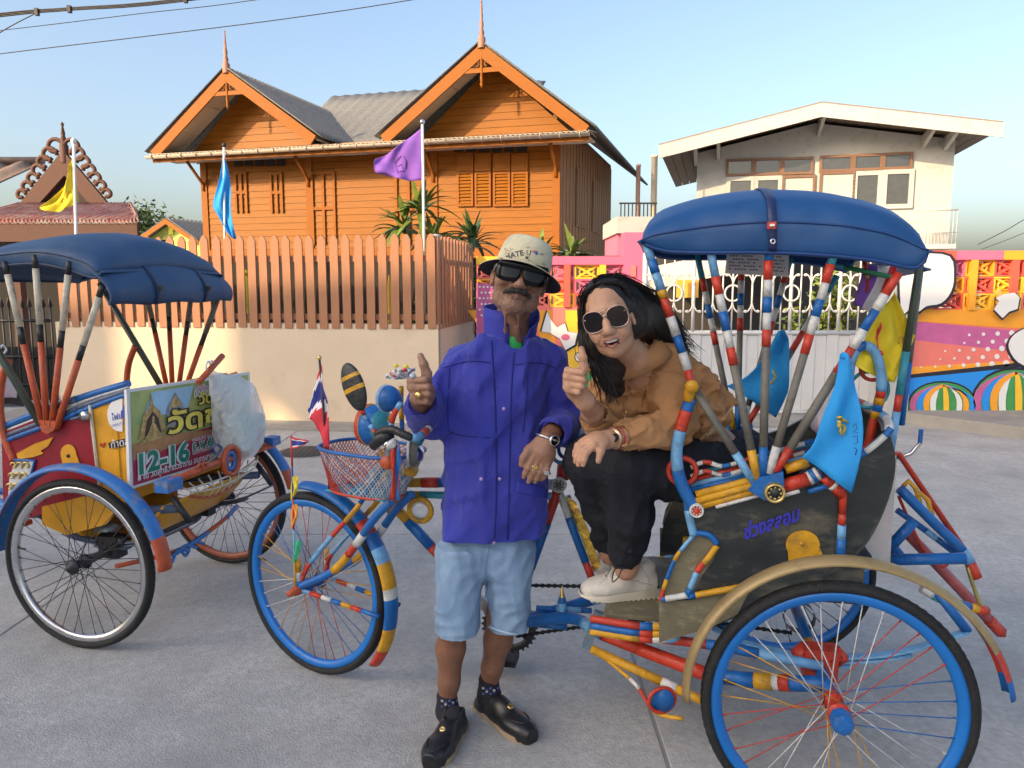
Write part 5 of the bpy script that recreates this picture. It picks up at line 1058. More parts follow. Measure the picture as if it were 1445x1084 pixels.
# red tie on the rim
b = MB()
for k in range(5): b.tube(curve([S1(1218 + k * 3, 638, .2), S1(1238 + k * 2, 645 + k * 2, .22), S1(1250, 652 + 3 * k, .2)], 4), .005, tR, 5)
b.obj('rope_tie', tri)

# ================= LEFT TRICYCLE (older, maroon and amber)
a_ = R(14); T2 = Frame((-1.58, 3.36), (-math.cos(a_), math.sin(a_))); H2 = .48
tr2 = thing('cycle_rickshaw', 'older maroon and amber cycle rickshaw with temple fair poster on its back', 'rickshaw', tuple(T2.w(.5, 0, 0)), 'cycle rickshaws')
rim_c = mat('chrome rim', (.55, .55, .57), .25, .9, var=.15)
wheel(tr2, T2, 0, H2, 0, rim_c, [steel_d], steel_d, None); wheel(tr2, T2, 0, -H2, 0, mat('red brown rim', (.33, .09, .05), .4), [steel_d], steel_d, None); wheel(tr2, T2, 1.7, 0, 0, rim_c, [steel_d], steel_d, None)
fender(tr2, T2, 0, H2 - .005, 0, 2, 178, .397, .387, [(tO, .12), (fend_b, 1)]); fender(tr2, T2, 0, -H2 + .005, 0, 12, 178, .397, .387, [(tO, .10), (fend_b, 1)])
chassis(tr2, T2, H2, {'axle': steel_d, 'a2': tO, 'spring': tS, 'block': tK}); u2 = T2.un; vq = .36
def edge2(pxs, v, bands, r_, name, sm=5): b = MB(); b.stripes([T2.p(x, y, v) for x, y in pxs], r_, bands, 8, sm); return b.obj(name, tr2)
red_px = [(2, 612), (60, 588), (127, 572), (141, 690), (110, 712), (60, 725), (6, 742), (4, 690)]; yel_px = [(128, 572), (182, 553), (186, 692), (142, 702)]
for s in (1, -1):
    b = MB(); b.prism([T2.w(*(lambda q: (q[0], s * vq, q[1]))(u2(x, y, vq))) for x, y in red_px], -T2.v * .015 * s, panel_r); sp2 = b.obj('side_panel', tr2)
    b = MB(); b.prism([T2.w(*(lambda q: (q[0], s * vq, q[1]))(u2(x, y, vq))) for x, y in yel_px], -T2.v * .015 * s, panel_y); yp = b.obj('rear_side_panel', tr2)
    if s == 1: SP2, YP2 = sp2, yp
    b = MB(); b.prism([T2.w(*(lambda q: (q[0], s * (vq + .003), q[1]))(u2(x, y, vq))) for x, y in ((60, 715), (160, 690), (190, 690), (150, 740), (95, 755), (60, 740))], -T2.v * .01 * s, panel_y); b.obj('lower_panel', tr2)
def flat2(pxs, v, m, name, par, th=.003): b = MB(); b.prism([T2.p(x, y, v) for x, y in pxs], T2.v * th, m); return b.obj(name, par)
flat2([(24, 640), (50, 626), (76, 617), (68, 630), (58, 636), (62, 640), (48, 645), (26, 648)], vq + .002, panel_y, 'flame_mark', SP2)
flat2(disc(97, 640, 11, 13) [9:] + disc(97, 640, 11, 13)[:1] + [(115, 659), (90, 660)], vq + .002, panel_y, 'keyhole_plate', SP2)
b = MB(); ku, kz = u2(98, 643, vq); b.lathe([(0, .008), (.007, .007), (.008, 0)], T2.w(ku, vq + .003, kz), T2.v, steel_d, 8); b.obj('lock', SP2)
flat2([(22, 650), (48, 650), (42, 676), (26, 700), (12, 704), (14, 675)], vq + .002, tW, 'carved_plate', SP2)
b = MB()
for k in range(9):
    px, py = 20 + (k % 3) * 9 - (k // 3) * 3, 657 + (k // 3) * 15; cu_, cz_ = u2(px, py, vq + .006); b.tube([T2.w(cu_ + .016 * math.cos(a) * (1 - a / 9), vq + .008, cz_ + .016 * math.sin(a) * (1 - a / 9)) for a in [j * .6 for j in range(10)]], .004, brass, 5)
b.obj('carving', SP2)
edge2([(21, 649), (49, 650), (42, 678), (26, 702), (11, 706)], vq + .006, [(tB, 1)], .006, 'edging', 0)
edge2([(127, 572), (142, 700)], vq + .006, [(tC, 1)], .007, 'edging', 0)
for k, (m, r_) in enumerate(((tB, .010), (tS, .010), (tW, .006), (tB, .014))): edge2([(8, 622 - k * 7), (70, 599 - k * 7.5), (128, 575 - k * 6), (182, 556 - k * 5)], vq - .004 * k, [(m, 2), (tS if k % 2 else m, 1), (m, 2)], r_, 'top_bar', 4)
ku, kz = u2(122, 586, vq + .02); b = MB(); b.lathe([(0, .03), (.018, .028), (.02, .015), (.012, .005), (.012, -.02)], T2.w(ku, vq + .01, kz), T2.v, chrome, 12); b.obj('knob', tr2)
edge2([(100, 592), (120, 586)], vq + .02, [(tS, 1)], .006, 'stay', 0)
# white round sticker and writing on the amber panel
flat2(disc(171, 585, 19, 24, 26)[6:21], vq + .002, MWHITE, 'round_sticker', YP2)
b = MB(); q0, q1 = T2.p(156, 589, vq + .006), T2.p(180, 584, vq + .006); lb = mat('sticker blue', (.05, .08, .35), .5)
write(b, 'ไฟแล', (q0 + q1) / 2, q1 - q0, (0, 0, 1), .07, lb, .002, .01); q0, q1 = T2.p(156, 601, vq + .006), T2.p(181, 596, vq + .006); write(b, 'SAMUT SA', (q0 + q1) / 2, q1 - q0, (0, 0, 1), .075, lb, .002)
b.prism([T2.p(x, y, vq + .006) for x, y in ((171, 590), (171, 580), (174, 578), (174, 573), (177, 571), (179, 578), (179, 588))], T2.v * .002, lb); b.obj('sticker_print', YP2)
b = MB(); b.prism([T2.p(x, y, vq + .003) for x, y in ((153, 625), (184, 617), (184, 628), (155, 633))], T2.v * .002, MBLK)
q0, q1 = T2.p(157, 627, vq + .008), T2.p(182, 621, vq + .008); write(b, 'ท้าดล', (q0 + q1) / 2, q1 - q0, (0, 0, 1), .085, tW, .002, .01)
b.prism([T2.p(x, y, vq + .003) for x, y in ((145, 632), (141, 628), (142, 625), (145, 627), (148, 624), (149, 627))], T2.v * .002, tR); b.obj('slogan_sticker', YP2)
# seat
b = MB(); b.fbox(T2, (.34, -vq + .02, .58), (-.12, vq - .02, .68), panel_r); b.obj('seat_box', tr2); cushion(T2, (.36, -vq + .03, .68), (-.14, vq - .03, .74), mat('cream seat', (.55, .47, .36), .8, var=.1), 'seat_cushion', tr2)
# fan of struts and hood
hub2 = u2(66, 606, vq + .03)
for s in (1, -1):
    b = MB(); b.prism([T2.w(*(lambda q: (q[0], s * (vq + .012), q[1]))(u2(x, y, vq + .02))) for x, y in ((57, 592), (82, 594), (80, 606), (70, 612), (62, 608))], T2.v * .02 * s, tO); b.obj('hub_plate', tr2)
st2 = [((9, 380), (60, 600), .55), ((50, 371), (66, 600), .56), ((97, 380), (73, 602), .58), ((142, 412), (80, 604), .58)]
for tp, bt, f in st2:
    A, B = u2(*tp, vq + .02), u2(*bt, vq + .02); A = (A[0] + (A[0] - B[0]) * .05, A[1] + (A[1] - B[1]) * .05)
    for s in (1, -1): strut(tr2, T2, s * (vq + .02), A, B, [(tK, .1), (tC if s > 0 else tG, f * .72), (tK, .13), (tO, .62)], .012)
A, B = u2(-60, 400, vq + .02), u2(58, 600, vq + .02)
for s in (1, -1): strut(tr2, T2, s * (vq + .02), A, B, [(tGr, 1)], .015)
for s in (1, -1): b = MB(); b.stripes([T2.w(*(lambda q: (q[0], s * vq, q[1]))(u2(x, y, vq))) for x, y in ((12, 508), (2, 540), (0, 580), (8, 620), (20, 650))], .015, [(tO, 1)], 8, 5); b.obj('armrest_post', tr2)
up2 = [u2(x, y, VH) for x, y in ((-95, 395), (-80, 376), (-40, 356), (5, 347), (60, 342), (100, 348), (130, 362), (141, 380))]
lo2 = [u2(x, y, VH) for x, y in ((-95, 399), (-60, 386), (-20, 376), (40, 369), (80, 374), (110, 383), (132, 391), (141, 388))]
hd2, HG2 = hood(tr2, T2, up2, lo2, VH, vinyl_b, mat('seam vinyl b', (.012, .03, .08), .5), crown=.06)
G = []                                                        # rolled rear curtain
ur, zr = u2(141, 383, VH); ub_, zb_ = u2(142, 411, VH)
for i in range(13):
    k = -1 + i / 6; row = []
    for j in range(9):
        f = j / 8; sag = .012 * math.sin(3 * math.pi * i / 12) * f; row.append(T2.w(ur + .03 - .10 * math.sin(f * 1.9) + .03 * f + sag, VH * 1.03 * k, zr + .05 * (1 - k * k) * (1 - f) - .005 - (zr - zb_ + .045) * f + .004 * math.sin(i * 1.3) * f))
    G.append(row)
b = MB(); b.grid(G, vinyl_b, .008); cur = b.obj('rear_curtain', hd2)
for i in (3, 8):
    b = MB(); b.grid([[Vector(p) + Vector(T2.u) * -.016 + Vector(T2.v) * dx for dx in (-.012, .012)] for p in G[i]], mat('seam vinyl b'), .004); b.obj('strap', cur)
b = MB(); b.box(G[3][5] - T2.u * .022, (.02, .02, .02), steel_d, T2.mat().to_3x3()); b.obj('buckle', cur); b = MB(); b.box(G[8][5] - T2.u * .022, (.02, .02, .02), steel_d, T2.mat().to_3x3()); b.obj('buckle', cur)
# back panel, rear iron basket
uP = u2(181, 620, vq)[0]
b = MB(); b.fbox(T2, (uP + .035, -vq, .58), (uP + .05, vq, u2(181, 556, vq)[1]), panel_y); b.obj('back_panel', tr2)
E2 = Frame(T2.w(uP - .02, 0, 0)[:2], -T2.v)                        # rear face: u to the far side, v outwards... (E2.v = +forward)
e2 = lambda x, y, o=0.: E2.p(x, y, o)
def tub2(pts, r_, bands, name, sm=0): b = MB(); b.stripes(pts, r_, bands, 8, sm); return b.obj(name, tr2)
BFr = Frame(T2.w(uP - .14, 0, 0)[:2], -T2.v); BFq = lambda x, y: BFr.p(x, y, 0)
RC = Frame(T2.w(-.34, 0, 0)[:2], -T2.v); rc = lambda x, y: RC.p(x, y, 0)
tub2([rc(236, 682), rc(300, 655), rc(385, 628)], .016, [(tO, 1)], 'carrier_rail')
ringc = RC.un(322, 650, 0); b = MB(); b.tube([RC.w(ringc[0] + .055 * math.cos(a), -.015, ringc[1] + .062 * math.sin(a)) for a in [k * math.pi / 10 for k in range(20)]], .013, tO, 7, ring=True); b.obj('carrier_ring', tr2)
b = MB(); b.tube([RC.w(ringc[0] + .03 * math.cos(a), -.01, ringc[1] + .038 * math.sin(a)) for a in [k * math.pi / 8 for k in range(16)]], .011, fend_b, 6, ring=True); b.obj('carrier_ring', tr2)
b = MB()
for k in range(9):
    f = k / 8; A = rc(252 + 112 * f, 686 - 42 * f); B = rc(268 + 70 * f, 700 - 24 * f + 12 * math.sin(math.pi * f)); b.tube([A, (Vector(A) + Vector(B)) / 2 + Vector(T2.u) * -.03, B], .0035, tC, 5)
for h in (.3, .6, 1.): b.tube([Vector(rc(252 + 112 * f, 686 - 42 * f)).lerp(Vector(rc(268 + 70 * f, 700 - 24 * f + 12 * math.sin(math.pi * f))), h) + Vector(T2.u) * -.025 * math.sin(math.pi * h) for f in [q / 10 for q in range(11)]], .004 if h < 1 else .007, tC if h < 1 else tO, 5)
b.obj('iron_basket', tr2)
for px in (282, 366):
    b = MB(); cu_, cz_ = RC.un(px, 666 if px < 300 else 637, 0)
    for s in (-1, 1): b.tube([RC.w(cu_ + s * (.012 + .018 * math.cos(a)), -.012, cz_ + .02 + .016 * math.sin(a)) for a in [j * .5 for j in range(9)]], .006, tO, 6)
    b.obj('scroll', tr2)
tub2([rc(255, 675), rc(290, 655), rc(308, 640), rc(312, 632), rc(305, 627), rc(300, 633)], .006, [(tG, 2), (tS, 1)], 'carrier_scroll', 5)
b = MB(); b.box(rc(238, 684), (.06, .09, .045), fend_b, T2.mat().to_3x3()); b.obj('carrier_block', tr2); b = MB(); b.box(rc(384, 622), (.05, .07, .04), fend_b, T2.mat().to_3x3()); b.obj('carrier_block', tr2)
for s in (1, -1): tub2([T2.w(-.32, s * .28, .55), T2.w(.1, s * .3, .50), T2.w(.5, s * .26, .46)], .018, [(tS, 2), (tT, 1), (tS, 1)], 'chassis_tube')
tub2([T2.w(-.10, .40, .33), T2.w(-.16, .1, .30), T2.w(-.16, -.2, .33), T2.w(-.1, -.42, .34)], .010, [(tO, 2), (fend_b, 1), (tO, 1), (fend_b, 1)], 'brake_rod', 4)
for k in range(3):
    tub2([T2.w(-.17 - .01 * k, .22 - .05 * k, .30), T2.w(-.18, .18 - .05 * k, .27 + .03 * (k % 2)), T2.w(-.17, .12 - .05 * k, .31), T2.w(-.18, .06 - .05 * k, .28)], .007, [(fend_b, 1)], 'brake_scroll', 5)
b = MB(); b.lathe([(0, -.14), (.03, -.14), (.035, -.1), (.035, .1), (.03, .14), (0, .14)], T2.w(0, -.1, WR), T2.v, steel_d, 14); b.obj('gear_drum', tr2)
b = MB(); b.grid([[T2.w(.30 - .55 * f, v_, .56 - .20 * math.sin(math.pi * f)) for v_ in (-.3, -.1, .1, .3)] for f in [k / 10 for k in range(11)]], panel_y, .01); b.obj('belly_pan', tr2)
b = MB(); b.lathe([(0, -.09), (.03, -.09), (.04, -.05), (.04, .07), (.02, .1), (0, .1)], T2.w(.16, .2, .40), T2.u, mat('grey tin', (.42, .48, .5), .4, .5), 12); b.obj('lamp_canister', tr2)
for s in (1, -1): tub2([T2.w(1.0, 0, .45), T2.w(.5, s * .26, .46)], .018, [(fend_b, 1)], 'chassis_tube')
tub2([T2.w(1.0, 0, .45), T2.w(.95, 0, .82)], .018, [(fend_b, 1), (tO, .5)], 'seat_tube'); tub2([T2.w(.96, 0, .76), T2.w(1.5, 0, .78)], .017, [(fend_b, 1), (tO, .5), (tB, 1)], 'top_tube'); tub2([T2.w(1.0, 0, .40), T2.w(1.5, 0, .72)], .017, [(fend_b, 1)], 'down_tube')
tub2([T2.w(1.46, 0, 1.0), T2.w(1.55, 0, .68), T2.w(1.66, .05, .45), T2.w(1.7, .06, .37)], .016, [(fend_b, 1)], 'fork_blade', 4); tub2([T2.w(1.46, 0, 1.0), T2.w(1.40, .26, 1.02), T2.w(1.25, .28, 1.0)], .012, [(chrome, 1), (tK, .6)], 'handlebar', 4)
b = MB(); b.grid([[T2.w(1.1 - .28 * f, (.03 + .08 * f) * k, .92 - .03 * k * k) for k in (-1, -.5, 0, .5, 1)] for f in [q / 6 for q in range(7)]], tK, .03); b.obj('saddle', tr2)
b = MB(); b.tube([BFq(280, 540), BFq(298, 520), BFq(314, 502)], .013, tO, 8); b.obj('rear_post', tr2)
for s in (1, -1): b = MB(); b.prism([T2.w(.44, s * .3, .42), T2.w(.62, s * .26, .42), T2.w(.62, s * .26, .44), T2.w(.44, s * .3, .44)], -T2.v * .04 * s, tO); b.obj('foot_bar', tr2)
# ------------------------------------------------------------------ soft bodies: smooth-blended volumes turned into one continuous surface
from mathutils.bvhtree import BVHTree
class SDF:
    def __init__(s, lo, hi, vox):
        s.lo = np.array(lo, float); s.vox = vox; s.n = np.maximum(4, np.ceil((np.array(hi) - s.lo) / vox).astype(int) + 1)
        s.D = np.full(tuple(s.n), 1.0, np.float32)
    def _sub(s, lo, hi):
        a = np.clip(np.floor((np.array(lo) - s.lo) / s.vox).astype(int), 0, s.n); b = np.clip(np.ceil((np.array(hi) - s.lo) / s.vox).astype(int) + 1, 0, s.n)
        if np.any(b <= a): return None
        sl = tuple(slice(a[i], b[i]) for i in range(3)); ax = [s.lo[i] + s.vox * np.arange(a[i], b[i]) for i in range(3)]
        return sl, np.stack(np.meshgrid(*ax, indexing='ij'), -1)
    def _mix(s, sl, d, k, op):
        A = s.D[sl]
        if op == 'u': h = np.clip(.5 + .5 * (A - d) / k, 0, 1); s.D[sl] = A * (1 - h) + d * h - k * h * (1 - h)
        elif op == 's': h = np.clip(.5 - .5 * (A + d) / k, 0, 1); s.D[sl] = A * (1 - h) - d * h + k * h * (1 - h)
    def cone(s, a, b, ra, rb, k=.02, op='u', wr=None):
        a, b = np.array(a, float), np.array(b, float); m = max(ra, rb) + k * 1.5 + .02; q = s._sub(np.minimum(a, b) - m, np.maximum(a, b) + m)
        if q is None: return s
        sl, P = q; ab = b - a; L2 = max(1e-9, ab @ ab); t = np.clip(((P - a) @ ab) / L2, 0, 1); V = P - (a + t[..., None] * ab); d = np.sqrt((V ** 2).sum(-1)); r_ = ra + (rb - ra) * t
        if wr:
            L = math.sqrt(L2); x, y = _frame(ab); th = np.arctan2(V @ np.array(y), V @ np.array(x)); ph = 2 * math.pi * (t * L * wr[1] + .35 * np.sin(th + wr[2]) + .18 * np.sin(2 * th + 3 * wr[2] + t * 3)) + wr[2]
            r_ = r_ + wr[0] * (1 - 2 * np.abs(np.sin(ph / 2)) ** .8) * np.clip(.35 + .65 * np.cos(th * 1.0 + wr[2] * 2 + t * 2), .05, 1)
        s._mix(sl, (d - r_).astype(np.float32), k, op); return s
    def chain(s, pts, rs, k=.02, op='u', wr=None):
        for i in range(len(pts) - 1): s.cone(pts[i], pts[i + 1], rs[i], rs[i + 1], k, op, wr)
        return s
    def ell(s, c, r, rot=None, k=.02, op='u'):
        c = np.array(c, float); r = np.array(r, float); m = r.max() + k * 1.5 + .01; q = s._sub(c - m, c + m)
        if q is None: return s
        sl, P = q; V = P - c
        if rot is not None: V = V @ np.array(rot)
        k0 = np.sqrt(((V / r) ** 2).sum(-1)); k1 = np.sqrt(((V / r ** 2) ** 2).sum(-1)); d = k0 * (k0 - 1) / np.maximum(k1, 1e-6)
        s._mix(sl, d.astype(np.float32), k, op); return s
    def loft(s, secs, ex, ey, k=.02, p=2.4, op='u'):
        """secs = [(centre, half width along ex, half depth along ey)]; a trunk or a skirt"""
        C = np.array([x[0] for x in secs], float); ex, ey = np.array(ex, float), np.array(ey, float); A = C[-1] - C[0]; L = np.linalg.norm(A); A /= L
        T = (C - C[0]) @ A; a_ = np.array([x[1] for x in secs]); b_ = np.array([x[2] for x in secs]); m = a_.max() + .05; q = s._sub(C.min(0) - m, C.max(0) + m)
        if q is None: return s
        sl, P = q; t = (P - C[0]) @ A; tc = np.clip(t, 0, L); cen = np.stack([np.interp(tc, T, C[:, i]) for i in range(3)], -1); V = P - cen
        x, y = np.abs(V @ ex) / np.interp(tc, T, a_), np.abs(V @ ey) / np.interp(tc, T, b_); d = ((x ** p + y ** p) ** (1 / p) - 1) * np.minimum(np.interp(tc, T, a_), np.interp(tc, T, b_)); d = np.maximum(d, np.abs(t - L / 2) - L / 2)
        s._mix(sl, d.astype(np.float32), k, op); return s
    def noise(s, fn):
        ax = [s.lo[i] + s.vox * np.arange(s.n[i]) for i in range(3)]; m = np.abs(s.D) < .05; P = np.stack(np.meshgrid(*ax, indexing='ij'), -1)[m]; s.D[m] += fn(P).astype(np.float32); return s
    def surf(s, smooth=1):
        D = s.D; S = D < 0; nx, ny, nz = [n - 1 for n in D.shape]; acc = np.zeros((nx, ny, nz, 3), np.float32); cnt = np.zeros((nx, ny, nz), np.float32)
        for ax in range(3):
            for o1 in (0, 1):
                for o2 in (0, 1):
                    o = [0, 0, 0]; oth = [i for i in range(3) if i != ax]; o[oth[0]] = o1; o[oth[1]] = o2; e = list(o); e[ax] = 1
                    a = D[o[0]:o[0] + nx, o[1]:o[1] + ny, o[2]:o[2] + nz]; b = D[e[0]:e[0] + nx, e[1]:e[1] + ny, e[2]:e[2] + nz]; m = (a < 0) != (b < 0); t = np.where(m, a / np.where(m, a - b, 1), 0)
                    for i in range(3): acc[..., i] += np.where(m, t if i == ax else o[i], 0)
                    cnt += m
        act = cnt > 0; idx = -np.ones((nx, ny, nz), np.int64); I = np.argwhere(act); idx[act] = np.arange(len(I)); V = (I + acc[act] / cnt[act][:, None]) * s.vox + s.lo; Q = []
        for ax in range(3):
            o1, o2 = [i for i in range(3) if i != ax]; sl0 = [slice(1, n) for n in (nx, ny, nz)]; sl0[ax] = slice(0, (nx, ny, nz)[ax]); sl1 = [slice(1, n) for n in (nx, ny, nz)]; sl1[ax] = slice(1, (nx, ny, nz)[ax] + 1)
            a, b = S[tuple(sl0)], S[tuple(sl1)]; E = np.argwhere(a != b)
            if not len(E): continue
            base = E.copy(); base[:, o1] += 1; base[:, o2] += 1; flip = a[tuple(E.T)]
            def cell(d1, d2): c = base.copy(); c[:, o1] -= d1; c[:, o2] -= d2; return idx[tuple(c.T)]
            q = np.stack([cell(1, 1), cell(0, 1), cell(0, 0), cell(1, 0)], 1); f = flip if ax != 1 else ~flip; q[~f] = q[~f][:, ::-1]; Q.append(q)
        F = np.concatenate(Q); F = F[(F >= 0).all(1)]
        for _ in range(smooth):
            W = np.zeros_like(V); c = np.zeros(len(V))
            for i in range(4): np.add.at(W, F[:, i], V[F[:, (i + 1) % 4]] + V[F[:, i - 1]]); np.add.at(c, F[:, i], 2)
            V = V * .5 + .5 * W / np.maximum(c, 1)[:, None]
        return V, F
def soft(S, name, parent, m, smooth=1, pick=None):
    V, F = S.surf(smooth); a_, b_, c_ = V[F[:, 0]], V[F[:, 1]], V[F[:, 2]]
    if np.einsum('ij,ij->i', a_ - V.mean(0), np.cross(b_ - a_, c_ - a_)).sum() < 0: F = F[:, ::-1]
    q = ORG[parent.name]; me = bpy.data.meshes.new(name); me.from_pydata((V - np.array(q)).tolist(), [], F.tolist()); ms = m if isinstance(m, list) else [m]
    for x in ms: me.materials.append(x)
    if pick is not None: me.polygons.foreach_set('material_index', pick(V[F].mean(1)).astype(np.int32))
    me.polygons.foreach_set('use_smooth', [True] * len(F)); me.update(); o = bpy.data.objects.new(name, me); COL.objects.link(o); o.parent = parent; ORG[o.name] = q
    return o, BVHTree.FromPolygons(V.tolist(), F.tolist())
_rs = np.random.RandomState(4)
def folds(amp, freq, axis, n=5, seed=0, sharp=True):
    """drapery relief: soft ridges that run mostly along 'axis'"""
    rs = np.random.RandomState(seed); ax = np.array(axis, float); ax /= np.linalg.norm(ax); K = []
    for _ in range(n):
        d = rs.normal(size=3); d -= ax * (d @ ax) * .82; d /= np.linalg.norm(d); K.append((d * freq * rs.uniform(.6, 1.6), rs.uniform(0, 6.28), rs.uniform(.5, 1)))
    w = rs.normal(size=3) * freq * .35
    def f(P):
        r_ = 0; wp = np.sin(P @ w + 1.3) * 1.6
        for d, ph, a in K: x = np.sin(P @ d + ph + wp); r_ = r_ + a * ((1 - np.abs(x)) ** 1.6 - .38 if sharp else x * .5)
        return -amp * r_ / math.sqrt(n) * 1.5
    return f
def hit(bvh, px, py, off=.0):
    r_ = ray(px, py); r_ = r_ / np.linalg.norm(r_); h = bvh.ray_cast(Vector(_C), Vector(r_), 10.)
    return None if h[0] is None else h[0] + h[1] * off
def sew(bvh, pxs, r_, m, par, name, off=.001, sm=5, flat=None):
    """stitching / trim laid on a garment along a photo line"""
    P = [hit(bvh, p[0], p[1], off) for p in (curve([(x, y, 0) for x, y in pxs], sm) if sm else [Vector((x, y, 0)) for x, y in pxs])]; P = [p for p in P if p is not None]
    if len(P) < 2: return None
    b = MB(); b.tube(P, r_, m, 6, True, flat); return b.obj(name, par)
def patch(bvh, quad, m, par, name, off=.003, n=8, thick=.002):
    """a flap of cloth lying on a garment: quad = 4 photo corners"""
    q = [Vector((x, y)) for x, y in quad]; G = []
    for i in range(n + 1):
        row = []
        for j in range(n + 1):
            p = q[0].lerp(q[1], j / n).lerp(q[3].lerp(q[2], j / n), i / n); h = hit(bvh, p.x, p.y, off)
            if h is None: return None
            row.append(h)
        G.append(row)
    b = MB(); b.grid(G, m, -thick); return b.obj(name, par)
def snap(bvh, px, py, r_, m, par, name='snap'):
    r0 = ray(px, py); h = bvh.ray_cast(Vector(_C), Vector(r0 / np.linalg.norm(r0)), 10.)
    if h[0] is None: return
    b = MB(); b.lathe([(r_, -.002), (r_, .002), (r_ * .7, .004), (0, .0045)], h[0], h[1], m, 12); return b.obj(name, par)
def project_text(bvh, body, cx, cy, w, ang, m, b, bold=.0, off=.0008):
    vs, fs = text_polys(body, 1., bold); xs = [v[0] for v in vs]; ys = [v[1] for v in vs]; k = w / (max(xs) - min(xs)); mx, my = (max(xs) + min(xs)) / 2, (max(ys) + min(ys)) / 2; c, s_ = math.cos(R(ang)), math.sin(R(ang)); P = []
    for v in vs:
        x, y = (v[0] - mx) * k, -(v[1] - my) * k; h = hit(bvh, cx + x * c - y * s_, cy + x * s_ + y * c, off)
        if h is None: return
        P.append(h)
    b.add(P, fs, m)
def unite(body, others):
    """weld head and hands to the trunk: one continuous skin"""
    for o in others:
        ok = False
        for solver in ('EXACT', 'FLOAT'):
            try:
                md = body.modifiers.new('weld', 'BOOLEAN'); md.operation = 'UNION'; md.object = o; md.solver = solver
                try: md.material_mode = 'TRANSFER'
                except Exception: pass
                dg = bpy.context.evaluated_depsgraph_get(); dg.update(); me = bpy.data.meshes.new_from_object(body.evaluated_get(dg)); body.modifiers.clear()
                if len(me.vertices) > len(body.data.vertices) + .45 * len(o.data.vertices): ok = True; break
            except Exception: body.modifiers.clear()
        if ok:
            body.data = me; me.polygons.foreach_set('use_smooth', [True] * len(me.polygons))
            for ch in list(o.children): ch.parent = body
            bpy.data.objects.remove(o)
        else: print('weld kept apart', o.name)
class Pose:
    """local axes of a head or hand: X to its picture-right, F forward, Z up"""
    def __init__(s, c, yaw=0, pitch=0, roll=0, k=1.):
        M = Matrix.Rotation(R(yaw), 3, 'Z') @ Matrix.Rotation(R(roll), 3, 'Y') @ Matrix.Rotation(R(-pitch), 3, 'X'); s.x = np.array(M @ Vector((1, 0, 0))); s.f = np.array(M @ Vector((0, -1, 0))); s.z = np.array(M @ Vector((0, 0, 1))); s.c = np.array(c, float); s.kv = np.array(k, float) * np.ones(3); s.k = float(s.kv.mean())
    def __call__(s, x, f, z): return s.c + s.x * (x * s.kv[0]) + s.f * (f * s.kv[1]) + s.z * (z * s.kv[2])
    @property
    def rot(s): return np.stack([s.x, s.f, s.z], 1)
    def loc(s, P): d = P - s.c; return np.stack([d @ s.x / s.kv[0], d @ s.f / s.kv[1], d @ s.z / s.kv[2]], -1)

# ------------------------------------------------------------------ skin, cloth
def skinm(name, col, var=.12): 
    m = mat(name, col, .5, var=var, scale=26, bump=.25, bscale=140, dirt=tuple(c * .72 for c in col), dirt_amt=.25, dirt_scale=30); b = m.node_tree.nodes['Principled BSDF']; b.inputs['Subsurface Weight'].default_value = .08; b.inputs['Subsurface Radius'].default_value = (.02, .008, .004); return m
sk_m = skinm('weathered skin', (.30, .155, .10)); sk_l = skinm('weathered leg skin', (.22, .098, .056)); lip_m = skinm('weathered lips', (.22, .09, .07)); sk_w = skinm('light skin', (.50, .27, .165), .08); lip_w = skinm('pink lips', (.44, .17, .14), .05)
stub = mat('grey stubble', (.27, .152, .105), .8, var=.4, scale=120); hair_g = mat('dark moustache', (.028, .023, .022), .7, var=.5, scale=90, bump=.6, bscale=250); teeth_m = mat('teeth', (.75, .71, .64), .3); mouth_m = mat('mouth inside', (.10, .02, .02), .6); nail_m = mat('nail', (.40, .24, .19), .35)
denim_b = mat('blue jacket cloth', (.024, .032, .32), .75, var=.10, scale=9, bump=.35, bscale=420, sheen=.15, dirt=(.034, .044, .40), dirt_amt=.35, dirt_scale=7); denim_seam = mat('blue seam', (.010, .014, .17), .8); denim_b2 = mat('blue flap cloth', (.027, .036, .34), .75, var=.08, scale=12, bump=.35, bscale=420)
denim_l = mat('washed denim', (.235, .35, .50), .85, var=.16, scale=7, bump=.4, bscale=380, dirt=(.13, .22, .37), dirt_amt=.6, dirt_scale=6, stretch=(1.6, 1.6, .7))
tan_d = mat('tan denim', (.43, .215, .088), .85, var=.12, scale=9, bump=.35, bscale=360, dirt=(.36, .175, .07), dirt_amt=.4, dirt_scale=9); tan_seam = mat('tan seam', (.32, .15, .06), .85)
navy_c = mat('navy trousers', (.005, .006, .012), .8, var=.15, scale=10, bump=.25, bscale=200); shoe_w = mat('off white suede', (.66, .62, .55), .75, var=.07, scale=14, bump=.2, bscale=160); sole_w = mat('cream sole', (.62, .56, .46), .7, var=.08); shoe_k = mat('black leather', (.014, .014, .016), .32, var=.3, scale=30, bump=.12, bscale=90); sole_t = mat('tan sole', (.36, .26, .16), .7); sock_k = mat('black sock', (.014, .014, .02), .9, bump=.4, bscale=300)
hat_c = mat('hat print cloth', (.62, .56, .38), .85, var=.12, scale=20, bump=.2, bscale=240); hat_n = mat('hat navy lining', (.012, .012, .025), .9); ink = mat('hat ink', (.06, .06, .07), .8); lens = mat('black lens', (.004, .004, .005), .16, var=.05, spec=.3); silver = mat('silver', (.62, .61, .60), .25, 1.); goldm = mat('ring gold', (.80, .55, .20), .25, 1.); greenS = mat('green shirt', (.05, .55, .12), .7)

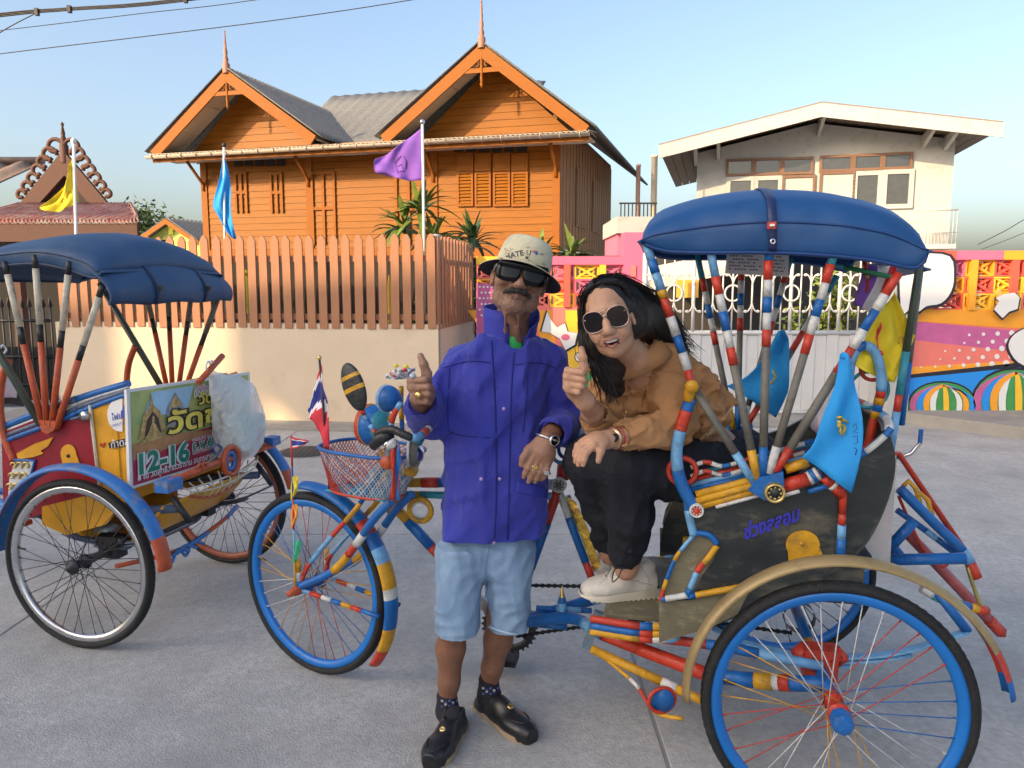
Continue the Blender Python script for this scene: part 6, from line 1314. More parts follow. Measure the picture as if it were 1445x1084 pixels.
def head(S, H, female=False):
    """skull, jaw, nose, brow, lips, ears blended into one head"""
    e = lambda c, r_, k=.012, op='u': S.ell(H(*c), np.array(r_) * H.kv, H.rot, k * H.k * 1.1, op)
    e((0, -.012, .045), (.074, .094, .086)); e((0, .022, -.02), (.064, .070, .088), .03)
    e((0, .046, -.098), (.034 if not female else .030, .034, .026), .03)
    for s in (-1, 1):
        e((s * .045, .052, -.022), (.026, .030, .026), .025); e((s * (.048 if not female else .040), .012, -.075), (.022 if not female else .017, .034, .03), .03)
        e((s * .031, .094, .012), (.019, .014, .012), .012, 's'); e((s * .031, .080, .011), (.015, .014, .013), .004)
        e((s * .015, .100, -.036), (.010, .012, .009), .008); e((s * .007, .103, -.044), (.0035, .006, .004), .004, 's')
        e((s * .077, -.004, -.004), (.008, .020, .031), .006); e((s * .083, -.008, .002), (.006, .016, .024), .004); e((s * .089, -.003, -.001), (.005, .009, .013), .004, 's'); e((s * .078, .004, -.030), (.006, .010, .010), .006)
        if not female: e((s * .036, .080, -.060), (.018, .018, .026), .018, 's') if False else None
    S.cone(H(0, .084, .026), H(0, .112, -.026), .010 * H.k, .0145 * H.k, .012 * H.k); e((0, .114, -.032), (.0125, .012, .0115), .008)
    S.cone(H(-.038, .078, .034), H(.038, .078, .034), .012 * H.k, .012 * H.k, .016 * H.k); e((0, .072, -.062), (.032, .026, .022), .02)
def lips(S, H, open_=0., y=-.066, w=.026):
    for s in (-1, 1):
        S.cone(H(0, .0975, y + .005 + open_ * .45), H(s * w, .084, y + open_ * .6), .0042 * H.k, .002 * H.k, .005 * H.k); S.cone(H(0, .0955, y - .005 - open_ * .6), H(s * w, .084, y + open_ * .5), .0050 * H.k, .002 * H.k, .005 * H.k)

def fist(S, Hd, sc=1.):
    """thumb-up fist: fingers stacked, folded across the palm; thumb raised. X: towards fingertips side, F: to the viewer, Z: up"""
    k = .006 * sc; q = lambda *a: Hd(*[x * sc for x in a])
    S.chain([q(-.022, -.030, .012), q(-.024, .012, .014)], [.024 * sc, .020 * sc], .012 * sc); S.chain([q(-.018, -.030, -.016), q(-.022, .010, -.020)], [.022 * sc, .019 * sc], .012 * sc); S.ell(q(-.004, -.014, 0), (.026 * sc, .034 * sc, .038 * sc), Hd.rot, .01 * sc)
    S.cone(q(-.012, -.085, -.006), q(-.012, -.035, -.002), .0265 * sc, .030 * sc, .018 * sc)
    for i, (z, l, r_) in enumerate(((.031, .046, .0105), (.010, .050, .0108), (-.011, .047, .0102), (-.030, .038, .0092))):
        a = q(-.028 + .003 * i, .020 - .002 * i, z); b = q(-.028 + l, .034 - .004 * i, z - .003); c = q(-.024 + l * .98, .004, z - .006); d = q(.000, -.004, z - .006)
        S.ell(a, (r_ * 1.12 * sc,) * 3, None, k); S.cone(a, b, r_ * 1.02 * sc, r_ * .98 * sc, k * .7); S.cone(b, c, r_ * .98 * sc, r_ * .92 * sc, k * .7); S.cone(c, d, r_ * .92 * sc, r_ * .8 * sc, k * .7)
    S.chain([q(.004, -.028, .022), q(.016, -.004, .046), q(.012, .004, .074), q(.004, -.004, .100)], [.019 * sc, .0145 * sc, .0122 * sc, .0098 * sc], .008 * sc)
def add_nail(par, c, n, up, w, l): 
    b = MB(); n = Vector(n).normalized(); up = Vector(up).normalized(); x = up.cross(n).normalized(); G = [[Vector(c) + x * w * i * .5 + up * l * j * .5 * (1 - .12 * i * i) - n * (.25 * w * i * i) for i in (-1, -.5, 0, .5, 1)] for j in (-1, 0, 1)]
    b.grid(G, nail_m, .0008); return b.obj('nail', par)

# ================================================================== THE MAN
MY = 2.40
J = lambda px, py, y=MY: at_y(px, py, y)
man = thing('person', 'standing person in blue jacket, patterned bucket hat and dark sunglasses giving a thumbs up', 'person', tuple(at_z(665, 1035, 0)))
Hm = Pose(J(732, 397, 2.36), yaw=2, pitch=9, roll=12, k=(1.0, .90, .84))
S = SDF(Hm.c - .19, Hm.c + np.array([.17, .19, .19]), .0026); head(S, Hm)
for s in (-1, 1):
    S.ell(Hm(s * .040, .076, -.062), np.array((.013, .010, .026)) * Hm.kv, Hm.rot, .02, 's'); S.cone(Hm(s * .020, .104, -.038), Hm(s * .042, .080, -.070), .0022, .0018, .004, 's'); S.ell(Hm(s * .046, .064, -.020), np.array((.020, .020, .014)) * Hm.k, Hm.rot, .01)
lips(S, Hm, 0, -.068, .027)
S.chain([Hm(0, -.03, -.06), J(722, 468, 2.43), J(715, 500, 2.44)], [.050, .052, .075], .02)
for s in (-1, 1): S.cone(Hm(s * .02, .035, -.13), J(722 + s * 9, 478, 2.385), .004, .006, .02)
rs = np.random.RandomState(2); wk = rs.normal(size=(5, 3))
S.noise(lambda P: (.00045 * np.sin(Hm.loc(P)[:, 2] * 420 + 4 * np.sin(Hm.loc(P)[:, 0] * 60)) * np.clip((np.abs(Hm.loc(P)[:, 0]) - .028) * 60, 0, 1)))
def pickm(C):
    L = Hm.loc(C); m = np.zeros(len(C)); m[(L[:, 2] < -.050) & (L[:, 2] > -.135) & (L[:, 1] > .015) & (np.sin(L[:, 0] * 900) + np.sin(L[:, 2] * 1100) > -.6)] = 1; m[(np.abs(L[:, 0]) < .025) & (np.abs(L[:, 2] + .069) < .010) & (L[:, 1] > .092)] = 2; return m
# arms join the body under the jacket: one skin mesh holds head, neck, trunk core, arms, hands and legs
bodyS = S
man_head, bvh_h = soft(S, 'head', man, [sk_m, stub, lip_m], 1, pickm)
# legs with hidden trunk core (continuous skin)
hipL, hipR = J(655, 735), J(722, 735); knL, knR = J(641, 872, 2.33), J(708, 866, 2.37); anL, anR = J(631, 992, 2.36), J(690, 968, 2.42)
sR, sL = J(652, 514, 2.42), J(776, 512, 2.43)
elR, wrR = J(604, 590, 2.40), J(594, 566, 2.24); elL, wrL = J(803, 588, 2.44), J(778, 612, 2.28)
S = SDF(np.minimum(anL, anR) - np.array([.22, .3, .12]), J(860, 440, 2.6) + np.array([.06, .1, .06]), .005)
S.chain([J(722, 475, 2.44), J(715, 510, 2.44), J(692, 660, 2.43), J(688, 745, 2.42)], [.045, .06, .06, .065], .03); S.chain([J(715, 515, 2.44), sR, elR, wrR, wrR + (wrR - elR) * .25], [.05, .036, .032, .026, .024], .02); S.chain([J(715, 515, 2.44), sL, elL, wrL, wrL + (wrL - elL) * .2], [.05, .036, .032, .026, .022], .02)
for h, kn, an, s in ((hipL, knL, anL, -1), (hipR, knR, anR, 1)):
    S.chain([h, kn], [.058, .047], .03); cal = kn * .62 + an * .38 + np.array([s * .004, .018, 0]); S.chain([kn, cal, kn * .25 + an * .75 + np.array([0, .006, 0]), an], [.045, .046, .034, .029], .02); S.ell(kn + np.array([0, -.022, 0]), (.030, .022, .036), None, .02); S.cone(an, an + np.array([0, 0, -.05]), .028, .03, .01)
man_body, _ = soft(S, 'body', man, sk_l, 2)
man_head.parent = man
# socks and loafers
def loafer(heel, toe, an, nm):
    d = np.array(toe) - np.array(heel); d[2] = 0; L = np.linalg.norm(d); d /= L; sd_ = np.array([-d[1], d[0], 0]); c = np.array(heel, float); c[2] = RZ; up = np.array([0, 0, 1.]); rot = np.stack([d, sd_, up], 1)
    S = SDF(c + d * L / 2 - .2, c + d * L / 2 + .2, .003)
    S.loft([(c + d * .01 + up * .018, .001 + .03, .03), (c + d * L * .3 + up * .018, .033, .03), (c + d * L * .68 + up * .018, .046, .03), (c + d * L * .9 + up * .018, .040, .03), (c + d * L * 1.0 + up * .018, .024, .026)], sd_, up, .01, 2.6)
    S.ell(c + d * L * .70 + up * .034, (L * .28, .043, .030), rot, .015); S.ell(c + d * L * .40 + up * .045, (L * .25, .034, .044), rot, .02); S.cone(c + d * .045 + up * .035, c + d * .05 + up * .075, .034, .034, .015)
    S.ell(c + d * .062 + up * .115, (.055, .030, .052), rot, .006, 's'); S.ell(c + d * L / 2 - up * .05, (L, .2, .05), rot, .002, 's')
    sh_, bv = soft(S, 'shoe', man, shoe_k, 1)
    b = MB(); prof = [(0., .026), (.02, .030), (.3, .035), (.5, .040), (.68, .049), (.82, .046), (.93, .034), (1.0, .012)]; ring_ = [c + d * (f * L * 1.01 - .003) + sd_ * w_ for f, w_ in prof] + [c + d * (f * L * 1.01 - .003) - sd_ * w_ for f, w_ in prof[::-1]]
    b.prism([p + up * .0005 for p in ring_], (0, 0, .017), sole_t); b.obj('sole', sh_)
    b = MB(); h = bv.ray_cast(Vector(c + d * L * .60 + up * .3), Vector((0, 0, -1))); b.lathe([(.010, -.001), (.010, .002), (.006, .004), (.003, .002), (0, .002)], h[0], h[1], goldm, 12); b.obj('buckle', sh_)
    b = MB(); P = []
    for k in range(15):
        a = math.pi * (.12 + .76 * k / 14) - math.pi / 2; o_ = c + d * (L * .60 + .085 * math.cos(a)) + sd_ * (.034 * math.sin(a)); h = bv.ray_cast(Vector(o_ + up * .3), Vector((0, 0, -1)))
        if h[0] is not None: P.append(h[0] + h[1] * .001)
    if len(P) > 2: b.tube(P, .0025, shoe_k, 6); b.obj('apron_seam', sh_)
    S = SDF(np.array(an) - np.array([.09, .12, .16]), np.array(an) + np.array([.09, .12, .08]), .004); S.chain([np.array(an) + up * .02, np.array(an) - up * .03, c + d * .055 + up * .055, c + d * L * .45 + up * .035], [.035, .036, .036, .030], .015, wr=(.0012, 60, 1.)); S.noise(folds(.0012, 140, (0, 1, 0), 4, 3))
    sk_, bs = soft(S, 'sock', man, sock_k, 1)
    for k in range(14):
        px_, py_ = 0, 0
    return sh_, sk_, bs
sh_dummy = None
hA, tA = at_z(651, 1032), at_z(606, 1093); hB, tB_ = at_z(676, 1003), at_z(752, 1056)
_, skA, bsA = loafer(hA, tA, anL, 'a'); _, skB, bsB = loafer(hB, tB_, anR, 'b')
b = MB()
for (cx, cy), bs in (((634, 992), bsA), ((692, 974), bsB)):
    for k in range(9):
        h = hit(bs, cx + (k % 5 - 2) * 5, cy + (k // 5) * 5 - 3 + (k % 2) * 3, .001)
        if h is not None: b.box(h, (.008, .003, .006), mat('sock blue', (.07, .10, .3), .8) if k % 3 else mat('sock grey', (.4, .42, .45), .8))
b.obj('sock_pattern', skA)
# denim shorts
S = SDF(J(600, 925, 2.1) - .04, J(790, 690, 2.75) + .06, .0055)
S.loft([(J(688, 800), .150, .098), (J(690, 765), .150, .096), (J(692, 735), .132, .080), (J(693, 715), .11, .06)], (1, 0, 0), (0, 1, 0), .03)
S.loft([(J(645, 906, 2.34), .074, .086), (J(646, 850, 2.35), .076, .088), (J(653, 770, 2.38), .086, .098)], (1, 0, 0), (0, 1, 0), .04, 2.2); S.loft([(J(719, 893, 2.38), .070, .084), (J(719, 840, 2.38), .074, .088), (J(718, 770, 2.4), .088, .098)], (1, 0, 0), (0, 1, 0), .03, 2.2)
S.noise(folds(.007, 24, (0, 0, 1), 6, 11)); S.noise(folds(.0035, 55, (.8, 0, .6), 5, 12))
for p, dv in ((J(645, 906, 2.34), 0), (J(722, 893, 2.38), 0)): S.cone(p + np.array([0, 0, -.05]), p + np.array([0, 0, .045]), .058, .060, .006, 's')
shorts, bvs = soft(S, 'shorts', man, denim_l, 1)
sew(bvs, [(612, 902), (640, 912), (676, 908)], .003, mat('denim hem', (.42, .54, .68), .85), shorts, 'hem'); sew(bvs, [(690, 884), (715, 893), (752, 897)], .003, _M['denim hem'], shorts, 'hem'); sew(bvs, [(690, 772), (684, 810), (690, 850)], .002, mat('denim seam', (.16, .25, .42), .85), shorts, 'fly_seam')
# jacket
sR, sL = J(652, 514, 2.42), J(776, 512, 2.43)
elR, wrR = J(604, 590, 2.40), J(594, 566, 2.24); elL, wrL = J(803, 588, 2.44), J(778, 612, 2.28)
S = SDF(J(545, 800, 2.05) - .02, J(835, 440, 2.75) + .06, .0055)
S.loft([(J(690, 778), .172, .114), (J(693, 740), .176, .118), (J(699, 680), .168, .118), (J(705, 600), .155, .112), (J(710, 530), .160, .104), (J(713, 500), .150, .092), (J(715, 474), .098, .072)], (1, 0, 0), (0, 1, 0), .03, 2.5)
S.cone(J(716, 484, 2.43), sR + np.array([.02, 0, 0]), .060, .056, .03); S.cone(J(716, 484, 2.43), sL + np.array([-.02, 0, 0]), .060, .056, .03)
S.chain([sR, sR * .45 + elR * .55, elR], [.068, .066, .064], .035, wr=(.006, 14, .5)); S.chain([elR, elR * .5 + wrR * .5, wrR], [.066, .062, .056], .02, wr=(.006, 20, 1.5)); S.cone(elR, J(632, 596, 2.42), .058, .05, .04)
S.chain([sL, sL * .45 + elL * .55, elL], [.066, .062, .060], .03, wr=(.006, 14, 2.5)); S.chain([elL, elL * .5 + wrL * .5, wrL], [.060, .056, .050], .02, wr=(.006, 20, .7))
col_c = J(719, 470, 2.43)
S.noise(folds(.014, 17, (.45, 0, 1), 6, 21)); S.noise(folds(.008, 40, (.8, .1, 1), 6, 22)); S.noise(folds(.0025, 120, (-.5, 0, 1), 5, 23))
S.cone(col_c + np.array([0, .0, -.02]), col_c + np.array([-.002, .01, .09]), .060, .064, .004, 's'); S.chain([col_c + np.array([.020, -.065, -.035]), col_c + np.array([.026, -.12, .06])], [.030, .055], .004, 's')
S.cone(wrR, wrR + (wrR - elR) * .5, .046, .046, .004, 's'); S.cone(wrL - (wrL - elL) * .1, wrL + (wrL - elL) * .6, .040, .042, .004, 's')
S.ell(J(690, 806), (.15, .095, .05), None, .01, 's')
jacket, bvj = soft(S, 'jacket', man, denim_b, 1)
sew(bvj, [(693, 480), (697, 540), (700, 620), (700, 700), (697, 768)], .0035, denim_seam, jacket, 'placket_seam', 0); sew(bvj, [(727, 480), (722, 540), (720, 620), (718, 700), (716, 772)], .003, denim_seam, jacket, 'placket_seam', 0)
patch(bvj, [(695, 500), (725, 500), (717, 768), (699, 766)], denim_b2, jacket, 'placket', .004, 16)
patch(bvj, [(612, 648), (690, 672), (692, 684), (614, 664)], denim_b2, jacket, 'pocket_flap', .005); patch(bvj, [(728, 678), (772, 690), (770, 702), (727, 694)], denim_b2, jacket, 'pocket_flap', .005)
sew(bvj, [(634, 520), (632, 590), (640, 612), (692, 618)], .002, denim_seam, jacket, 'pocket_seam', 0); sew(bvj, [(745, 528), (742, 570), (738, 610)], .0022, denim_seam, jacket, 'pocket_zip', 0); sew(bvj, [(622, 520), (660, 510), (692, 512)], .002, denim_seam, jacket, 'yoke_seam', 0); sew(bvj, [(728, 515), (760, 512), (785, 520)], .002, denim_seam, jacket, 'yoke_seam', 0); sew(bvj, [(608, 756), (650, 768), (700, 772), (772, 766)], .0025, denim_seam, jacket, 'hem_seam', 0)
sm_ = mat('snap mauve', (.45, .30, .55), .35)
for px, py in ((711, 577), (705, 676), (619, 649), (679, 676), (732, 688), (763, 478), (697, 766)): snap(bvj, px, py, .0055, sm_, jacket)
# collar flap opened on his left and green shirt
b = MB(); G = []
for i in range(25):
    a = R(1 + 324 * i / 24); row = []                        # from the picture-left front edge round the nape to the opened right front
    for h in (0, .25, .5, .75, 1.):
        fl = max(0, (i - 18) / 6); rr = 1 + .05 * math.sin(i * 1.1) * h + fl * h * .55; hh = (-.035 + .130 * h) * (1 - .55 * fl * h) - .012 * math.cos(a) * h
        row.append(col_c + np.array([-.080 * rr * math.sin(a), -.074 * rr * math.cos(a) + .004, hh - .012]))
    G.append(row)
b.grid(G, denim_b2, .005); b.obj('collar', jacket)
b = MB(); G = [[col_c + np.array([-.045 + .09 * j / 8, -.062 + .026 * ((j - 4) / 4) ** 2, -.054 + .050 * i / 4 - .004 * (1 - ((j - 4) / 4) ** 2)]) for j in range(9)] for i in range(5)]; b.grid(G, greenS, .003); b.obj('shirt', man)
# hands
Hr = Pose(J(597, 551, 2.165), yaw=-6, pitch=8, roll=-8, k=1.)
S = SDF(Hr.c - .13, Hr.c + .14, .0024); fist(S, Hr, .98); S.cone(wrR - (wrR - elR) * .6, Hr(-.012, -.05, -.006), .029, .026, .02)
fr_, _ = soft(S, 'hand', man, sk_m, 1); add_nail(fr_, Hr(.0035, .0065, .097), Hr.f + .2 * Hr.z, Hr.z, .012, .014)
b = MB(); c = Hr(-.006, .026, -.012); b.tube([np.array(c) + Hr.f * .014 * math.cos(a) + Hr.z * .013 * math.sin(a) for a in [k * .45 for k in range(14)]], .003, goldm, 6); b.lathe([(.009, 0), (.010, .004), (.006, .007), (0, .007)], np.array(c) + Hr.f * .011, Hr.f, goldm, 10); b.obj('ring', man)
b = MB(); c = Hr(-.018, .020, .035); b.ball(np.array(c) + Hr.z * .008 + Hr.f * .006, (.010, .010, .009), mat('grey stone', (.42, .45, .5), .2), 12, 8); b.tube([np.array(c) + Hr.f * .0125 * math.cos(a) + Hr.z * .0125 * math.sin(a) for a in [k * .45 for k in range(14)]], .0025, silver, 6); b.obj('ring', man)
# hanging hand, back to the viewer
W0 = J(772, 622, 2.255); tip = J(752, 684, 2.235); dn = (tip - W0) / np.linalg.norm(tip - W0); xx = np.array([1., 0, 0]) - dn * dn[0]; xx /= np.linalg.norm(xx); ff = np.cross(dn, xx); ff = ff if ff[1] < 0 else -ff
q = lambda x, d, f=0.: W0 + xx * x + dn * d + ff * f
S = SDF(W0 - .13, W0 + .15, .0024); S.cone(wrL - (wrL - elL) * .5, q(0, .0), .026, .025, .02); S.chain([q(.0, 0), q(.0, .035)], [.025, .030], .02); S.chain([q(-.018, .035), q(-.024, .068)], [.020, .0145], .014); S.chain([q(.016, .035), q(.020, .066)], [.020, .0135], .014); S.ell(q(0, .045), (.034, .017, .036), np.stack([xx, ff, dn], 1), .012)
for i, (x, l) in enumerate(((-.029, .060), (-.010, .070), (.009, .064), (.026, .050))):
    S.chain([q(x * .85, .066, .004), q(x * 1.0 - .001, .066 + l * .45, .010), q(x * 1.0 - .003, .066 + l * .78, .002), q(x * .95 - .005, .066 + l, -.012)], [.0112, .0100, .0090, .0072], .004)
    for f in (.0, .45): S.ell(q(x * (.85 + .15 * f), .066 + l * f, .007 + .010 * f), (.0105, .0105, .0105), None, .004)
for x in (-.018, -.004, .010): S.cone(q(x * .6, .015, .020), q(x * 1.3, .062, .016), .0030, .0028, .005)
S.chain([q(-.022, .012), q(-.044, .042, .004), q(-.052, .070, .008), q(-.052, .092, .006)], [.018, .0125, .0105, .0080], .010)
hl_, bvl = soft(S, 'hand', man, sk_m, 1)
for x, l in ((-.029, .060), (-.010, .070), (.009, .064), (.026, .050)): add_nail(hl_, q(x * .95 - .005, .066 + l * .93, .0035), ff - dn * .6, dn, .009, .010)
add_nail(hl_, q(-.052, .090, .0135), ff, dn, .010, .012)
for x, d_, m in ((-.010, .085, goldm), (.026, .090, silver)):
    b = MB(); c = q(x, d_, .008); b.tube([np.array(c) + xx * .0125 * math.cos(a) + ff * .0125 * math.sin(a) for a in [k * math.pi / 8 for k in range(16)]], .0028, m, 6, ring=True); b.box(np.array(c) + ff * .013, (.013, .006, .012), m); b.obj('ring', man)
b = MB(); wc = q(.0, -.008); b.tube([wc + xx * .031 * math.cos(a) + ff * .028 * math.sin(a) for a in [k * math.pi / 12 for k in range(24)]], .007, silver, 6, ring=True, flat=(1.5, .6)); wt = b.obj('watch', man)
b = MB(); b.lathe([(.017, -.004), (.018, .004), (.015, .007), (.014, .005), (0, .005)], wc + ff * .024 + xx * .018, ff + xx * .7, [silver, silver, silver, lens], 18); b.obj('watch_face', wt)
unite(man_body, [man_head, fr_, hl_])
# moustache
S = SDF(Hm.c - .16, Hm.c + .16, .0026)
for s in (-1, 1): S.chain([Hm(0, .108, -.052), Hm(s * .018, .104, -.053), Hm(s * .034, .090, -.060), Hm(s * .041, .080, -.068)], [.0065, .0075, .0058, .0024], .006)
S.noise(lambda P: .0012 * np.sin(Hm.loc(P)[:, 0] * 1400 + 300 * Hm.loc(P)[:, 2]) ); soft(S, 'moustache', man, hair_g, 0)
rnd = random.Random(5); b = MB()
for k in range(420):                                             # white bristles on lip, cheek and chin
    x = rnd.uniform(-.055, .055); z = rnd.uniform(-.118, -.046); r0 = Vector(Hm(x, .25, z)); h = bvh_h.ray_cast(r0, Vector(-Hm.f))
    if h[0] is None: continue
    d = (h[1] * .6 + Vector(-Hm.z) * .8 + Vector(Hm.x) * math.copysign(.3, x)).normalized(); l = rnd.uniform(.002, .005); s_ = Vector(Hm.x) * .00035; b.add([h[0] - s_, h[0] + s_, h[0] + d * l], [(0, 1, 2)], mat('white bristle', (.55, .52, .48), .7) if k % 2 else hair_g)
tag(b.obj('stubble', man), kind='stuff')
b = MB()
for s in (-1, 1):
    G = []
    for i in range(13):
        f = i / 12; x = .004 + .072 * f; y_ = .124 - .30 * x * x * 14 * .42 - .03 * max(0, f - .8); top_, bot_ = .042 - .004 * f, (-.004 - .026 * math.sin(math.pi * min(1, f * 1.0)) ** .28)
        G.append([Hm(s * x, y_ - .006 * abs(j - 2) * .15, top_ + (bot_ - top_) * j / 4) for j in range(5)])
    b.grid(G, lens, .003 * s)
gl = b.obj('sunglasses', man)
b = MB(); b.grid([[Hm(x, .126 - .30 * x * x * 14 * .42, z) for z in (.020, .034, .044)] for x in [(-.072 + .144 * i / 16) for i in range(17)]], lens, .004); b.obj('brow_bar', gl)
for s in (-1, 1): b = MB(); b.tube([Hm(s * .070, .116 - .02, .032), Hm(s * .080, .06, .026), Hm(s * .082, .0, .018)], .004, silver if s < 0 else silver, 6, True, (.6, 1.6)); b.obj('temple', gl)
# hat: crown with pinched top, brim tipped up showing the navy lining
Hh = Pose(Hm(.004, -.004, .040), yaw=2, pitch=15, roll=17, k=(1.06, 1.02, 1.05))
b = MB(); G = []; prof = [(1.0, .0), (.985, .02), (.95, .045), (.90, .066), (.80, .082), (.62, .090), (.35, .088), (.02, .083)]
for r_, h in prof: G.append([Hh(.079 * r_ * math.cos(a), .096 * r_ * math.sin(a), h + .006 * math.cos(2 * a) * (1 - r_)) for a in [2 * math.pi * k / 40 for k in range(40)]])
b.grid(G, hat_c, .002, True, True); hat = b.obj('hat', man); me = hat.data; bvc = BVHTree.FromPolygons([tuple(v.co + Vector(ORG[man.name])) for v in me.vertices], [tuple(p.vertices) for p in me.polygons])
def brim(m, dz, nm, th):
    b = MB(); G = []
    for f in [i / 6 for i in range(7)]:
        G.append([Hh((.078 + .044 * f) * math.cos(a), (.095 + .042 * f) * math.sin(a), dz + .003 - .016 * f - .020 * f * max(0, math.sin(a)) * .4 - .008 * f * math.cos(2 * a)) for a in [2 * math.pi * k / 48 for k in range(48)]])
    b.grid(G, m, th, True, True); return b.obj(nm, hat)
brim(hat_c, 0, 'brim', .002); brim(hat_n, -.003, 'brim_lining', .001)
b = MB(); project_text(bvc, 'I HATE', 723, 360, 32, -12, ink, b, .03); project_text(bvc, 'U', 746, 357, 6, 8, ink, b, .01); b.obj('print', hat)
b = MB()
for k, (px, py, r_, m) in enumerate(((756, 357, 3.0, mat('hat badge blue', (.05, .12, .55), .6)), (754, 355, 1.8, mat('hat badge red', (.6, .12, .08), .6)), (743, 364, 2.0, ink))):
    h = hit(bvc, px, py, .001 + .0006 * k)
    if h is not None: b.lathe([(r_ * .0021, 0), (r_ * .0021, .001), (0, .001)], h, Vector(_C) - h, m, 12)
for k in range(26):
    px, py = random.uniform(710, 768), random.uniform(345, 380); P = [hit(bvc, px + 2.2 * math.cos(a), py + 1.6 * math.sin(a), .0006) for a in [j * 1.0 for j in range(random.randint(3, 6))]]
    if all(p is not None for p in P): b.tube(P, .0006, ink, 4)
b.obj('print', hat)

# ================================================================== THE WOMAN
wom = thing('person', 'person with long black hair seated in the rickshaw, tan denim jacket, thumb up', 'person', tuple(T1.w(.25, 0, .74)))
Hw = Pose(J(860, 450, 2.08), yaw=-14, pitch=-2, roll=-15, k=(.80, .82, .83))
S = SDF(Hw.c - .17, Hw.c + .17, .0026); head(S, Hw, True)
lips(S, Hw, .012, -.070, .027)
for s in (-1, 0, 1): S.ell(Hw(s * .013, .096 - .004 * abs(s), -.0705 + .003 * abs(s)), np.array((.012, .022, .0078 - .002 * abs(s))) * Hw.kv, Hw.rot, .003, 's')
for s in (-1, 1): S.ell(Hw(s * .042, .070, -.045), np.array((.018, .018, .018)) * Hw.kv, Hw.rot, .02); S.cone(Hw(s * .022, .100, -.040), Hw(s * .040, .084, -.066), .0014, .0012, .005, 's')
shW = J(905, 520, 2.17); S.chain([Hw(0, -.02, -.06), J(896, 505, 2.19), J(905, 530, 2.26)], [.044, .044, .06], .02)
def pickw(C): L = Hw.loc(C); m = np.zeros(len(C)); up_ = -.0605 + 6 * L[:, 0] ** 2; dn_ = -.0835 + 18 * L[:, 0] ** 2; m[(np.abs(L[:, 0]) < .030) & (L[:, 2] > dn_ - .0015) & (L[:, 2] < up_ + .002) & (L[:, 1] > .080)] = 1; m[(np.abs(L[:, 0]) < .024) & (np.abs(L[:, 2] + .070) < .010) & (L[:, 1] < .0935 - 6 * L[:, 0] ** 2) & (L[:, 1] > .05)] = 2; return m
wh_o, bvw = soft(S, 'head', wom, [sk_w, lip_w, mouth_m], 1, pickw)
b = MB(); b.grid([[Hw(x, .0915 - 9 * x * x, z + 5 * x * x) for x in [(-.021 + .042 * i / 8) for i in range(9)]] for z in (-.0695, -.060)], teeth_m, .003); b.obj('teeth', wom)
# brows and round sunglasses
gold_r = mat('rose gold frame', (.62, .45, .36), .25, .9); wl = mat('brown gradient lens', (.012, .009, .011), .18, var=.2, spec=.3)
gls = None
for s in (-1, 1):
    c = (s * .039, .108 - .006, .006); sq = lambda x: math.copysign(abs(x) ** .78, x)
    pts = [Hw(c[0] + .035 * sq(math.cos(a)), c[1] - .16 * abs(c[0] + .035 * sq(math.cos(a))) + .004, c[2] + .033 * sq(math.sin(a)) * (1 + .08 * math.cos(a) * s)) for a in [k * math.pi / 12 for k in range(24)]]
    b = MB(); b.tube(pts, .0012, gold_r, 6, ring=True)
    if gls is None: gls = b.obj('sunglasses', wom)
    else: b.obj('lens_rim', gls)
    b = MB(); cc = Hw(c[0], c[1] - .16 * abs(c[0]) + .005, c[2]); k0 = len(b.V); b.add([cc] + pts, [(0, i + 1, (i + 1) % 24 + 1) for i in range(24)], wl, True); b.obj('lens', gls)
    b = MB(); b.tube([Hw(s * .066, .098, .018), Hw(s * .076, .05, .016), Hw(s * .078, .0, .010)], .0016, gold_r, 6); b.obj('temple', gls)
b = MB(); b.tube([Hw(-.009, .104, .016), Hw(0, .108, .019), Hw(.009, .104, .016)], .0018, gold_r, 6); b.tube([Hw(-.022, .1, .034), Hw(0, .106, .035), Hw(.022, .1, .034)], .0016, gold_r, 6); b.obj('bridge', gls)
# body core (trunk, arms, legs) under the clothes, hands and ankles bare
hip = T1.w(.19, .02, .86); chest = J(930, 540, 2.30); shl_n = J(944, 518, 2.24); shl_f = J(876, 512, 2.36)
elN, wrN = J(950, 602, 2.19), J(858, 620, 2.07); elF, wrF = J(845, 596, 2.24), J(826, 566, 2.08)
kneeN, kneeF = J(884, 656, 2.20), J(832, 652, 2.27); ankN = J(884, 790, 2.30); ankF = J(862, 770, 2.45)
S = SDF(np.minimum(hip, ankN) - np.array([.5, .4, .2]), np.maximum(hip, shl_n) + np.array([.3, .45, .25]), .0065)
S.chain([hip, chest, J(905, 530, 2.26), J(896, 508, 2.20)], [.05, .045, .045, .038], .03); S.chain([chest, shl_n, elN, wrN + (elN - wrN) * .0], [.05, .04, .034, .026], .03); S.chain([chest, shl_f, elF, wrF + (elF - wrF) * .0], [.05, .04, .034, .026], .03)
for k_, an in ((kneeN, ankN), (kneeF, ankF)): S.chain([hip, k_, an, an - np.array([0, 0, .03])], [.07, .05, .036, .036], .03)
wom_body, _ = soft(S, 'body', wom, sk_w, 1)
